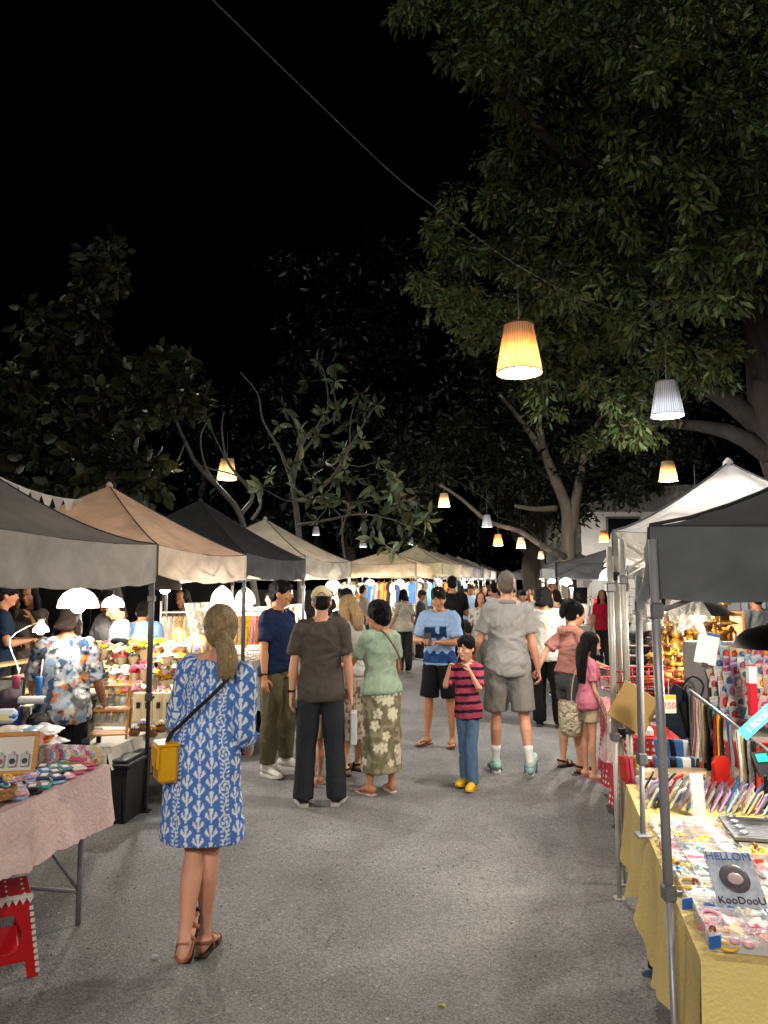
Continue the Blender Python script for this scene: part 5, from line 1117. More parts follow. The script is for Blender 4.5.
bag_strap('brown shoulder bag hanging at the side of the blonde woman', I, [ww((.20, .06, .98)), wl((.185, .05, 1.2)), wl((.13, 0, 1.465)), wl((.185, -.07, 1.2)), ww((.20, -.06, .98))], ww((.21, 0, 1.0)), (.2, .09, .18), fab('4a3a2c'), M('3a2e26'))
I = ALL['cap']; hnd = I['hand'][1] + V((.02, 0, 0))
t = thing('shopping_bag', 'small white shopping bag with a dark front held by the man in the cap', 'bag', hnd)
mb = MB(); mb.box((0, 0, -.20), (.05, .13, .25), bev=.008); mb.build('bag_body', fab('b9b9b6'), t)
mb = MB(); mb.box((-.027, -.01, -.22), (.006, .09, .18), bev=.002); mb.build('print', M('1b1b1d', rough=.6), t)
mb = MB(); mb.tube([V((0, -.04, -.08)), V((0, -.02, 0)), V((0, .02, 0)), V((0, .04, -.08))], .003, 6, 4); mb.build('handle', M('8a8a88'), t)
I = ALL['girl']; ww, wl = I['w'], I['wl']
bag_strap('cream net bag hanging at the side of the girl in pink', I, [ww((-.12, -.17, .85)), wl((-.1, -.15, 1.2)), wl((-.06, -.02, 1.48)), wl((-.1, .14, 1.2)), ww((-.12, .14, .85))], ww((-.10, -.19, .92)), (.22, .16, .3), M('b8ae92', rough=.9, bump=6, bs=30, var=.3, vs=40), M('b8ae92', rough=.9))
I = ALL['girl']; bag_strap('second cream net bag in front of the girl in pink', I, [ww((.15, .1, .8)), ww((.16, .12, .95))], ww((.14, .20, .86)), (.16, .12, .22), M('c2b89c', rough=.9, bump=6, bs=30, var=.3, vs=40), M('b8ae92', rough=.9))
I = ALL['whale']; hm_ = (I['hand'][-1] + I['hand'][1]) / 2
t = thing('phone', 'dark phone in the hands of the man in the pale blue tee', 'phone', hm_ + V((0, -.02, .02)), 0, None, R(-30)); mb = MB(); mb.box((0, 0, 0), (.075, .009, .15), bev=.006); mb.build('case', M('15161a', rough=.3), t)
# wrist watches
def watch(label, I, sg, mat):
    S, E, Wp, hd = I['S'][sg]; fo = (Wp - E).normalized(); c = I['w'](Wp - fo * .03); d = (I['w'](Wp) - I['w'](E)).normalized()
    t = thing('wristwatch', label, 'watch', c); mb = MB(); sd = d.orthogonal().normalized(); q = d.cross(sd)
    pts = [(sd * math.cos(a) + q * math.sin(a)) * .027 for a in [k * math.pi / 8 for k in range(17)]]; mb.loft(pts, [(.008, .003)] * 17, d, 6); mb.build('band', mat, t)
    mb = MB(); mb.box(sd * .03, (.022, .022, .022), bev=.005); mb.build('dial', M('202020', rough=.3, metal=.5), t)
watch('black band watch on the left wrist of the man in the cream cap', ALL['cap'], -1, M('141414')); watch('dark watch on the wrist of the man in the navy polo', ALL['navy'], 1, M('2c241c'))
# ------------------------------------------------------------------ stall tables and goods
class Fr:                                   # a stall's own frame: a along the lane, b into the stall
    def __init__(s, O, e, n): s.O = V((O[0], O[1], 0)); s.e = V((e[0], e[1], 0)).normalized(); s.n = V((n[0], n[1], 0)).normalized(); s.ang = math.atan2(s.e.y, s.e.x)
    def __call__(s, a, b, z=0): return s.O + s.e * a + s.n * b + V((0, 0, z))
def table(label, fr, L, W, z, clabel=None, cmat=None, drop=.3, seed=1, legm=METAL, wave=.03, lift=None, dz=0, ctag=None, legs=True, hem=None):
    t = thing('folding_table', label, 'table', fr(L / 2, W / 2)); o = t.location
    mb = MB(); p = [fr(0, 0, z), fr(L, 0, z), fr(L, W, z), fr(0, W, z)]; q = [x - V((0, 0, .03)) for x in p]
    mb.add([x - o for x in p + q], [(0, 1, 2, 3), (7, 6, 5, 4), (0, 4, 5, 1), (1, 5, 6, 2), (2, 6, 7, 3), (3, 7, 4, 0)], sm=False); mb.build('tabletop', M('a9a7a0', rough=.6), t)
    if legs:
        for a in (.12, L - .12):
            for b in (.06, W - .06):
                m = MB(); m.tube([fr(a, b, z - .02) - o, fr(a, b, 0) - o], .013, 8); m.build('leg', legm, t)
            m = MB(); m.tube([fr(a, .06, .16) - o, fr(a, W - .06, .16) - o], .010, 8); m.tube([fr(a, .06, .16) - o, fr(a + (.12 if a < L / 2 else -.12), W * .5, z - .05) - o], .008, 6); m.build('brace', legm, t)
    if clabel:
        mb = MB(); zt = z + .006; C4 = [fr(-.01, -.01), fr(L + .01, -.01), fr(L + .01, W + .01), fr(-.01, W + .01)]; cen = fr(L / 2, W / 2)
        def ftop(u, v):
            a = C4[0].lerp(C4[1], u); b = C4[3].lerp(C4[2], u); r = a.lerp(b, v); return V((r.x, r.y, zt + .002 * math.sin(u * 30) * math.sin(v * 20))) - V((o.x, o.y, 0))
        mb.grid(ftop, 16, 10)
        for i in range(4):
            a, b = C4[i], C4[(i + 1) % 4]; out = ((a + b) / 2 - cen).normalized(); ln = (b - a).length
            def fs(u, v):
                r = a.lerp(b, u); s_ = u * ln; cr = 1 - min(1, 7 * min(u, 1 - u))
                am = wave * (.25 + v); k = math.sin(s_ * 16 + seed + i) * .6 + math.sin(s_ * 37 + seed * 3) * .3
                dd = drop * (1 + .10 * math.sin(s_ * 5 + seed) + .22 * cr) if hem is None else hem(i, u, drop)
                r = r + out * (.004 + am * v * .6 + am * k * v) * (1 - .5 * cr)
                r = r + (r - cen).normalized() * cr * .02 * v
                return V((r.x, r.y, zt - dd * v - .004)) - V((o.x, o.y, 0)) if v > 0 else V((a.lerp(b, u).x, a.lerp(b, u).y, zt)) - V((o.x, o.y, 0))
            mb.grid(fs, 60, 10)
        c = mb.build('tablecloth', cmat, None, (o.x, o.y, 0)); tag(c, clabel, 'tablecloth'); return t, c
    return t
def put(o, label, cat, group=None): return tag(o, label, cat, group)
PC = {}
def proto(key, fn):                          # first use builds the mesh, later ones share it
    if key not in PC: PC[key] = fn()
    return PC[key]
def item(key, name, builder, mats, loc, rot, label, cat, group=None, tilt=(0, 0), scale=1.):
    if key not in PC:
        mb = builder(); me = mb.build(name, mats).data; o0 = [o for o in COL.objects if o.data is me][0]; COL.objects.unlink(o0); bpy.data.objects.remove(o0); PC[key] = me
    o = bpy.data.objects.new(name, PC[key]); COL.objects.link(o); o.location = loc; o.rotation_euler = (tilt[0], tilt[1], rot); o.scale = (scale,) * 3 if not hasattr(scale, '__len__') else scale
    return tag(o, label, cat, group)
def text(s, size, mat, parent, loc, rot, depth=.0015, name='lettering', align='CENTER', sx=1.):
    cu = bpy.data.curves.new(name, 'FONT'); cu.body = s; cu.size = size; cu.extrude = depth; cu.align_x = align; cu.align_y = 'CENTER'
    o = bpy.data.objects.new(name, cu); COL.objects.link(o)
    dg = bpy.context.evaluated_depsgraph_get(); me = bpy.data.meshes.new_from_object(o.evaluated_get(dg)); COL.objects.unlink(o); bpy.data.objects.remove(o)
    me.materials.clear(); me.materials.append(mat); me.name = name
    o = bpy.data.objects.new(name, me); COL.objects.link(o); o.parent = parent; o.location = loc; o.rotation_euler = rot; o.scale = (sx, 1, 1); return o
CN = {'d8c9b8': 'cream', 'c25a78': 'pink', 'd9a0ac': 'pale pink', '3f6ea8': 'blue', '8fb8d0': 'light blue', '2b3c5c': 'navy', '3c8a86': 'teal', '1d1d1f': 'black', 'c2352f': 'red', 'd8a62a': 'yellow', 'e6e2da': 'white', 'a58bc0': 'lilac', '6f9a55': 'green', 'd47a3a': 'orange', '8c8c8c': 'grey', '7a4a34': 'brown', 'c9a368': 'golden', 'c7b08a': 'tan'}
def bx_m(d, bev=.004, mi=0):
    return lambda: MB().box((0, 0, d[2] / 2), d, bev=bev)
# --- L1: pink table
A1 = GZ(107, 765, .75); e1 = V((-.157, -.987, 0)); fr1 = Fr(A1, e1, (-.987, .157))
PINK = M('dcc0ba', rough=.85, bump=.8, bs=60, var=.08, vs=30, tr=.12)
def lace(i, u, drop): return drop * (1 + .05 * math.sin(u * 26) + .04 * math.sin(u * 9 + 1)) + .012 * abs(math.sin(u * 80))
table('folding table on tubular grey legs under the pale pink cloth', fr1, 2.0, .85, .745, 'pale pink lace edged tablecloth on the nearest left table', PINK, .27, 2, METAL, wave=.03, hem=lace)
zt1 = .754
pc = ['d8c9b8', 'c25a78', 'd9a0ac', '3f6ea8', '8fb8d0', '2b3c5c', '3c8a86', 'e6e2da', 'a58bc0', '1d1d1f']
for r_ in range(4):
    for k in range(15):
        a = .10 + k * .092 + rnd.uniform(-.01, .01); b = .05 + r_ * .062
        if r_ < 2 and k in (7, 8, 9, 10): continue
        c = rnd.choice(pc); z0 = zt1
        for st in range(rnd.choice((1, 2, 2))):
            c2 = c if st == 0 else rnd.choice(pc)
            def pur(): 
                m = MB(); m.box((0, 0, .008), (.100, .062, .015), bev=.006, mi=0); m.box((0, -.031, .008), (.094, .005, .005), mi=1); m.box((.0, .0, .0162), (.05, .03, .002), bev=.001, mi=1); return m
            item('purse' + c2, 'coin_purse', pur, [M(c2, rough=.7, var=.3, vs=45, bump=.4, bs=60), M('c9c0b4' if c2 != 'e6e2da' else 'c25a78', rough=.5)], fr1(a, b, z0 + st * .017), fr1.ang + R(35 + rnd.uniform(-20, 20)),
                 '%s coin purse, %s %s from the far end, %s row back' % (CN[c2], 'upper' if st else 'lower', ORD[k], ORD[r_]), 'coin purse', 'coin purses laid out on the pink table')
# scrunchies on a rail
for k in range(17):
    c = ['c7b08a', 'd8c9b8', '8fb8d0', 'c25a78', 'd9a0ac', 'e6e2da', 'a58bc0'][k % 7]
    def scr():
        m = MB(); n = 24; m.loft([V((.038 * math.cos(x), 0, .038 * math.sin(x))) for x in [2 * math.pi * q / n for q in range(n + 1)]], [(.017 + .004 * (q % 2), .015 + .004 * (q % 2)) for q in range(n + 1)], (0, 1, 0), 8, caps=False); return m
    item('scr' + c, 'scrunchie', scr, M(c, rough=.8, bump=.5, bs=80, var=.2, vs=60), GZ(94 - k * 3.7, 756 - .12 * k, zt1 + .045), fr1.ang + R(90) + rnd.uniform(-.15, .15), '%s scrunchie, %s along the rail from the right' % (CN[c], ORD[k]), 'scrunchie', 'scrunchies on the rail')
ra_, rb_ = GZ(97, 756, zt1 + .045) - V((0, 0, .045)), GZ(31, 754, zt1 + .045) - V((0, 0, .045)); mb = MB(); mb.tube([V((0, 0, .045)), rb_ - ra_ + V((0, 0, .045))], .006, 6)
for p in (V((0, 0, 0)), rb_ - ra_): mb.box(p + V((0, 0, .035)), (.03, .03, .07), bev=.004)
o = mb.build('scrunchie_rail', M('b98c52', rough=.6, var=.2, vs=20), None, ra_); tag(o, 'low wooden rail holding the scrunchies on the pink table', 'display rail')
def wood(c='b07a40'): return M(c, rough=.55, var=.22, vs=6, stretch=(1, 1, 8), bump=.3, bs=20)
# wooden tray with a bundle, at the far corner
t = thing('wooden_tray', 'shallow wooden tray on the far corner of the pink table', 'tray', fr1(.06, .10, zt1), fr1.ang)
mb = MB(); mb.box((0, 0, .006), (.16, .13, .012), bev=.002); mb.build('base', wood('a8804c'), t)
for d_, s_ in (((0, .062, .022), (.16, .008, .032)), ((0, -.062, .022), (.16, .008, .032)), ((.077, 0, .022), (.008, .13, .032)), ((-.077, 0, .022), (.008, .13, .032))): m = MB(); m.box(d_, s_, bev=.002); m.build('side', wood('a8804c'), t)
for k in range(4):
    c = ['d9a0ac', 'c7b08a', 'd8c9b8', 'c25a78'][k]
    def ro(): m = MB(); m.loft([V((-.05, 0, .0)), V((-.045, 0, 0)), V((.045, 0, 0)), V((.05, 0, 0))], [(.008, .008), (.014, .014), (.014, .014), (.008, .008)], (0, 1, 0), 12); return m
    item('ro' + c, 'rolled_band', ro, M(c, rough=.8, bump=.4, bs=60), fr1(.03 + .02 * k, .10 + .01 * (k % 2), zt1 + .027 + .012 * (k % 2)), fr1.ang + R(80), '%s rolled hair band in the wooden tray on the pink table' % CN[c], 'hair band', 'rolled bands in the tray')
# wicker baskets with coils of beads at the lane edge
for i, (a, b, r) in enumerate([(.74, .075, .062), (.90, .085, .075)]):
    t = thing('wicker_basket', '%s round wicker basket of beaded bands on the pink table edge' % ('smaller' if i == 0 else 'larger'), 'basket', fr1(a, b, zt1 + .022))
    mb = MB(); mb.lathe([(r * .78, 0), (r * .9, .02), (r, .045), (r * 1.03, .05), (r * .96, .05), (r * .86, .022), (r * .7, .008)], n=40, wob=.025); mb.build('basket_body', M('a9824e', rough=.8, bump=2, bs=60, var=.3, vs=60), t)
    for k in range(9):
        c = ['8fb8d0', 'd8c9b8', '3f6ea8', 'c25a78', 'e6e2da', '3c8a86', 'd9a0ac', '2b3c5c', 'd8a62a'][k]; an = k * 2.4; q = r * .42 * math.sqrt(k / 8)
        def ban(): m = MB(); m.loft([V((.026 * math.cos(x), .026 * math.sin(x), 0)) for x in [2 * math.pi * z / 14 for z in range(15)]], [(.006 + .002 * (z % 2),) * 2 for z in range(15)], (0, 0, 1), 6, caps=False); return m
        item('ban' + c, 'beaded_band', ban, M(c, rough=.4, var=.3, vs=90), fr1(a, b, zt1 + .045 + .008 * k) + V((q * math.cos(an), q * math.sin(an), 0)), an, '%s beaded band in the %s wicker basket' % (CN[c], 'smaller' if i == 0 else 'larger'), 'beaded band', 'beaded bands in the baskets', tilt=(.5 * math.sin(an), .4), scale=.8)
# framed display with key rings, leaning
t = thing('wooden_display_frame', 'leaning wooden frame display of key rings at the left edge of the pink table', 'display frame', GZ(4, 776, zt1), fr1.ang + R(112), None, R(-24))
for d_, s_ in (((-.13, 0, .10), (.022, .022, .2)), ((.13, 0, .10), (.022, .022, .2)), ((0, 0, .20), (.282, .022, .022)), ((0, 0, .01), (.282, .03, .022))): m = MB(); m.box(d_, s_, bev=.003); m.build('frame_bar', wood('b9823f'), t)
mb = MB(); mb.box((0, .006, .10), (.24, .006, .18)); mb.build('backing', M('cfc7bb', rough=.8), t)
for k in range(4):
    q = MB(); x = -.085 + k * .057; q.box((x, -.006, .07), (.040, .008, .062), bev=.010); q.box((x, -.006, .105), (.012, .006, .02), bev=.003); kr = q.build('key_ring', M('9a9ca0', rough=.3, metal=.2), t)
    q = MB(); q.ball((x, -.0105, .066), (.014, .002, .014), 12, 6); q.build('motif', M(['1f1f22', '8c3034', '1f1f22', '2c2c33'][k], rough=.5), kr)
# pink sign with heart glasses
t = thing('pink_sign', 'small pink card sign showing black heart shaped glasses, on the pink table', 'sign', GZ(28, 762, zt1), fr1.ang + R(112), None, R(-12))
mb = MB(); mb.box((0, 0, .075), (.13, .006, .15), bev=.002); mb.build('card', M('c98f98', rough=.7), t)
q = MB()
for sx in (-1, 1):
    o_ = []
    for k in range(24):
        a = 2 * math.pi * k / 24; o_.append((sx * .028 + .0016 * 16 * math.sin(a) ** 3 * .95, .048 + .0016 * (13 * math.cos(a) - 5 * math.cos(2 * a) - 2 * math.cos(3 * a) - math.cos(4 * a)) * .95))
    q.prism(o_, .003, Matrix.Translation((0, -.005, 0)))
q.build('heart_glasses', M('17171a', rough=.4), t)
q = MB()
for k, w_ in enumerate((.07, .085, .06)): q.box((0, -.0045, .128 - k * .016), (w_, .002, .005))
q.build('lettering', M('8a2a3c', rough=.6), t)
# bundles of packed goods at the back of the table
for k in range(14):
    c = ['d8c9b8', 'd9a0ac', 'e6e2da', 'c7b08a', '8fb8d0', 'd47a3a', 'e6e2da'][k % 7]
    def pk(): m = MB(); m.grid(lambda u, v: V(((u - .5) * .2, (v - .5) * .13, .03 + .028 * math.sin(math.pi * min(1, max(0, u))) ** .5 * math.sin(math.pi * v) ** .5 + .004 * math.sin(u * 23 + v * 9))), 16, 10); m.grid(lambda u, v: V(((.5 - u) * .2, (v - .5) * .13, .028 - .02 * math.sin(math.pi * u) ** .5 * math.sin(math.pi * v) ** .5)), 16, 10); return m
    lb_ = GZ(6 + (k % 7) * 7, 748, zt1); item('pk' + c, 'goods_packet', pk, M(c, rough=.35, var=.35, vs=18, spec=.5), lb_ + V((0, 0, .045 * (k // 7) + .02 * (k % 2))), fr1.ang + rnd.uniform(-.4, .4), '%s packet, %s from the left in the %s layer behind the scrunchies' % (CN[c], ORD[k % 7], ['lower', 'upper'][k // 7]), 'packet', 'packets behind the scrunchies')
t = thing('lunch_box', 'blue and white rounded lunch box behind the packets at the left edge', 'lunch box', P(4, 716, 4.6), .3)
mb = MB(); mb.box((0, 0, 0), (.14, .10, .08), bev=.02); mb.build('box_body', M('cfd6dd', rough=.4), t); mb = MB(); mb.box((0, 0, .0), (.148, .108, .03), bev=.012); mb.build('rim', M('2f6fc0', rough=.4), t); mb = MB(); mb.box((.0, -.052, 0), (.07, .006, .04), bev=.002); mb.build('label', M('d8d090', rough=.5), t)
# --- behind: blue-clothed table with frames and lamp
fr1b = Fr(P(48, 676, 5.9), (-.16, -.98), (-.98, .16))
table('side table under the blue cloth behind the pink table', fr1b, 1.9, .8, .80, 'dark blue tablecloth on the table behind the pink one', M('1c3566', rough=.8, bump=.5, bs=30, tr=.05), .38, 4, METALD)
mb = MB(); mb.box((0, 0, 0), (.5, .34, .01), bev=.003); o = mb.build('paper_mat', M('b8b6a6', rough=.7, var=.15), None, fr1b(.32, .2, .815)); o.rotation_euler = (0, 0, fr1b.ang); tag(o, 'pale mat with papers lying on the blue cloth', 'paper mat')
def pframe(label, loc, rot, w_, h_, fc, pc_, tilt=-.25):
    t = thing('picture_frame', label, 'picture frame', loc, rot, None, tilt)
    for d_, s_ in (((-w_ / 2, 0, h_ / 2), (.02, .02, h_ + .02)), ((w_ / 2, 0, h_ / 2), (.02, .02, h_ + .02)), ((0, 0, h_), (w_ - .02, .02, .02)), ((0, 0, 0), (w_ - .02, .02, .02))): m = MB(); m.box(d_, s_, bev=.003); m.build('frame_bar', M(fc, rough=.5), t)
    m = MB(); m.box((0, .004, h_ / 2), (w_ - .02, .006, h_ - .02)); m.build('picture', M(pc_, rough=.5, var=.4, vs=14), t); return t
pframe('dark picture frame standing on the blue cloth', fr1b(.14, .22, .82), R(10), .19, .16, '262628', '9a9a98')
pframe('light wooden frame leaning left of the dark picture frame', fr1b(.28, .5, .82), R(30), .15, .20, 'b98a50', 'c9b48c', -.4)
pframe('white card in a pale frame at the left edge on the blue cloth', fr1b(.62, .42, .82), R(5), .18, .14, 'c9c6c0', 'bdb9b0')
for k in range(6):
    c = ['e6e2da', 'd8c9b8', 'c25a78', '8c8c8c', 'e6e2da', '8fb8d0'][k]
    item('bxk' + c, 'small_box', bx_m((.1, .08, .07)), M(c, rough=.6, var=.2, vs=20), fr1b(.5 + k * .13, .2 + .1 * (k % 3), .812), k, '%s small box, %s from the right on the blue cloth' % (CN[c], ORD[k]), 'box', 'small boxes on the blue cloth')
t = thing('desk_lamp', 'white desk lamp with a bent arm on the blue-clothed table', 'desk lamp', fr1b(.0, .34, .81)); 
lp = P(41, 628, 5.9) - t.location; mb = MB(); mb.lathe([(.07, 0), (.07, .015), (.02, .025)], n=20); mb.build('base', M('d5d5d2', rough=.4), t)
mb = MB(); mb.tube([V((0, 0, .02)), V((.08, 0, .2)), V((-.0, 0, .46)), lp + V((.03, 0, .07))], .006, 8, 4); mb.build('arm', M('d5d5d2', rough=.4), t)
mb = MB(); mb.lathe([(.062, -.03), (.055, 0), (.034, .025), (.022, .04), (.022, .065), (.0, .07)], lp, 24, caps=False); mb.build('lamp_head', M('dcdcd8', rough=.4, tr=.2), t)
mb = MB(); mb.ball(lp + V((0, 0, -.02)), .03, 10, 8); mb.build('bulb', BULB, t); lamp('bulb_light', lp + V((0, 0, -.07)), 6, (1, .92, .8), .03, t)
# tumbler, cup, roll, silver bag, dark bags under the blue table
for lb, nm, px, py, d, r, h, c, cat in [('pink iced drink cup with a straw beside the man in the floral shirt', 'drink_cup', 16, 689, 5.2, .03, .09, 'c9607e', 'cup'), ('slim blue tumbler right of the pink iced drink', 'tumbler', 38, 705, 5.2, .024, .19, '3f7fc8', 'tumbler')]:
    t = thing(nm, lb, cat, P(px, py, d)); mb = MB(); mb.lathe([(r * .8, 0), (r, h * .95), (r * 1.05, h), (r * .9, h), (r * .2, h * 1.01)], n=20); mb.build('cup_body', M(c, rough=.3), t); mb = MB(); mb.tube([V((0, 0, h * .5)), V((.02, 0, h * 1.6))], .005, 6); mb.build('straw', M('d8d8d8', rough=.4), t)
t = thing('paper_roll', 'white paper roll lying under the blue tumbler', 'roll', P(26, 700, 5.0), .1); mb = MB(); mb.loft([V((-.17, 0, 0)), V((.12, 0, 0))], [(.026, .026)] * 2, (0, 1, 0), 20); mb.build('roll_body', M('b9b9b7', rough=.6), t); mb = MB(); mb.loft([V((.119, 0, 0)), V((.122, 0, 0))], [(.02, .02)] * 2, (0, 1, 0), 16); mb.build('core', M('3a3a3a'), t)
def blob(name, label, cat, loc, r, mat, seed, amp=.25, sq=1.):
    m = MB(); m.ball((0, 0, 0), r, 28, 18); v = np.array(m.v); n = v / (np.linalg.norm(v, axis=1)[:, None] + 1e-9); d = (1 - np.abs(vnoise(v, 2.2 / max(r), seed))) * amp - amp * .6; v = v * (1 + d[:, None]); m.v = [tuple(x) for x in v]
    o = m.build(name, mat, None, loc); tag(o, label, cat); return o
blob('plastic_bag', 'crumpled silver bag resting on the black crate behind the floral shirt', 'bag', P(77, 700, 5.3), (.075, .06, .075), M('9a9a9a', rough=.3, metal=.4, bump=3, bs=20), 3, .5)
blob('rucksack', 'dark purple-grey bag slumped at the left edge under the blue cloth', 'bag', P(8, 700, 5.0), (.08, .07, .075), M('3a3036', rough=.7), 5)
blob('rucksack', 'black bag on the ground behind the pink table', 'bag', P(40, 722, 5.2), (.09, .08, .06), M('1a1a1c', rough=.7, bump=2, bs=20), 6)
blob('packing_bag', 'white tissue bag at the back corner of the pink table', 'bag', GZ(44, 742, zt1) + V((0, 0, .05)), (.07, .05, .06), M('c9c3b6', rough=.6, bump=3, bs=12, var=.1), 9)
def crate(label, loc, rot, d, c='19191b', lid=True, labelp=None):
    t = thing('storage_crate', label, 'crate', loc, rot); mb = MB(); w_, l_, h_ = d
    v = [(-w_ * .46, -l_ * .46, 0), (w_ * .46, -l_ * .46, 0), (w_ * .46, l_ * .46, 0), (-w_ * .46, l_ * .46, 0), (-w_ / 2, -l_ / 2, h_), (w_ / 2, -l_ / 2, h_), (w_ / 2, l_ / 2, h_), (-w_ / 2, l_ / 2, h_)]
    mb.add([V(x) for x in v], [(3, 2, 1, 0), (0, 1, 5, 4), (1, 2, 6, 5), (2, 3, 7, 6), (3, 0, 4, 7), (4, 5, 6, 7)], sm=False); mb.build('crate_body', M(c, rough=.45, var=.15), t)
    mb = MB(); mb.box((0, 0, h_ - .02), (w_ + .03, l_ + .03, .035), bev=.008); mb.box((0, 0, h_ + .008), (w_ * .97, l_ * .97, .03), bev=.008); lid_ = mb.build('lid', M(c, rough=.4), t)
    for k in range(5): m = MB(); m.box((-w_ * .4 + k * w_ * .2, -l_ * .485, h_ * .45), (.012, .02, h_ * .8)); m.build('rib', M(c, rough=.45), t)
    if labelp: m = MB(); m.box(labelp, (.13, .004, .045)); m.build('paper_label', M('c4c4c0', rough=.7), t)
    return t
crate('small black crate with a white label behind the step shelf', P(74, 733, 5.5), R(8), (.24, .26, .24), labelp=(-.02, -.135, .2))
bpy.data.objects[-1] if False else None
mb = MB(); mb.box((0, 0, .20), (.42, .4, .03), bev=.005); o = thing('low_bench', 'low bench with a blue edge carrying the small black crate', 'bench', (P(66, 733, 5.5).x, 5.5, P(66, 733, 5.5).z - .22), R(8)); mb.build('seat', M('6a5a48', rough=.7), o); mb = MB(); mb.box((0, -.205, .20), (.42, .012, .03)); mb.build('edge', M('2a3852', rough=.6), o)
for sx in (-1, 1):
    for sy in (-1, 1): m = MB(); m.box((sx * .19, sy * .17, -.16), (.03, .03, .70)); m.build('leg', METALD, o)
# --- L2: flower stall on black crates
e2 = (V(PL2 + (0,)) - V(PL1 + (0,))).normalized(); fr2 = Fr(V(PL1 + (0,)) + V((-.22, -.35, 0)), e2, (-e2.y, e2.x))
crate('big black storage crate with a white label carrying the flower stall cloth', (-2.03, 5.72, 0), R(-6), (.46, .42, .42), labelp=(-.06, -.222, .385))
crate('second big black crate deeper under the flower stall cloth', fr2(.8, .5), R(80), (.7, .48, .42))
CW = M('c6c0b2', rough=.8, bump=.8, bs=5, var=.05, tr=.12)
table('low flower stall table resting over the black crates', fr2, 1.95, 1.25, .52, 'white draped cloth over the low flower stall table', CW, .11, 7, METALD, wave=.05)
zt2 = .53
table('rear flower display table behind the low one', Fr(fr2(.0, .62), fr2.e, fr2.n), 2.0, .6, .80, 'cream cloth on the rear flower display table', M('c9bea6', rough=.8, bump=.8, bs=5, tr=.1), .27, 9, METALD, wave=.05)
# wooden step shelf
def step_shelf(label, loc, rot, w_=.34, h_=.44, dp=.30, n=3):
    t = thing('step_shelf', label, 'shelf', loc, rot)
    for sx in (-1, 1):
        m = MB(); m.tube([V((sx * w_ / 2, -dp / 2, 0)), V((sx * w_ / 2, dp * .25, h_))], [(.014, .01)] * 2, 4); m.build('front_post', wood(), t)
        m = MB(); m.tube([V((sx * w_ / 2, dp / 2, 0)), V((sx * w_ / 2, dp * .2, h_))], [(.014, .01)] * 2, 4); m.build('rear_post', wood('9c6a36'), t)
    for k in range(n):
        z = h_ * (.08 + .78 * k / (n - 1)); f = 1 - .35 * k / (n - 1); m = MB()
        for q in range(3): m.box((0, -dp * .42 * f + q * .07 * f + dp * .06 * k, z), (w_ * 1.08, .055 * f, .014), bev=.002)
        m.build('shelf_board', wood('ba8448'), t)
    return t
s1 = fr2(.02, .50, zt2); step_shelf('wooden A-frame step shelf with jars at the left of the flower stall', P(107, 736, 5.62), R(14), .29, .42, .30)
jl = []
for k in range(12):
    lv = k // 5 if k < 10 else 2; loc = P(95 + (k % 5) * 6.5 + 2 * lv, [723, 705, 690][lv], 5.58 + .03 * lv)
    c = ['6f9a55', 'c7b08a', '7a4a34', 'd8a62a', 'e6e2da'][k % 5]
    t = thing('glass_jar', '%s filled glass jar, %s on the %s board of the step shelf' % (CN[c], ORD[k % 5], ['lowest', 'middle', 'top'][lv]), 'jar', loc, 0, 'jars on the step shelf')
    m = MB(); m.lathe([(.022, 0), (.025, .01), (.025, .05), (.016, .06), (.016, .07)], n=16); m.build('glass', M('b8c4bc', rough=.08, alpha=.45, spec=.9), t)
    m = MB(); m.ball((0, 0, .032), (.017, .017, .024), 10, 6); m.build('filling', M(c, rough=.7, var=.4, vs=80), t)
    m = MB(); m.lathe([(.018, .068), (.018, .08), (.001, .082)], n=12); m.build('cork', M('a97c4c', rough=.8), t)
o = thing('price_card', 'upright white price card in front of the flower jars', 'card', P(100, 695, 5.8), R(8)); m = MB(); m.box((0, 0, .09), (.06, .006, .18), bev=.002); m.build('card', M('cfcdc8', rough=.6), o)
m = MB()
for k in range(5): m.box((0, -.004, .03 + k * .028), (.035, .002, .006))
m.build('lettering', M('7a7a7c', rough=.6), o)
m = MB(); m.box((0, 0, -.02), (.012, .012, .06)); m.build('stem', wood(), o)
# flowers
def flower_head(m, c, r, mi, up=V((0, 0, 1)), petals=9, layers=2, mic=None):
    up = up.normalized(); a = up.orthogonal().normalized(); b = up.cross(a)
    for ly in range(layers):
        rr = r * (1 - .35 * ly)
        for k in range(petals - ly * 2):
            th = 2 * math.pi * (k + .5 * ly) / (petals - ly * 2); d = (a * math.cos(th) + b * math.sin(th)); s_ = up.cross(d); w_ = rr * .36; el = .25 + .5 * ly
            p0 = c; p1 = c + d * rr * .6 + up * rr * el * .6; p2 = c + d * rr + up * rr * el * .7
            m.add([p0, p1 + s_ * w_, p2, p1 - s_ * w_, p1 + up * rr * .1], [(0, 1, 4), (1, 2, 4), (2, 3, 4), (3, 0, 4)], mi)
    m.ball(c + up * r * .15, (r * .3,) * 3, 8, 5, mi if mic is None else mic)
FM = [M('cdb88c', rough=.7, tr=.2), M('e0a410', rough=.6, tr=.2), M('b81c38', rough=.6, tr=.2), M('d2627e', rough=.6, tr=.2), M('e2e0da', rough=.6, tr=.2), M('5a3416', rough=.8), M('56703a', rough=.7, tr=.2), M('d98a3c', rough=.6, tr=.2), M('a98cc0', rough=.6, tr=.2), M('c9b694', rough=.75)]
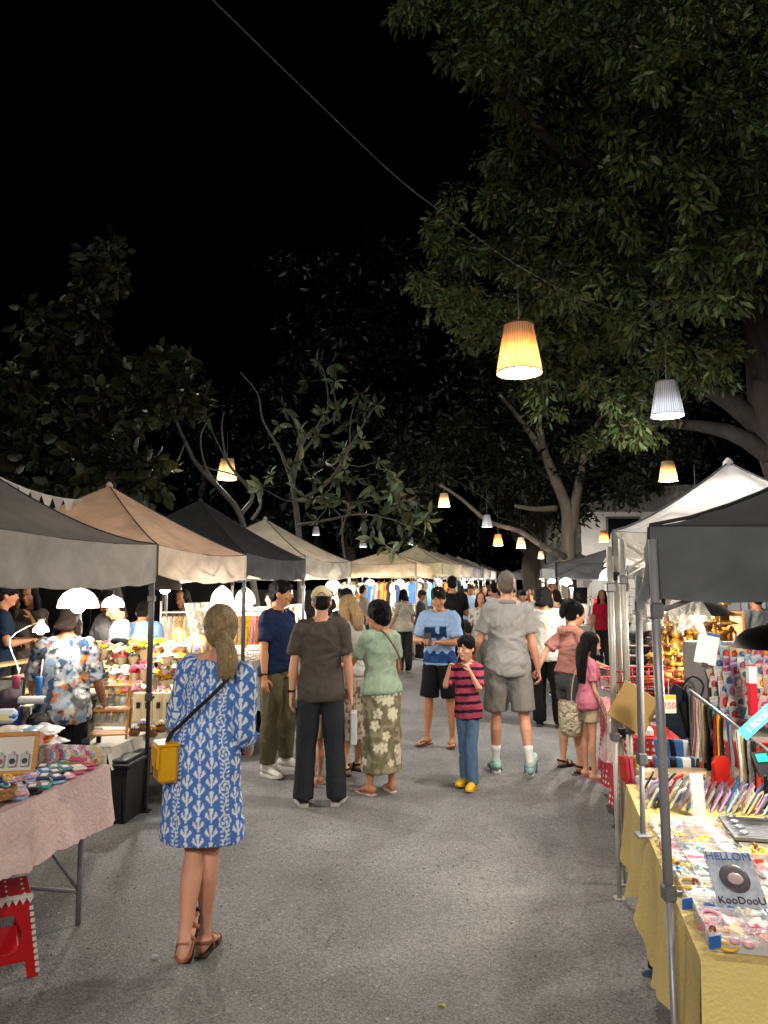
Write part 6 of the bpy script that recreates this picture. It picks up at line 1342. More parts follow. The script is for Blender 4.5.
def bouquet(kind_, seed):
    r_ = random.Random(seed); m = MB()
    w_ = {'sun': [1], 'red': [2, 2, 3], 'pink': [3, 3, 4, 0], 'mix': [0, 4, 7, 3, 1], 'cream': [0, 4, 0, 9], 'lilac': [8, 4, 8], 'white': [4]}[kind_]
    m.loft([V((0, 0, .05)), V((0, 0, .09)), V((0, 0, .13)), V((0, 0, .16))], [(.018, .018), (.026, .026), (.045, .045), (.06, .06)], (1, 0, 0), 12, mi=9)
    n = 1 if kind_ == 'sun' else 13
    for k in range(n):
        an = 2.4 * k; q = .082 * math.sqrt(k / max(1, n - 1)); c = V((q * math.cos(an), q * math.sin(an), .215 - q * .8 + r_.uniform(-.01, .01))); up = V((c.x * 5, c.y * 5 - .5, 1))
        flower_head(m, c, .095 if n == 1 else r_.uniform(.030, .044), r_.choice(w_), up, 14 if n == 1 else 7, 2, 5 if n == 1 else None)
    for k in range(7): an = k * .9 + .3; d = V((math.cos(an), math.sin(an), .3)); flower_head(m, V((0, 0, .15)) + d * .06, .03, 6, d, 3, 1)
    return m
BN = {'sun': 'sunflower', 'red': 'red and crimson', 'pink': 'pink', 'mix': 'orange and cream', 'cream': 'cream and yellow', 'lilac': 'lilac', 'white': 'white'}
def put_bouquet(k_, loc, where, sc_=1., tilt=(-.25, 0), i=0):
    item('bq' + k_ + str(i % 3), 'flower_bouquet', lambda: bouquet(k_, i % 3 + 10), FM, loc, rnd.uniform(-.5, .5), '%s knitted bouquet %s' % (BN[k_], where), 'bouquet', 'bouquets on the flower stall', tilt, sc_)
rows = [  # px, py of the head, depth
 [(92, 650, 'cream'), (103, 643, 'mix'), (116, 646, 'cream'), (122, 652, 'red'), (133, 652, 'sun'), (144, 646, 'sun')], [(100, 664, 'cream'), (112, 668, 'cream'), (124, 668, 'white'), (134, 668, 'red'), (144, 664, 'red')],
 [(106, 682, 'mix'), (118, 680, 'mix'), (130, 686, 'mix'), (140, 684, 'pink'), (147, 690, 'red'), (136, 696, 'pink')], [(163, 664, 'pink'), (171, 662, 'cream'), (164, 676, 'sun'), (172, 674, 'mix'), (178, 668, 'red'), (181, 678, 'cream'), (166, 652, 'white')],
 [(160, 690, 'pink'), (168, 692, 'red'), (175, 688, 'pink'), (180, 692, 'mix')]]
dep = [7.0, 6.8, 6.55, 6.9, 6.5]
wn = ['in the top row left of the post', 'in the second row left of the post', 'in the row above the cream bags', 'in the upper cluster right of the post', 'in the lower cluster right of the post']
for r_, row in enumerate(rows):
    for k, (px, py, kd) in enumerate(row):
        put_bouquet(kd, P(px, py, dep[r_]) - V((0, 0, .2)), '%s, %s of it' % (wn[r_], ORD[k]), 1.0, i=k)
for r_ in range(4):
    for k in range(13):
        px = 92 + k * 7.4 + (r_ % 2) * 3; py = 640 + r_ * 15
        if 150 < px < 158: continue
        kd = ['cream', 'mix', 'red', 'sun', 'pink', 'white', 'mix', 'cream', 'pink', 'sun', 'cream'][(k * 4 + r_ * 3) % 11]
        put_bouquet(kd, P(px, py, 7.25 - r_ * .12) - V((0, 0, .2)), 'in the dense bank, row %d, number %d from the left' % (r_ + 1, k + 1), .85, i=k + r_)
# stepped stand beneath the bouquets
t = thing('tiered_stand', 'wooden tiered stand carrying the knitted bouquets', 'stand', fr2(.95, .95, .80), fr2.ang)
for k in range(3): m = MB(); m.box((0, .12 * k, .05 + .10 * k), (1.6, .14, .02), bev=.003); m.build('step_board', wood('b08a58'), t)
for sx in (-.76, 0, .76): m = MB(); m.prism([(-.08, 0), (.34, 0), (.34, .27), (-.08, .06)], .02, Matrix.Translation((sx, 0, 0)) @ Matrix.Rotation(R(90), 4, 'Z')); m.build('side_panel', wood('a57c4a'), t)
# cream bags with small black labels
for k in range(6):
    px = [138, 147, 158, 168, 176, 184][k]; loc = P(px, 722, 6.35)
    t = thing('gift_bag', 'cream paper bag with a small black label, %s from the left under the bouquets' % ORD[k], 'paper bag', loc, R(12), 'cream bags under the bouquets')
    m = MB(); m.box((0, 0, .12), (.085, .06, .24), bev=.006); m.build('bag_body', M('cfbf9c', rough=.7, var=.06, bump=.5, bs=8), t)
    m = MB(); m.box((.0, -.032, .14), (.03, .003, .05)); m.build('label', M('1b1b1b', rough=.6), t)
    m = MB(); m.tube([V((-.02, -.02, .24)), V((-.015, -.02, .29)), V((.015, -.02, .29)), V((.02, -.02, .24))], .002, 5, 3); m.build('handle', M('8a7a5c'), t)
# small pots in front
for k, (px, py, kd) in enumerate([(134, 736, 'white'), (143, 731, 'lilac'), (152, 737, 'mix'), (161, 732, 'cream'), (170, 729, 'mix'), (177, 727, 'red')]):
    loc = P(px, py, 5.95 + .03 * k); t = thing('flower_pot', 'tiny pot of %s knitted flowers, %s from the left on the white cloth' % (BN[kd], ORD[k]), 'flower pot', loc, 0, 'tiny flower pots on the white cloth')
    m = MB(); m.lathe([(.028, 0), (.042, .015), (.045, .035), (.036, .05), (.030, .05), (.028, .03)], n=16); m.build('pot', M('8a5a3c', rough=.8, bump=2, bs=60, var=.2, vs=40), t)
    m = MB(); r2 = random.Random(k + 3); mi = {'white': 4, 'lilac': 8, 'mix': 7, 'cream': 0, 'red': 2}[kd]
    for q in range(9): an = q * 2.4; rr = .04 * math.sqrt(q / 8); flower_head(m, V((rr * math.cos(an), rr * math.sin(an), .085 - rr * .5)), .02, mi if q % 3 else 4, V((math.cos(an) * rr * 12, math.sin(an) * rr * 12 - .3, 1)), 6, 2)
    for q in range(5): flower_head(m, V((.03 * math.cos(q * 1.3), .03 * math.sin(q * 1.3), .055)), .025, 6, V((math.cos(q * 1.3), math.sin(q * 1.3), .2)), 3, 1)
    m.build('flowers', FM, t)
# easels with round plates
for k, (px, py, d) in enumerate([(196, 660, 7.3), (180, 655, 7.4)]):
    t = thing('round_plate_easel', ['round framed embroidery plate on a little wooden easel', 'plain wooden oval board leaning on an easel behind the flowers'][k], 'easel', P(px, py, d), R(12))
    if k == 0:
        m = MB(); m.loft([V((0, 0, .12)), V((0, .012, .12))], [(.125, .125)] * 2, (1, 0, 0), 32); m.build('frame', wood('b88a54'), t)
        m = MB(); m.loft([V((0, -.006, .12)), V((0, -.002, .12))], [(.092, .092)] * 2, (1, 0, 0), 32); m.build('plate', M('cfcabf', rough=.6), t)
        m = MB(); flower_head(m, V((0, -.012, .12)), .035, 8, V((0, -1, 0)), 8, 2); m.build('embroidery', FM, t)
    else: m = MB(); m.loft([V((0, 0, .13)), V((0, .02, .13))], [(.075, .14)] * 2, (1, 0, .3), 28); m.build('board', wood('a8693c'), t)
    for sx in (-1, 1): m = MB(); m.tube([V((sx * .03, -.0, .22)), V((sx * .11, -.04, -.16))], .010, 6); m.build('leg', wood('b07a40'), t)
    m = MB(); m.tube([V((0, .02, .2)), V((0, .14, -.16))], .009, 6); m.build('rear_leg', wood('b07a40'), t)
# tall white flowers
for k in range(5):
    put_bouquet('white', P(158 + k * 3.5, 640 + (k % 2) * 8, 7.35) - V((0, 0, .2)), 'standing tall behind the easels, %s from the left' % ORD[k], .85, i=k)
for k in range(9):
    put_bouquet(['mix', 'cream', 'pink', 'lilac'][k % 4], P(190 + (k % 5) * 11, 690 - (k // 5) * 20, 7.3) - V((0, 0, .2)), 'beside the blue dress, %s of the clump' % ORD[k], .9, i=k)
blob('black_plush', 'black fuzzy toy standing behind the sunflower bouquets', 'toy', P(119, 641, 7.2), (.085, .06, .03), M('141416', rough=.9, bump=6, bs=40), 12)
# crochet rack
t = thing('garment_rack', 'white metal rail of crochet pieces under the ribbed lamps', 'garment rack', P(218, 690, 8.3), R(12))
zr = P(218, 612, 8.3).z - t.location.z; W2 = .62
for sx in (-1, 1): m = MB(); m.tube([V((sx * W2, 0, -.4)), V((sx * W2, 0, zr + .12))], .012, 8); m.build('upright', M('c9c7c2', rough=.4, metal=.3), t)
for z_ in (zr, zr - .42): m = MB(); m.tube([V((-W2, 0, z_)), V((W2, 0, z_))], .010, 8); m.build('rail', M('c9c7c2', rough=.4, metal=.3), t)
cc = ['d8c9b8', 'c7b08a', 'e6e2da', 'd8c9b8', 'd8a62a', '8fb8d0', 'c7b08a', 'd9a0ac', 'e6e2da', 'c9a368', 'd47a3a']
for tier in range(2):
    for k in range(22):
        c = cc[(k * 3 + tier) % len(cc)]; 
        def gar():
            m = MB(); n = 8; m.grid(lambda u, v: V(((u - .5) * (.03 + .05 * v + .012 * math.sin(9 * v)), (.5 - u) * .02 + .012 * math.sin(u * 12 + v * 3), -.03 - .32 * v)), 8, 10); m.grid(lambda u, v: V(((u - .5) * (.03 + .05 * v), .03 + .012 * math.sin(u * 12 + v * 3), -.03 - .31 * v)), 8, 10)
            m.tube([V((-.035, .01, -.04)), V((0, .01, -.01)), V((.035, .01, -.04))], .004, 5, mi=1); m.tube([V((0, .01, -.012)), V((0, .01, .01))], .003, 4, mi=1); return m
        M3 = Matrix.Rotation(R(12), 3, 'Z'); loc = V(t.location) + M3 @ V((-W2 + .04 + k * .056, 0, zr - tier * .42 - .012))
        item('gar' + c, 'hanging_crochet', gar, [M(c, rough=.85, bump=3, bs=60, var=.25, vs=30, tr=.15), M('8a5a30', rough=.5)], loc, R(12) + rnd.uniform(.5, 1.1), '%s crochet piece, number %d on the %s rail under the ribbed lamps' % (CN[c], k + 1, ['upper', 'lower'][tier]), 'crochet piece', 'crochet pieces on the rack')
# --- L3 accessory stall: slanted boards of small goods + cloth
e3 = (V(PL3 + (0,)) - V(PL2 + (0,))).normalized(); fr3 = Fr(V(PL2 + (0,)) + V((-.08, -.1, 0)), e3, (-e3.y, e3.x))
table('accessory stall table left of the navy polo man', fr3, 1.9, .7, .88, 'white tablecloth of the accessory stall behind the navy polo man', CW, .55, 3, METALD, wave=.05)
def board(label, fr, a0, L, b0, z0, hgt, lean_, nr, nc, cols, lbl, sz=.045, grp='goods pinned to the boards', cat='trinket', nm='hanging_trinket', kinds=3, bcol='cfc8b8'):
    t = thing('display_board', label, 'display board', fr(a0 + L / 2, b0, z0)); o = t.location; up = (V((0, 0, 1)) + fr.n * lean_).normalized()
    m = MB(); p = [fr(a0, b0, z0), fr(a0 + L, b0, z0), fr(a0 + L, b0, z0) + up * hgt, fr(a0, b0, z0) + up * hgt]; q = [x + fr.n * .02 for x in p]
    m.add([x - o for x in p + q], [(0, 1, 2, 3), (7, 6, 5, 4), (0, 4, 5, 1), (1, 5, 6, 2), (2, 6, 7, 3), (3, 7, 4, 0)], sm=False); m.build('panel', M(bcol, rough=.8), t)
    m = MB()
    for k in range(nr + 1): s_ = fr(a0, b0, z0) + up * hgt * k / nr - fr.n * .012 - o; m.tube([s_, s_ + fr.e * L], .004, 5)
    m.build('wire_rail', M('b9b7b0', rough=.4, metal=.4), t)
    for r_ in range(nr):
        for k in range(nc):
            c = rnd.choice(cols); kd = rnd.randrange(kinds)
            def tr_(kd=kd):
                m = MB()
                if kd == 0: m.box((0, 0, -.5), (.8, .12, .95), bev=.08); m.box((0, -.08, -.55), (.4, .05, .35), bev=.02, mi=1)
                elif kd == 1: m.ball((0, 0, -.55), (.38, .2, .42), 10, 7); m.loft([V((.2 * math.cos(x), 0, -.1 + .16 * math.sin(x))) for x in [k_ * .785 for k_ in range(9)]], [(.05, .05)] * 9, (0, 1, 0), 5, mi=1)
                else: m.tube([V((-.1, 0, 0)), V((-.3, 0, -.6)), V((0, -.05, -1.1)), V((.3, 0, -.6)), V((.1, 0, 0))], .09, 6, 2); m.ball((0, -.08, -1.0), .18, 8, 6, mi=1)
                return m
            item('tk%d%s%s' % (kd, c, nm), nm, tr_, [M(c, rough=.5, var=.2, vs=3), M('d8cda8', rough=.4)], fr(a0 + L * (k + .5) / nc, b0, z0) + up * hgt * (r_ + .95) / nr - fr.n * .03, fr.ang + (0 if fr.n.x < 0 else math.pi) + rnd.uniform(-.3, .3),
                 '%s %s, %s along row %d of %s' % (CN[c], cat, ORD[k], r_ + 1, lbl), cat, grp, (0, 0), sz)
    return t
gold = ['c9a368', 'd8c9b8', 'e6e2da', 'd8a62a', 'c7b08a', 'd9a0ac', 'd47a3a']
board('tall cream board of small goods beside the navy polo man', fr3, .05, 1.8, .42, .90, .62, .25, 7, 12, gold, 'the cream board', .062)
board('low slanted tray board in front of the cream board', fr3, .05, 1.8, .05, .895, .10, 2.6, 2, 12, ['e6e2da', 'd8a62a', 'c25a78', 'd8c9b8'], 'the low slanted board', .05, 'goods on the low slanted board', 'charm', 'charm')
fr4 = Fr(V(PL3 + (0,)) + V((-.06, -.1, 0)), (V(PL4 + (0,)) - V(PL3 + (0,))), (-.96, .24))
table('fourth stall table on the left under the cream canopy', fr4, 1.9, .7, .80, 'white tablecloth of the fourth stall under the cream canopy', CW, .5, 5, METALD, wave=.05)
board('white board of small goods in the fourth stall', fr4, .05, 1.8, .5, .82, .6, .2, 4, 9, gold + ['c2352f', '3f6ea8'], 'the white board of the fourth stall', .09, 'goods in the fourth stall', 'pendant', 'pendant')
for k in range(10): put_bouquet(['pink', 'mix', 'cream', 'red', 'white'][k % 5], fr4(.2 + .17 * k, .2, .81), 'on the fourth stall table, %s along' % ORD[k], 1.1, i=k)
for k in range(8): put_bouquet(['red', 'white', 'cream', 'mix'][k % 4], P(334 + k * 3.2, 598 + (k % 3) * 12, 11.9), 'in the upright arrangement beside the blonde woman, %s of it' % ORD[k], 1.15, i=k)
# --- the beige stall past the gap
fr5 = Fr((gx(416, 18.6) - .05, 18.5), (.28, .96), (-.96, .28)); fr5f = Fr((gx(350, 18.6), 18.5), (1, 0.05), (-.05, 1))
table('long front table of the beige stall past the gap', fr5f, 1.75, .8, .9, 'white tablecloth of the beige stall past the gap', CW, .75, 6, METALD, wave=.06)
k = 0
for i in range(60):
    c = rnd.choice(['e6e2da', 'd8c9b8', 'c2352f', 'd8a62a', '1d1d1f', '8fb8d0', 'd47a3a', 'c7b08a', '7a4a34'])
    def toy(): m = MB(); m.ball((0, 0, .045), (.05, .04, .045), 10, 7); m.ball((0, -.01, .105), .032, 10, 7); m.ball((-.022, -.0, .135), .012, 6, 5, mi=1); m.ball((.022, 0, .135), .012, 6, 5, mi=1); m.ball((0, -.04, .098), .008, 6, 4, mi=1); return m
    item('toy' + c, 'plush_toy', toy, [M(c, rough=.85, bump=1, bs=60), M('2a2422', rough=.6)], fr5f(.06 + (i % 15) * .115, .08 + (i // 15) * .18, .91 + (i // 15) * .055), rnd.uniform(-.5, .5), '%s plush toy, %s from the left in the %s row of the beige stall' % (CN[c], ORD[i % 15], ORD[i // 15]), 'plush toy', 'plush toys on the beige stall', scale=1.15)
def hung(label, p, w_, h_, c, rot=0., grp='clothes hanging in the stalls', tr=.1):
    t = thing('hanging_garment', label, 'garment', p, rot, grp)
    m = MB(); f = lambda u, v, y: V(((u - .5) * w_ * (.7 + .3 * v + (.35 if .04 < v < .3 else 0) * 1), y + .02 * math.sin(u * 14 + v * 3), -.05 - h_ * v))
    m.grid(lambda u, v: f(u, v, -.02), 14, 12); m.grid(lambda u, v: f(1 - u, v, .02), 14, 12); m.build('cloth', M(c, rough=.85, var=.12, vs=6, tr=tr), t)
    m = MB(); m.tube([V((-w_ * .36, 0, -.06)), V((0, 0, -.01)), V((w_ * .36, 0, -.06))], .008, 6); m.tube([V((0, 0, -.01)), V((0, 0, .06))], .004, 5); m.build('hanger', M('6b4c30'), t); return t
gc = [('e6e2da', 'white'), ('3f6ea8', 'blue'), ('d47a3a', 'orange'), ('2b3c5c', 'navy'), ('8c8c8c', 'grey'), ('1d1d1f', 'black'), ('d8c9b8', 'cream'), ('c2352f', 'red')]
for i in range(13):
    c, n_ = gc[(i * 3) % 8]; hung('%s garment hanging %s from the left in the beige stall' % (n_, ORD[i]), P(352 + i * 5.4, 581, 20.6 - .02 * i), .3, .62 + .1 * (i % 3), c, rnd.uniform(-.6, .6))
# goods on the further left row
for j, (px, d) in enumerate([(442, 20.0), (456.7, 22.7), (469, 25.2), (478.5, 27.7), (485, 30.7)]):
    x0 = gx(px, d); frj = Fr((x0, d + .1), (.34, .94), (-.94, .34))
    table('%s table of the far left row' % ORD[j], frj, 1.9, .75, .85, 'pale tablecloth on the %s table of the far left row' % ORD[j], CW, .7, j, METALD, wave=.04)
    for i in range(8):
        c = rnd.choice(list(CN)); item('toy2' + c, 'plush_toy', toy, [M(c, rough=.8), M('2a2422')], frj(.1 + i * .23, .12 + .3 * (i % 2), .86), rnd.uniform(-1, 1), '%s plush toy, %s along the %s table of the far left row' % (CN[c], ORD[i], ORD[j]), 'plush toy', 'plush toys in the far left row', scale=1.6)
    for i in range(4): c, n_ = gc[(i * 3 + j) % 8]; hung('%s garment hanging %s in the %s stall of the far left row' % (n_, ORD[i], ORD[j]), frj(.2 + i * .45, .9, 1.85), .34, .7, c, rnd.uniform(-.8, .8))
# --- right: nearest yellow table
B0 = GZ(692, 958, .75); B1 = GZ(622, 785, .75); eR = (B1 - B0).normalized(); LR_ = (B1 - B0).length; B0 = B0 + V((.03, 0, 0)); frR = Fr(B0, eR, (eR.y, -eR.x))
YEL = M('d8c07a', rough=.8, bump=.5, bs=90, var=.07, vs=3, tr=.1)
def ragged(i, u, drop): return drop * (1 + .13 * math.sin(u * 17 + i) + .09 * math.sin(u * 7)) if i != 0 or True else drop
table('nearest right hand table under the yellow cloth', frR, LR_, 1.3, .745, 'yellow tablecloth with a ragged hem on the nearest right table', YEL, .36, 5, METALD, wave=.03, hem=ragged)
zR = .756
CLEAR = M('dfe4e6', rough=.1, alpha=.12, spec=.8); CLEARL = M('e8ecee', rough=.15, alpha=.30, spec=.8)
charms = []
def cflower(): m = MB(); flower_head(m, V((0, 0, .004)), .017, 0, V((0, 0, 1)), 6, 1); m.ball((0, 0, .006), .005, 6, 4, mi=1); return m
def cstar():
    m = MB(); m.prism([((.018 if k % 2 == 0 else .008) * math.cos(k * math.pi / 5), (.018 if k % 2 == 0 else .008) * math.sin(k * math.pi / 5)) for k in range(10)], .006, Matrix.Rotation(R(90), 4, 'X')); return m
def cheart(): m = MB(); m.prism([(.0011 * 16 * math.sin(a) ** 3, .0011 * (13 * math.cos(a) - 5 * math.cos(2 * a) - 2 * math.cos(3 * a) - math.cos(4 * a))) for a in [2 * math.pi * k / 18 for k in range(18)]], .007, Matrix.Rotation(R(90), 4, 'X')); return m
def cbow(): m = MB(); m.ball((-.011, 0, .004), (.011, .008, .005), 8, 5); m.ball((.011, 0, .004), (.011, .008, .005), 8, 5); m.ball((0, 0, .005), .005, 6, 4, mi=1); return m
def cring(): m = MB(); m.loft([V((.014 * math.cos(x), .014 * math.sin(x), .004)) for x in [k * math.pi / 6 for k in range(13)]], [(.003, .003)] * 13, (0, 0, 1), 6, caps=False); m.ball((.014, 0, .006), .006, 6, 5, mi=1); return m
CH = [('flower', cflower), ('star', cstar), ('heart', cheart), ('bow', cbow), ('ring', cring)]
def tray(label, a, b, L, W, na, nb, cols, nm, zb=zR, h_=.03, fill=3, rot=0):
    t = thing('organizer_tray', label, 'tray', frR(a + L / 2, b + W / 2, zb)); o = t.location; g = lambda x, y, z: frR(a + x, b + y, zb + z) - o; ang = frR.ang
    m = MB(); m.box((0, 0, .0015), (L, W, .002), Matrix.Rotation(ang, 3, 'Z')); m.build('base', CLEAR, t)
    m = MB(); RT = Matrix.Rotation(ang, 3, 'Z')
    for x, y, lx, ly in ((0, -W / 2, L, .002), (0, W / 2, L, .002), (-L / 2, 0, .002, W), (L / 2, 0, .002, W)): m.box(RT @ V((x, y, h_ / 2)), (lx, ly, h_), RT)
    m.build('rim', CLEARL, t); m = MB()
    for i in range(1, na): m.box(RT @ V((-L / 2 + L * i / na, 0, h_ * .45)), (.0015, W - .004, h_ * .85), RT)
    for j in range(1, nb): m.box(RT @ V((0, -W / 2 + W * j / nb, h_ * .45)), (L - .004, .0015, h_ * .85), RT)
    m.build('divider', CLEARL, t)
    for i in range(na):
        for j in range(nb):
            c = rnd.choice(cols); kn, kf = CH[rnd.randrange(5)]
            for q in range(fill):
                charms.append((kn, kf, c, frR(a + L * (i + .5) / na + rnd.uniform(-.3, .3) * L / na, b + W * (j + .5) / nb + rnd.uniform(-.3, .3) * W / nb, zb + .006 + .006 * q), nm, i, j, q))
YP = ['d8a62a', 'd8c9b8', 'e6e2da', 'd9a0ac', 'c25a78', 'e6e2da', 'd8a62a', '8fb8d0']
tray('nearest big clear compartment tray of bright hair clips on the yellow table', .03, .02, .24, .46, 4, 8, ['c25a78', 'd9a0ac', 'd8a62a', 'd47a3a', 'c25a78', 'e6e2da', '3f6ea8'], 'the nearest big tray', fill=3, h_=.045)
for i in range(5): tray('clear tray of small charms, %s from the viewer in the lane side row' % ORD[i], .29 + i * .165, .015, .158, .25, 3, 4, YP, 'lane side tray %s' % ORD[i], fill=1 if i > 2 else 2)
tray('wide clear tray of white and red stickers beyond the printed card', .32, .28, .50, .42, 5, 6, ['e6e2da', 'c2352f', 'd8a62a', '8fb8d0', 'e6e2da', 'd9a0ac'], 'the wide sticker tray', fill=2)
cnt = 0
for kn, kf, c, loc, nm, i, j, q in charms[:300]:
    item('ch' + kn + c, 'hair_charm', kf, [M(c, rough=.35, spec=.6), M('d8cda8' if c != 'd8a62a' else '7a4a34', rough=.3)], loc, rnd.uniform(0, 6.28), '%s %s charm, layer %d, row %d cell %d of %s' % (CN[c], kn, q + 1, i + 1, j + 1, nm), 'charm', 'charms in the clear trays', (rnd.uniform(-.3, .3), rnd.uniform(-.3, .3)), 1.75)
# little number tags on the tray edges
for i in range(6):
    item('ntag', 'price_sticker', lambda: MB().box((0, 0, .003), (.03, .012, .003)), M('26272c', rough=.5), frR(.34 + i * .14, .262, zR + .034), frR.ang + .3, 'tiny dark price sticker, %s from the viewer along the tray seam' % ORD[i], 'sticker', 'price stickers on the trays')
for k, (a, b) in enumerate([(.012, .03), (.24, .005)]):
    item('btag', 'blue_tag', lambda: MB().box((0, 0, .02), (.035, .004, .03), bev=.001), M('2c5fa8', rough=.5), frR(a, b, zR + .01), .3, 'blue paper tag %s the nearest clear tray' % ('at the front corner of' if k == 0 else 'on the lane side of'), 'tag', 'blue tags')
# printed card
t = thing('printed_card', 'printed card with a grey round creature and hand lettering standing among the trays', 'card', GZ(744, 908, zR + .03), frR.ang - R(90) + .10, None, -.9)
m = MB(); m.box((0, 0, .085), (.135, .004, .17), bev=.002); m.build('card', M('a2a8b4', rough=.35, var=.3, vs=30), t)
m = MB(); m.ball((0, -.003, .085), (.042, .004, .045), 20, 8); m.build('picture', M('4a444a', rough=.4, var=.4, vs=40), t)
m = MB(); m.ball((0, -.007, .082), (.022, .002, .018), 16, 6); m.build('picture_detail', M('a89494', rough=.4), t)
text('HELLOM', .034, M('3c5a9c', rough=.5), t, (0, -.004, .152), (R(90), 0, 0)); text('KooDooU', .030, M('3a1c2c', rough=.5), t, (0, -.004, .018), (R(90), 0, 0))
# upright packs beyond the trays
for i in range(60):
    c = rnd.choice(['8fb8d0', 'e6e2da', '1d1d1f', '8c8c8c', 'd9a0ac', 'c2352f', '3f6ea8', 'a58bc0', 'c7b08a'])
    def pack(): m = MB(); m.box((0, 0, .06), (.010, .085, .12), bev=.002); m.box((.0058, 0, .07), (.001, .06, .06), mi=1); m.box((-.0058, 0, .07), (.001, .06, .06), mi=1); return m
    row = i // 20; item('pack' + c, 'card_pack', pack, [M(c, rough=.25, var=.3, vs=20, spec=.6), M('c9c4c0' if c != 'e6e2da' else '3f6ea8', rough=.4, var=.5, vs=50)], frR(1.32 + .12 * row, .05 + .03 * (i % 20), zR), frR.ang + R(70) + rnd.uniform(-.25, .25), '%s upright pack, %s from the lane, %s row beyond the trays' % (CN[c], ORD[i % 20], ['near', 'middle', 'far'][row]), 'card pack', 'upright packs on the yellow table', (0, -.5), .8)
t = thing('clear_case', 'tall clear case with a white slip standing between the upright packs', 'case', frR(1.19, .22, zR), frR.ang + R(-80), None, -.15); m = MB(); m.box((0, 0, .085), (.055, .012, .17), bev=.003); m.build('case_body', CLEARL, t); m = MB(); m.box((0, .003, .08), (.04, .002, .14)); m.build('slip', M('c9a0a0', rough=.5, var=.3, vs=60), t)
# grey sheet of earrings with a wire grid
t = thing('earring_panel', 'flat grey panel of silver earrings under wire, right of the lane side trays', 'panel', frR(1.02, .28, zR + .02), frR.ang)
m = MB(); m.box((0, -.30, .0), (.26, .60, .012), bev=.002); m.build('panel', M('5c6066', rough=.5), t)
m = MB()
for i in range(7): m.tube([V((-.13 + i * .043, -.63, .012)), V((-.13 + i * .043, -.01, .012))], .0012, 4)
m.build('wire', M('a8a8aa', rough=.3, metal=.7), t)
for i in range(20): q = MB(); q.ball((-.10 + (i % 4) * .066, -.60 + (i // 4) * .14, .016), (.014, .02, .006), 8, 5); q.build('earring', M('b9bcc4', rough=.25, metal=.7), t)
# hanging-goods frame at the far end of the yellow table
def rr(px, py, d): return P(px, py, d)
t = thing('hanging_rack', 'metal rail at the right edge from which straps and cases hang', 'rack', rr(704, 700, 3.7)); o = t.location
ra, rb = rr(690, 690, 3.9), rr(800, 775, 3.0)
m = MB(); m.tube([ra - o, rb - o], .007, 8); m.build('rail', METAL, t)
m = MB(); m.tube([ra - o, ra - o + V((0, 0, -.45))], .008, 8); m.build('upright', METAL, t)
for i in range(34):
    c = ['8c8c8c', 'd9a0ac', 'd8c9b8', 'e6e2da', 'c7b08a', '1d1d1f', '8c8c8c', '1d1d1f', '3c8a86', 'c2352f', 'd8a62a', '1d1d1f', 'e6e2da', '3f6ea8'][i % 14]
    def strp():
        m = MB(); m.grid(lambda u, v: V(((u - .5) * .022 + .004 * math.sin(v * 6), .004 * math.sin(v * 8), -.30 * v)), 2, 14); m.grid(lambda u, v: V(((.5 - u) * .022 + .004 * math.sin(v * 6), .006 + .004 * math.sin(v * 8), -.30 * v)), 2, 14)
        m.box((0, .003, -.31), (.026, .012, .09), bev=.003, mi=1); m.loft([V((.007 * math.cos(x), 0, .004 + .009 * math.sin(x))) for x in [k * .785 for k in range(9)]], [(.0015, .0015)] * 9, (0, 1, 0), 4, mi=2); return m
    q = ra.lerp(rb, .05 + i * .028)
    item('strp' + c, 'hanging_strap', strp, [M(c, rough=.6, var=.15, vs=20), M('1c1c1e' if i % 3 else 'a8281c', rough=.5), METAL], q + V((0, 0, -.01)), rnd.uniform(.2, 1.3), '%s strap with a tag end, hanging at place %d along the right edge rail' % (CN[c], i + 1), 'strap', 'straps on the right edge rail', (rnd.uniform(-.08, .08), rnd.uniform(-.08, .08)), rnd.uniform(.85, 1.15))
# sunglasses-like wallets row in blue
for i in range(16):
    c = ['3f6ea8', '1d1d1f', '3f6ea8', 'e6e2da', '2b3c5c', '8fb8d0', '8c8c8c', '3f6ea8'][i % 8]
    def wal(): m = MB(); m.box((0, 0, .06), (.016, .075, .12), bev=.006); m.box((.009, 0, .07), (.002, .05, .08), mi=1); return m
    item('wal' + c, 'wallet', wal, [M(c, rough=.4, var=.2, vs=20), M('b9bcc4', rough=.4, var=.5, vs=60)], rr(664 + (i % 8) * 6.4, 778 - (i // 8) * 18, 3.85 + (i // 8) * .12), R(60) + rnd.uniform(-.2, .2), '%s upright wallet, %s from the post in the %s row of wallets' % (CN[c], ORD[i % 8], ['front', 'back'][i // 8]), 'wallet', 'wallets beyond the packs', (.0, -.4))
for i in range(7):
    c = ['c2352f', 'c25a78', 'd8a62a', 'e6e2da', 'c25a78', 'c2352f', '7a4a34'][i]
    item('book' + c, 'notebook', bx_m((.018, .07, .13), .003), M(c, rough=.4, var=.2, vs=14), rr(626 + i * 5.2, 782, 3.98), R(12) + rnd.uniform(-.1, .1), '%s upright notebook, %s from the lane beyond the leaning kraft board' % (CN[c], ORD[i]), 'notebook', 'notebooks at the far end of the yellow table', (0, -.1))
for i in range(3):
    c = ['c2352f', 'e6e2da', 'c7b08a'][i]; item('fold' + c, 'long_box', bx_m((.5, .09, .03), .004), M(c, rough=.5, var=.2), rr(690, 794 - i * 9, 3.75), R(-10) + .1 * i, '%s long flat box stacked %s under the wallets' % (CN[c], ORD[i]), 'box', 'long boxes under the wallets')
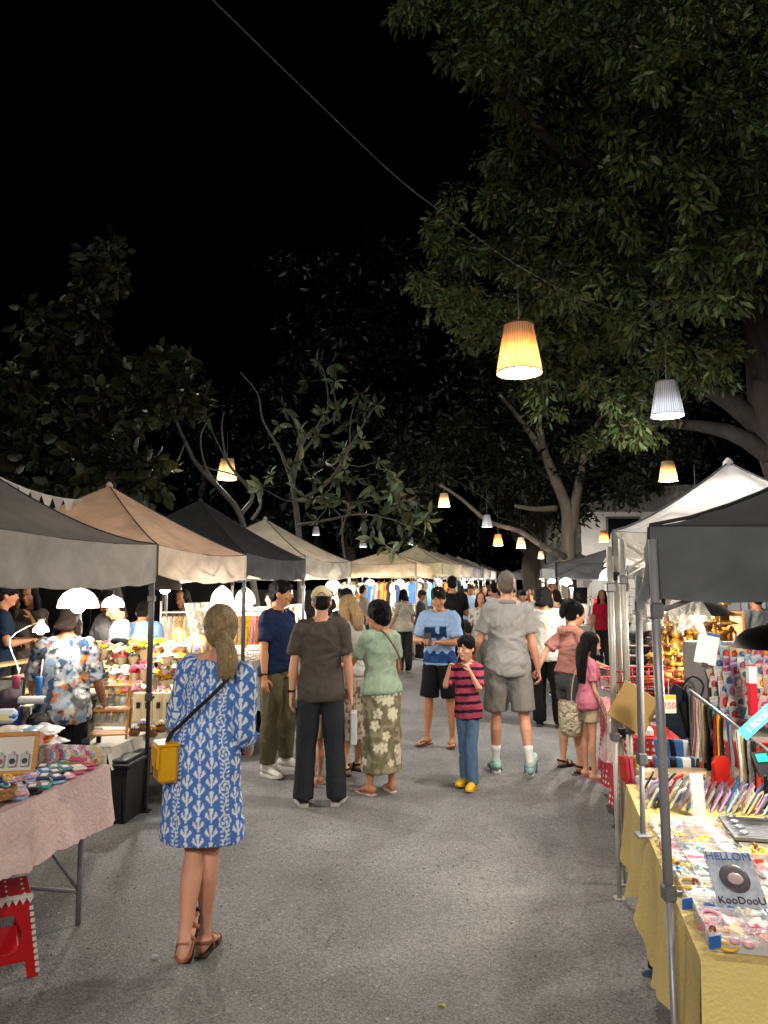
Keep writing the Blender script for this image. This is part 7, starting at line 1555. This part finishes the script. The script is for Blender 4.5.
# kraft board and navy tote
t = thing('kraft_board', 'tan kraft board hung cornerwise behind the near posts', 'board', rr(634, 708, 4.1), R(-8), None, R(-14), R(32)); m = MB(); m.box((0, 0, 0), (.215, .012, .215), bev=.003); m.build('board', M('a88a52', rough=.7, var=.06), t); m = MB(); m.tube([V((-.10, 0, .10)), V((0, 0, .24)), V((.1, 0, .10))], .002, 4); m.build('string', M('4a4036'), t)
t = thing('tote_bag', 'dark navy felt tote hung cornerwise right of the price tag', 'bag', rr(680, 712, 4.0), R(5), None, R(-10), R(38)); m = MB(); m.box((0, 0, 0), (.20, .03, .22), bev=.01); m.build('bag_body', M('17222e', rough=.9, bump=1, bs=60), t); m = MB(); m.tube([V((-.06, 0, .10)), V((-.04, 0, .2)), V((.04, 0, .2)), V((.06, 0, .10))], .006, 6, 3); m.build('handle', M('121820'), t)
t = thing('tote_bag', 'black felt bag hanging behind the pale straps', 'bag', rr(700, 735, 3.95), R(-10), None, 0, R(-12)); m = MB(); m.box((0, 0, 0), (.12, .03, .36), bev=.01); m.build('bag_body', M('101214', rough=.9), t); m = MB(); m.tube([V((-.03, 0, .18)), V((0, 0, .26)), V((.03, 0, .18))], .005, 6, 3); m.build('handle', M('101214'), t)
t = thing('price_tag', 'yellow topped price tag reading 250 beside the navy tote', 'price tag', rr(669, 704, 3.6), 0)
m = MB(); m.box((0, 0, 0), (.066, .004, .085), bev=.001); m.build('card', M('d9c7b4', rough=.5), t); m = MB(); m.box((0, -.003, .032), (.062, .002, .02)); m.build('band', M('d8a52c', rough=.5), t); text('250', .042, M('c01c24', rough=.5), t, (0, -.0025, -.008), (R(90), 0, 0)); m = MB(); m.tube([V((0, 0, .04)), V((0, 0, .12))], .0015, 4); m.build('string', M('c9c9c9'), t)
t = thing('white_card', 'white notice card with a blue header clipped above the straps', 'card', rr(707, 648, 3.6), R(-4), None, 0, R(12)); m = MB(); m.box((0, 0, 0), (.10, .004, .15), bev=.001); m.build('card', M('c9c9cc', rough=.4), t); m = MB(); m.box((0, -.003, .066), (.098, .002, .014)); m.build('header', M('24407c', rough=.5), t); m = MB(); m.box((0, -.004, -.08), (.03, .014, .02), bev=.003); m.build('clip', M('1a1a1a', rough=.4), t)
t = thing('blue_sign', 'slanted light blue sign strip at the right edge', 'sign', rr(757, 722, 3.0), R(-5), None, 0, R(-42)); m = MB(); m.box((0, 0, 0), (.16, .005, .05), bev=.001); m.build('card', M('2f86b8', rough=.5), t); text('1 SOOS', .032, M('d6e4ec', rough=.5), t, (0, -.0035, 0), (R(90), 0, 0))
t = thing('green_card', 'small bright green card on black packs at the right edge', 'card', rr(762, 758, 2.9), .3, None, -.5); m = MB(); m.box((0, 0, 0), (.05, .004, .03), bev=.001); m.build('card', M('14a06c', rough=.4), t); m = MB(); m.box((0, .006, -.02), (.08, .006, .09)); m.build('backing', M('17181a', rough=.4), t)
t = thing('red_pouch', 'bright red pouch hanging low between the dark straps', 'pouch', rr(721, 770, 3.4), R(20)); m = MB(); m.prism([(-.035, -.05), (.035, -.05), (.045, .03), (.02, .06), (-.02, .06), (-.045, .03)], .02); m.build('pouch_body', M('a81f16', rough=.5), t); m = MB(); m.tube([V((0, 0, .06)), V((0, 0, .14))], .003, 4); m.build('cord', M('191919'), t)
# packaged goods wall at the right
for i in range(88):
    c = rnd.choice(['8fb8d0', 'e6e2da', 'd9a0ac', 'e6e2da', 'd8c9b8', 'a58bc0', 'e6e2da', 'd9a0ac', 'c7b08a', 'c25a78', '8fb8d0'])
    def blis(): m = MB(); m.box((0, 0, 0), (.085, .006, .11), bev=.003); m.ball((0, -.008, -.01), (.026, .014, .032), 10, 7, mi=1); m.box((0, -.004, .043), (.07, .003, .014), mi=2); return m
    c2 = rnd.choice(['3f6ea8', 'c25a78', 'd8a62a', '3c8a86', 'e6e2da', 'c2352f'])
    item('blis' + c + c2, 'blister_pack', blis, [M(c, rough=.3, var=.15, vs=30), M(c2, rough=.3, var=.3, vs=50), M('c9c4c0', rough=.5)], rr(710 + (i % 11) * 8 + (i // 11) * 1.5, 652 + (i // 11) * 10 + rnd.uniform(-3, 3), 4.3 - (i % 11) * .06 - (i // 11) * .035), rnd.uniform(-.6, .35), '%s packet with a %s toy, %s across, row %d at the right edge' % (CN[c], CN[c2], ORD[i % 11], i // 11 + 1), 'packet', 'toy packets at the right edge', (rnd.uniform(-.35, .1), rnd.uniform(-.3, .3)), rnd.uniform(.5, .85))
t = thing('red_box', 'tall red and white box among the toy packets', 'box', rr(752, 690, 3.5)); m = MB(); m.box((0, 0, 0), (.034, .034, .23), bev=.003); m.build('box_body', M('b0182c', rough=.4), t); m = MB(); m.box((0, -.001, .07), (.036, .036, .08), bev=.003); m.build('white_end', M('cfc8c8', rough=.4), t)
t = thing('goods_shelf', 'sloping backing shelf that carries the toy packets at the right edge', 'shelf', rr(760, 745, 3.6)); m = MB(); m.box((.30, .35, 0.0), (.9, .5, .02), Matrix.Rotation(R(-10), 3, 'Z')); m.build('shelf_board', M('b9b2a8', rough=.7), t); m = MB(); m.box((.40, .62, .22), (.95, .02, .42), Matrix.Rotation(R(-10), 3, 'Z')); m.build('back_panel', M('8c8a8c', rough=.7, var=.2), t)
for sx in (-.05, .6): m = MB(); m.box((sx, .4, -.42), (.03, .03, .92)); m.build('leg', METALD, t)
# --- right: second stall, gold figurines, red cloth
frS = Fr((1.46, 4.72), (.21, .978), (.978, -.21))
def pol():
    m = bpy.data.materials.new('polka'); m.use_nodes = True; N = m.node_tree.nodes; L = m.node_tree.links; b = N['Principled BSDF']; b.inputs['Roughness'].default_value = .8
    tc = N.new('ShaderNodeTexCoord'); vo = N.new('ShaderNodeTexVoronoi'); vo.inputs['Scale'].default_value = 26; vo.inputs['Randomness'].default_value = 0; L.new(tc.outputs['Object'], vo.inputs['Vector'])
    r = N.new('ShaderNodeValToRGB'); r.color_ramp.interpolation = 'CONSTANT'; r.color_ramp.elements[0].color = lin('d8ccc8'); r.color_ramp.elements[1].position = .3; r.color_ramp.elements[1].color = lin('a8202c'); L.new(vo.outputs['Distance'], r.inputs[0]); L.new(r.outputs[0], b.inputs['Base Color']); return m
table('long second table on the right under the red dotted cloth', frS, 1.7, 1.1, .75, 'red tablecloth with white dots on the second right table', pol(), .52, 8, METALD, wave=.03)
GOLD = [M('b98a34', rough=.35, metal=.55, var=.3, vs=30), M('5a3418', rough=.5, var=.2, vs=30), M('d0b060', rough=.3, metal=.5)]
def fig(kd):
    m = MB()
    if kd == 0:      # tiered pagoda
        z = 0
        for k in range(4): r = .045 - k * .009; m.lathe([(r * .6, z), (r * .6, z + .022), (r * 1.25, z + .024), (r * .5, z + .038)], n=8, mi=k % 2); z += .036
        m.tube([V((0, 0, z)), V((0, 0, z + .04))], [(.006, .006), (.001, .001)], 6, mi=2)
    elif kd == 1:    # seated figure
        m.ball((0, 0, .02), (.045, .035, .02), 12, 8, 1); m.ball((0, 0, .055), (.026, .02, .035), 12, 8); m.ball((0, 0, .10), (.015, .015, .018), 10, 8); m.tube([V((-.026, 0, .07)), V((-.03, -.02, .045)), V((0, -.03, .035))], .007, 6, 2); m.tube([V((.026, 0, .07)), V((.03, -.02, .045)), V((0, -.03, .035))], .007, 6, 2); m.tube([V((0, 0, .115)), V((0, 0, .14))], [(.008, .008), (.001, .001)], 6, mi=2)
    elif kd == 2:    # elephant
        m.ball((0, 0, .045), (.042, .026, .028), 12, 8); m.ball((.045, 0, .06), (.02, .018, .02), 10, 8); m.tube([V((.06, 0, .06)), V((.075, 0, .04)), V((.072, 0, .015))], [(.008, .008), (.006, .006), (.004, .004)], 6, 2)
        for x in (-.025, .025):
            for y in (-.014, .014): m.tube([V((x, y, .04)), V((x, y, 0))], .009, 6)
        m.ball((.04, -.02, .062), (.014, .004, .018), 8, 6, 1)
    else:            # little boat with roof
        m.loft([V((-.06, 0, .03)), V((-.04, 0, .015)), V((.04, 0, .015)), V((.065, 0, .035))], [(.004, .004), (.02, .014), (.02, .014), (.003, .003)], (0, 1, 0), 10, 2, mi=1); m.box((0, 0, .04), (.04, .022, .022)); m.loft([V((-.03, 0, .056)), V((.03, 0, .056))], [(.018, .010)] * 2, (0, 1, 0), 10, mi=2); m.tube([V((0, 0, .05)), V((0, 0, .11))], .003, 5)
    return m
FN = ['tiered pagoda', 'seated figure', 'elephant', 'little boat']
for i in range(66):
    kd = (i * 7 + i // 11) % 4; r_ = i // 11; q = i % 11
    item('fig%d' % kd, 'gold_figurine', lambda: fig(kd), GOLD, P(655 + q * 6.1 + r_ * 1.5, 678 - r_ * 11, 4.75 + r_ * .13) + V((0, 0, -.05)), rnd.uniform(-.6, .6), 'gold %s figurine, %s from the post in the %s tier up' % (FN[kd], ORD[q], ORD[r_]), 'figurine', 'gold figurines under the dark lamp shade', scale=1.35 if i % 5 else 1.9)
t = thing('figurine_stand', 'tiered brown stand carrying the gold figurines', 'stand', P(690, 700, 4.85), R(-6))
for k in range(6): m = MB(); m.box((0, .13 * k, -.02 + .06 * k), (.56, .135, .02)); m.build('step_board', M('4a3020', rough=.6, var=.2), t)
for sx in (-.28, .28): m = MB(); m.box((sx, .35, .0), (.02, .75, .12)); m.build('side_panel', M('3a2618', rough=.6), t)
pframe('golden wooden picture frame behind the figurines', P(733, 640, 5.6), R(-10), .17, .2, '7a5230', 'b9a078', -.2)
pframe('slanted gold frame beside the golden wooden one', P(716, 645, 5.5), R(-30), .2, .14, 'a8803c', '8a6a34', -.3)
t = thing('wire_grid', 'black wire grid hung with small bags at the back of the second right stall', 'wire grid', P(675, 640, 6.1)); m = MB()
for k in range(14): m.tube([V((-.42 + k * .065, 0, -.2)), V((-.42 + k * .065, 0, .42))], .004, 4)
for k in range(10): m.tube([V((-.42, 0, -.2 + k * .068)), V((.43, 0, -.2 + k * .068))], .004, 4)
m.build('wire', M('1c1c1e', rough=.4), t)
for i in range(24):
    c = ['1d1d1f', 'e6e2da', '8c8c8c', '2b3c5c', '1d1d1f', 'd9a0ac'][i % 6]
    def pouch(): m = MB(); m.box((0, 0, -.04), (.07, .025, .07), bev=.01); m.tube([V((-.025, 0, -.01)), V((0, 0, .03)), V((.025, 0, -.01))], .003, 5, 2, mi=1); return m
    item('pou' + c, 'small_pouch', pouch, [M(c, rough=.6, var=.2, vs=20), M('2a2a2a')], P(650 + (i % 8) * 8.5, 608 + (i // 8) * 14, 6.02), rnd.uniform(-.3, .3), '%s small pouch, %s across in the %s row of the black wire grid' % (CN[c], ORD[i % 8], ['top', 'middle', 'bottom'][i // 8]), 'pouch', 'pouches on the black wire grid')
for i in range(10):
    c = ['e6e2da', 'c2352f', '1d1d1f', 'd8c9b8', 'c2352f'][i % 5]; item('bxs' + c, 'goods_box', bx_m((.13, .11, .04), .004), M(c, rough=.5, var=.2, vs=14), frS(.12 + i * .15, .14 + .1 * (i % 2), .757), frS.ang + .2 * (i % 3), '%s flat box, %s from the near end of the red dotted cloth' % (CN[c], ORD[i]), 'box', 'boxes on the red dotted cloth')
t = thing('wire_basket', 'red wire basket standing behind the kraft board', 'basket', P(640, 690, 4.5)); m = MB()
for k in range(9): m.tube([V((-.2 + k * .05, -.12, 0)), V((-.2 + k * .05, -.13, .12))], .003, 4); m.tube([V((-.2 + k * .05, .12, 0)), V((-.2 + k * .05, .13, .12))], .003, 4)
for z in (0, .06, .12): m.tube([V((-.2, -.125, z)), V((.2, -.125, z)), V((.2, .125, z)), V((-.2, .125, z)), V((-.2, -.125, z))], .005, 5)
m.build('wire', M('b01c2c', rough=.4), t)
# far right stall with a white table
frT = Fr((gx(557, 15.4), 15.3), (1, -.1), (.1, 1)); table('white topped table of the red shirted vendor', frT, 1.9, .8, .88, 'white cloth on the table of the red shirted vendor', CW, .6, 2, METALD)
for i in range(14):
    c = ['e6e2da', 'd8c9b8', '8c8c8c', '1d1d1f', 'd9a0ac'][i % 5]; item('toyT' + c, 'plush_toy', toy, [M(c, rough=.85), M('2a2422')], frT(.1 + i * .13, .15 + .25 * (i % 2), .89), rnd.uniform(-.5, .5), '%s plush toy, %s along the table of the red shirted vendor' % (CN[c], ORD[i]), 'plush toy', 'plush toys on the white topped table', scale=1.5)
for i in range(6): c, n_ = [('8c8c8c', 'grey'), ('1d1d1f', 'black'), ('d9a0ac', 'pink'), ('e6e2da', 'white'), ('8c8c8c', 'mid grey'), ('c2352f', 'red')][i]; hung('%s garment hanging %s at the back of the dark grey tent' % (n_, ORD[i]), P(562 + i * 7, 596, 17.2), .3, .6, c, rnd.uniform(-.7, .7))
t = thing('black_box_speaker', 'small black speaker box on a pole under the dark grey tent', 'speaker', P(579, 604, 16)); m = MB(); m.box((0, 0, .18), (.3, .25, .34), bev=.01); m.build('speaker_box', M('101012', rough=.5), t); m = MB(); m.tube([V((0, 0, 0)), V((0, 0, -1.25))], .02, 8); m.build('pole', METALD, t); m = MB(); m.loft([V((0, -.126, .2)), V((0, -.13, .2))], [(.1, .1)] * 2, (1, 0, 0), 20); m.build('cone', M('2a2a2c', rough=.7), t)
# grey shopping bags hung on the white posts
sheet('crumpled dark net bag tied to the white posts', (1.30, 4.6, 1.02), (1.42, 4.5, 1.02), .35, .03, 11, .6)
# --- red folding stool
sx0 = GZ(38, 975, 0); t = thing('folding_stool', 'red folding plastic step stool with a white zigzag edge at the left edge', 'stool', (sx0.x - .15 * 1.32 * .87 - .1 * 1.32 * .5, sx0.y - .15 * 1.32 * .5 + .1 * 1.32 * .87, 0), R(30)); t.scale = (1.32, 1.32, 1.32)
RED = M('b8121c', rough=.35, spec=.5); WT = M('d8d2cc', rough=.4)
m = MB()
out = [(-.145, 0), (-.115, 0), (-.10, .045), (.10, .045), (.115, 0), (.145, 0), (.105, .235), (-.105, .235)]
# front and rear frames with an opening
def frame(y, name):
    m = MB(); L_ = [(-.150, 0), (-.118, 0), (-.108, .055), (.108, .055), (.118, 0), (.150, 0), (.118, .24), (-.118, .24)]
    hole = [(-.06 + 0, .10), (.06, .10), (.075, .15), (.05, .19), (-.05, .19), (-.075, .15)]
    # ring of quads between outline and opening
    segs = [((-.150, 0), (-.118, 0), (-.108, .055), (-.140, .055))]; vs = []; fs = []
    def quad(a, b, c, d):
        o_ = len(vs); 
        for yy in (y - .006, y + .006): vs.extend([V((p[0], yy, p[1])) for p in (a, b, c, d)])
        fs.extend([(o_, o_ + 1, o_ + 2, o_ + 3), (o_ + 7, o_ + 6, o_ + 5, o_ + 4)] + [(o_ + i, o_ + 4 + i, o_ + 4 + (i + 1) % 4, o_ + (i + 1) % 4) for i in range(4)])
    quad((-.150, 0), (-.118, 0), (-.108, .055), (-.141, .055)); quad((.118, 0), (.150, 0), (.141, .055), (.108, .055))
    quad((-.141, .055), (.141, .055), (.085, .085), (-.085, .085)); quad((-.141, .055), (-.085, .085), (-.095, .15), (-.128, .16)); quad((.085, .085), (.141, .055), (.128, .16), (.095, .15))
    quad((-.128, .16), (-.095, .15), (-.07, .205), (-.118, .24)); quad((.095, .15), (.128, .16), (.118, .24), (.07, .205)); quad((-.07, .205), (.07, .205), (.118, .24), (-.118, .24))
    m.add(vs, fs, 0, False); return m.build(name, RED, t)
frame(-.10, 'side_frame'); frame(.10, 'side_frame')
m = MB(); m.box((0, 0, .247), (.25, .215, .014), bev=.004); m.build('seat', RED, t)
m = MB()
for k in range(12): x = -.115 + k * .021; m.prism([(x - .0105, .2555), (x, .236), (x + .0105, .2555)], .004, Matrix.Translation((0, -.1095, 0)))
m.box((0, -.1, .2575), (.25, .03, .006), bev=.002)
for k in range(11): z = .02 + k * .02; x = .150 - (z / .24) * .032; m.box((x, -.1075, z), (.012, .004, .011)); m.box((-x, -.1075, z), (.012, .004, .011))
m.build('zigzag_edge', WT, t)
m = MB(); m.box((0, 0, .075), (.19, .19, .008), Matrix.Rotation(R(12), 3, 'X'), bev=.003); m.build('fold_panel', RED, t)
m = MB()
for k in range(20): m.ball((-.1 + (k % 5) * .05, -.07 + (k // 5) * .047, .256), (.005, .005, .003), 6, 4)
m.build('grip_dots', WT, t)
# --- litter
blob('stone', 'small pale stone on the asphalt left of the heel of the blue dressed woman', 'stone', GZ(154, 959) + V((0, 0, .008)), (.016, .013, .011), M('9a9690', rough=.8), 2)
def litter(name, label, px, py, c, s_, seed, cat):
    m = MB(); p = GZ(px, py); r2 = random.Random(seed); n = 7
    pts = [V((s_ * (.6 + .5 * r2.random()) * math.cos(2 * math.pi * k / n), s_ * .6 * (.6 + .5 * r2.random()) * math.sin(2 * math.pi * k / n), .002 + .012 * r2.random())) for k in range(n)]
    vs = pts + [q + V((0, 0, -.002)) for q in pts] + [V((0, 0, .01)), V((0, 0, .007))]
    m.add(vs, [(k, (k + 1) % n, 2 * n) for k in range(n)] + [((k + 1) % n + n, k + n, 2 * n + 1) for k in range(n)] + [(k, k + n, (k + 1) % n + n, (k + 1) % n) for k in range(n)], sm=False)
    o = m.build(name, M(c, rough=.7), None, p + V((0, 0, .002))); tag(o, label, cat)
litter('fallen_leaf', 'small yellow leaf on the asphalt near the bottom edge', 442, 1007, 'a89a30', .022, 1, 'leaf')
litter('paper_scrap', 'dark blue paper scrap beside the yellow table', 650, 975, '1a3a6a', .045, 2, 'paper scrap')
litter('fallen_leaf', 'dry brown leaf behind the tall grey haired man', 537, 772, '7a6a3a', .03, 3, 'leaf')
litter('fallen_leaf', 'pale leaf fragment on the lane below the man in the cream cap', 370, 868, '8a8470', .014, 4, 'leaf')
pg = MB(); r2 = random.Random(9)
for k in range(900):
    y = r2.uniform(2.2, 7); x = r2.uniform(-1.6, 1.6); s_ = r2.uniform(.002, .006)
    pg.ball((x, y, s_ * .4), (s_, s_ * r2.uniform(.6, 1), s_ * .7), 5, 4)
o = pg.build('loose_grit', M('6f6b66', rough=.85, var=.3, vs=3)); kind(o, 'stuff')
# lamps under the canopies
dome_lamp('big glowing white dome lamp under the nearest grey canopy', P(78, 608, 5.2), .135, GLOW, 6, cord=.3)
dome_lamp('glaring lamp under a dark shade in the flower stall', P(165, 590, 7.0), .15, DARK, 36, col=(1, .95, .88), cold=True, cord=.25)
dome_lamp('ribbed white glowing lamp left above the crochet rack', P(222, 604, 8.6), .12, GLOW, 22, ribs=True, cord=.1)
dome_lamp('ribbed white glowing lamp right beside the dark post', P(245, 604, 8.7), .11, GLOW, 16, ribs=True, cord=.1)
dome_lamp('lamp under the black canopy of the third stall', P(283, 594, 9.4), .12, GLOWC, 26, cord=.2, cold=True)
dome_lamp('lamp under the cream canopy of the fourth stall', P(333, 588, 11.4), .12, GLOWC, 32, cord=.2, cold=True)
dome_lamp('nearest dark enamel lamp shade at the right edge', P(784, 648, 2.75), .17, DARK, 17, cord=.3, flat=.5)
dome_lamp('dark enamel lamp shade over the gold figurines', P(697, 615, 4.4), .17, DARK, 11, cord=.25, flat=.6)
dome_lamp('small white cone lamp behind the man in the floral shirt', P(113, 607, 7.6), .11, GLOWC, 8, cord=.3, cold=True)
for i, (px, py, d, wt, lb) in enumerate([(370, 584, 19.4, 40, 'left'), (400, 584, 19.4, 36, 'right'), (420, 583, 21.5, 40, None), (438, 582, 24, 45, None), (452, 581, 26.6, 50, None), (463, 581, 29, 50, None), (472, 580, 32, 55, None)]):
    dome_lamp(('bright lamp on the %s inside the first stall past the gap' % lb) if lb else 'bright lamp inside the %s stall of the far left row' % ORD[i - 1], P(px, py, d), .12, GLOWC, wt, cord=.3, cold=i % 2 == 0)
dome_lamp('glowing white lamp under the dark grey tent by the red shirted vendor', P(566, 584, 16.2), .14, GLOWC, 60, cord=.2, cold=True)
dome_lamp('lamp under the silver white canopy behind the plastic sheets', (2.3, 5.5, 2.12), .14, GLOWC, 42, cord=.3, cold=True)
dome_lamp('lamp deep in the stall behind the silver white one', (2.6, 8.6, 1.75), .14, GLOWC, 45, cord=.3, cold=True)
dome_lamp('lamp inside the mid grey tent under the pale trunk', P(552, 583, 21.6), .13, GLOWC, 50, cord=.2, cold=True)
sc.view_settings.exposure = 1.72
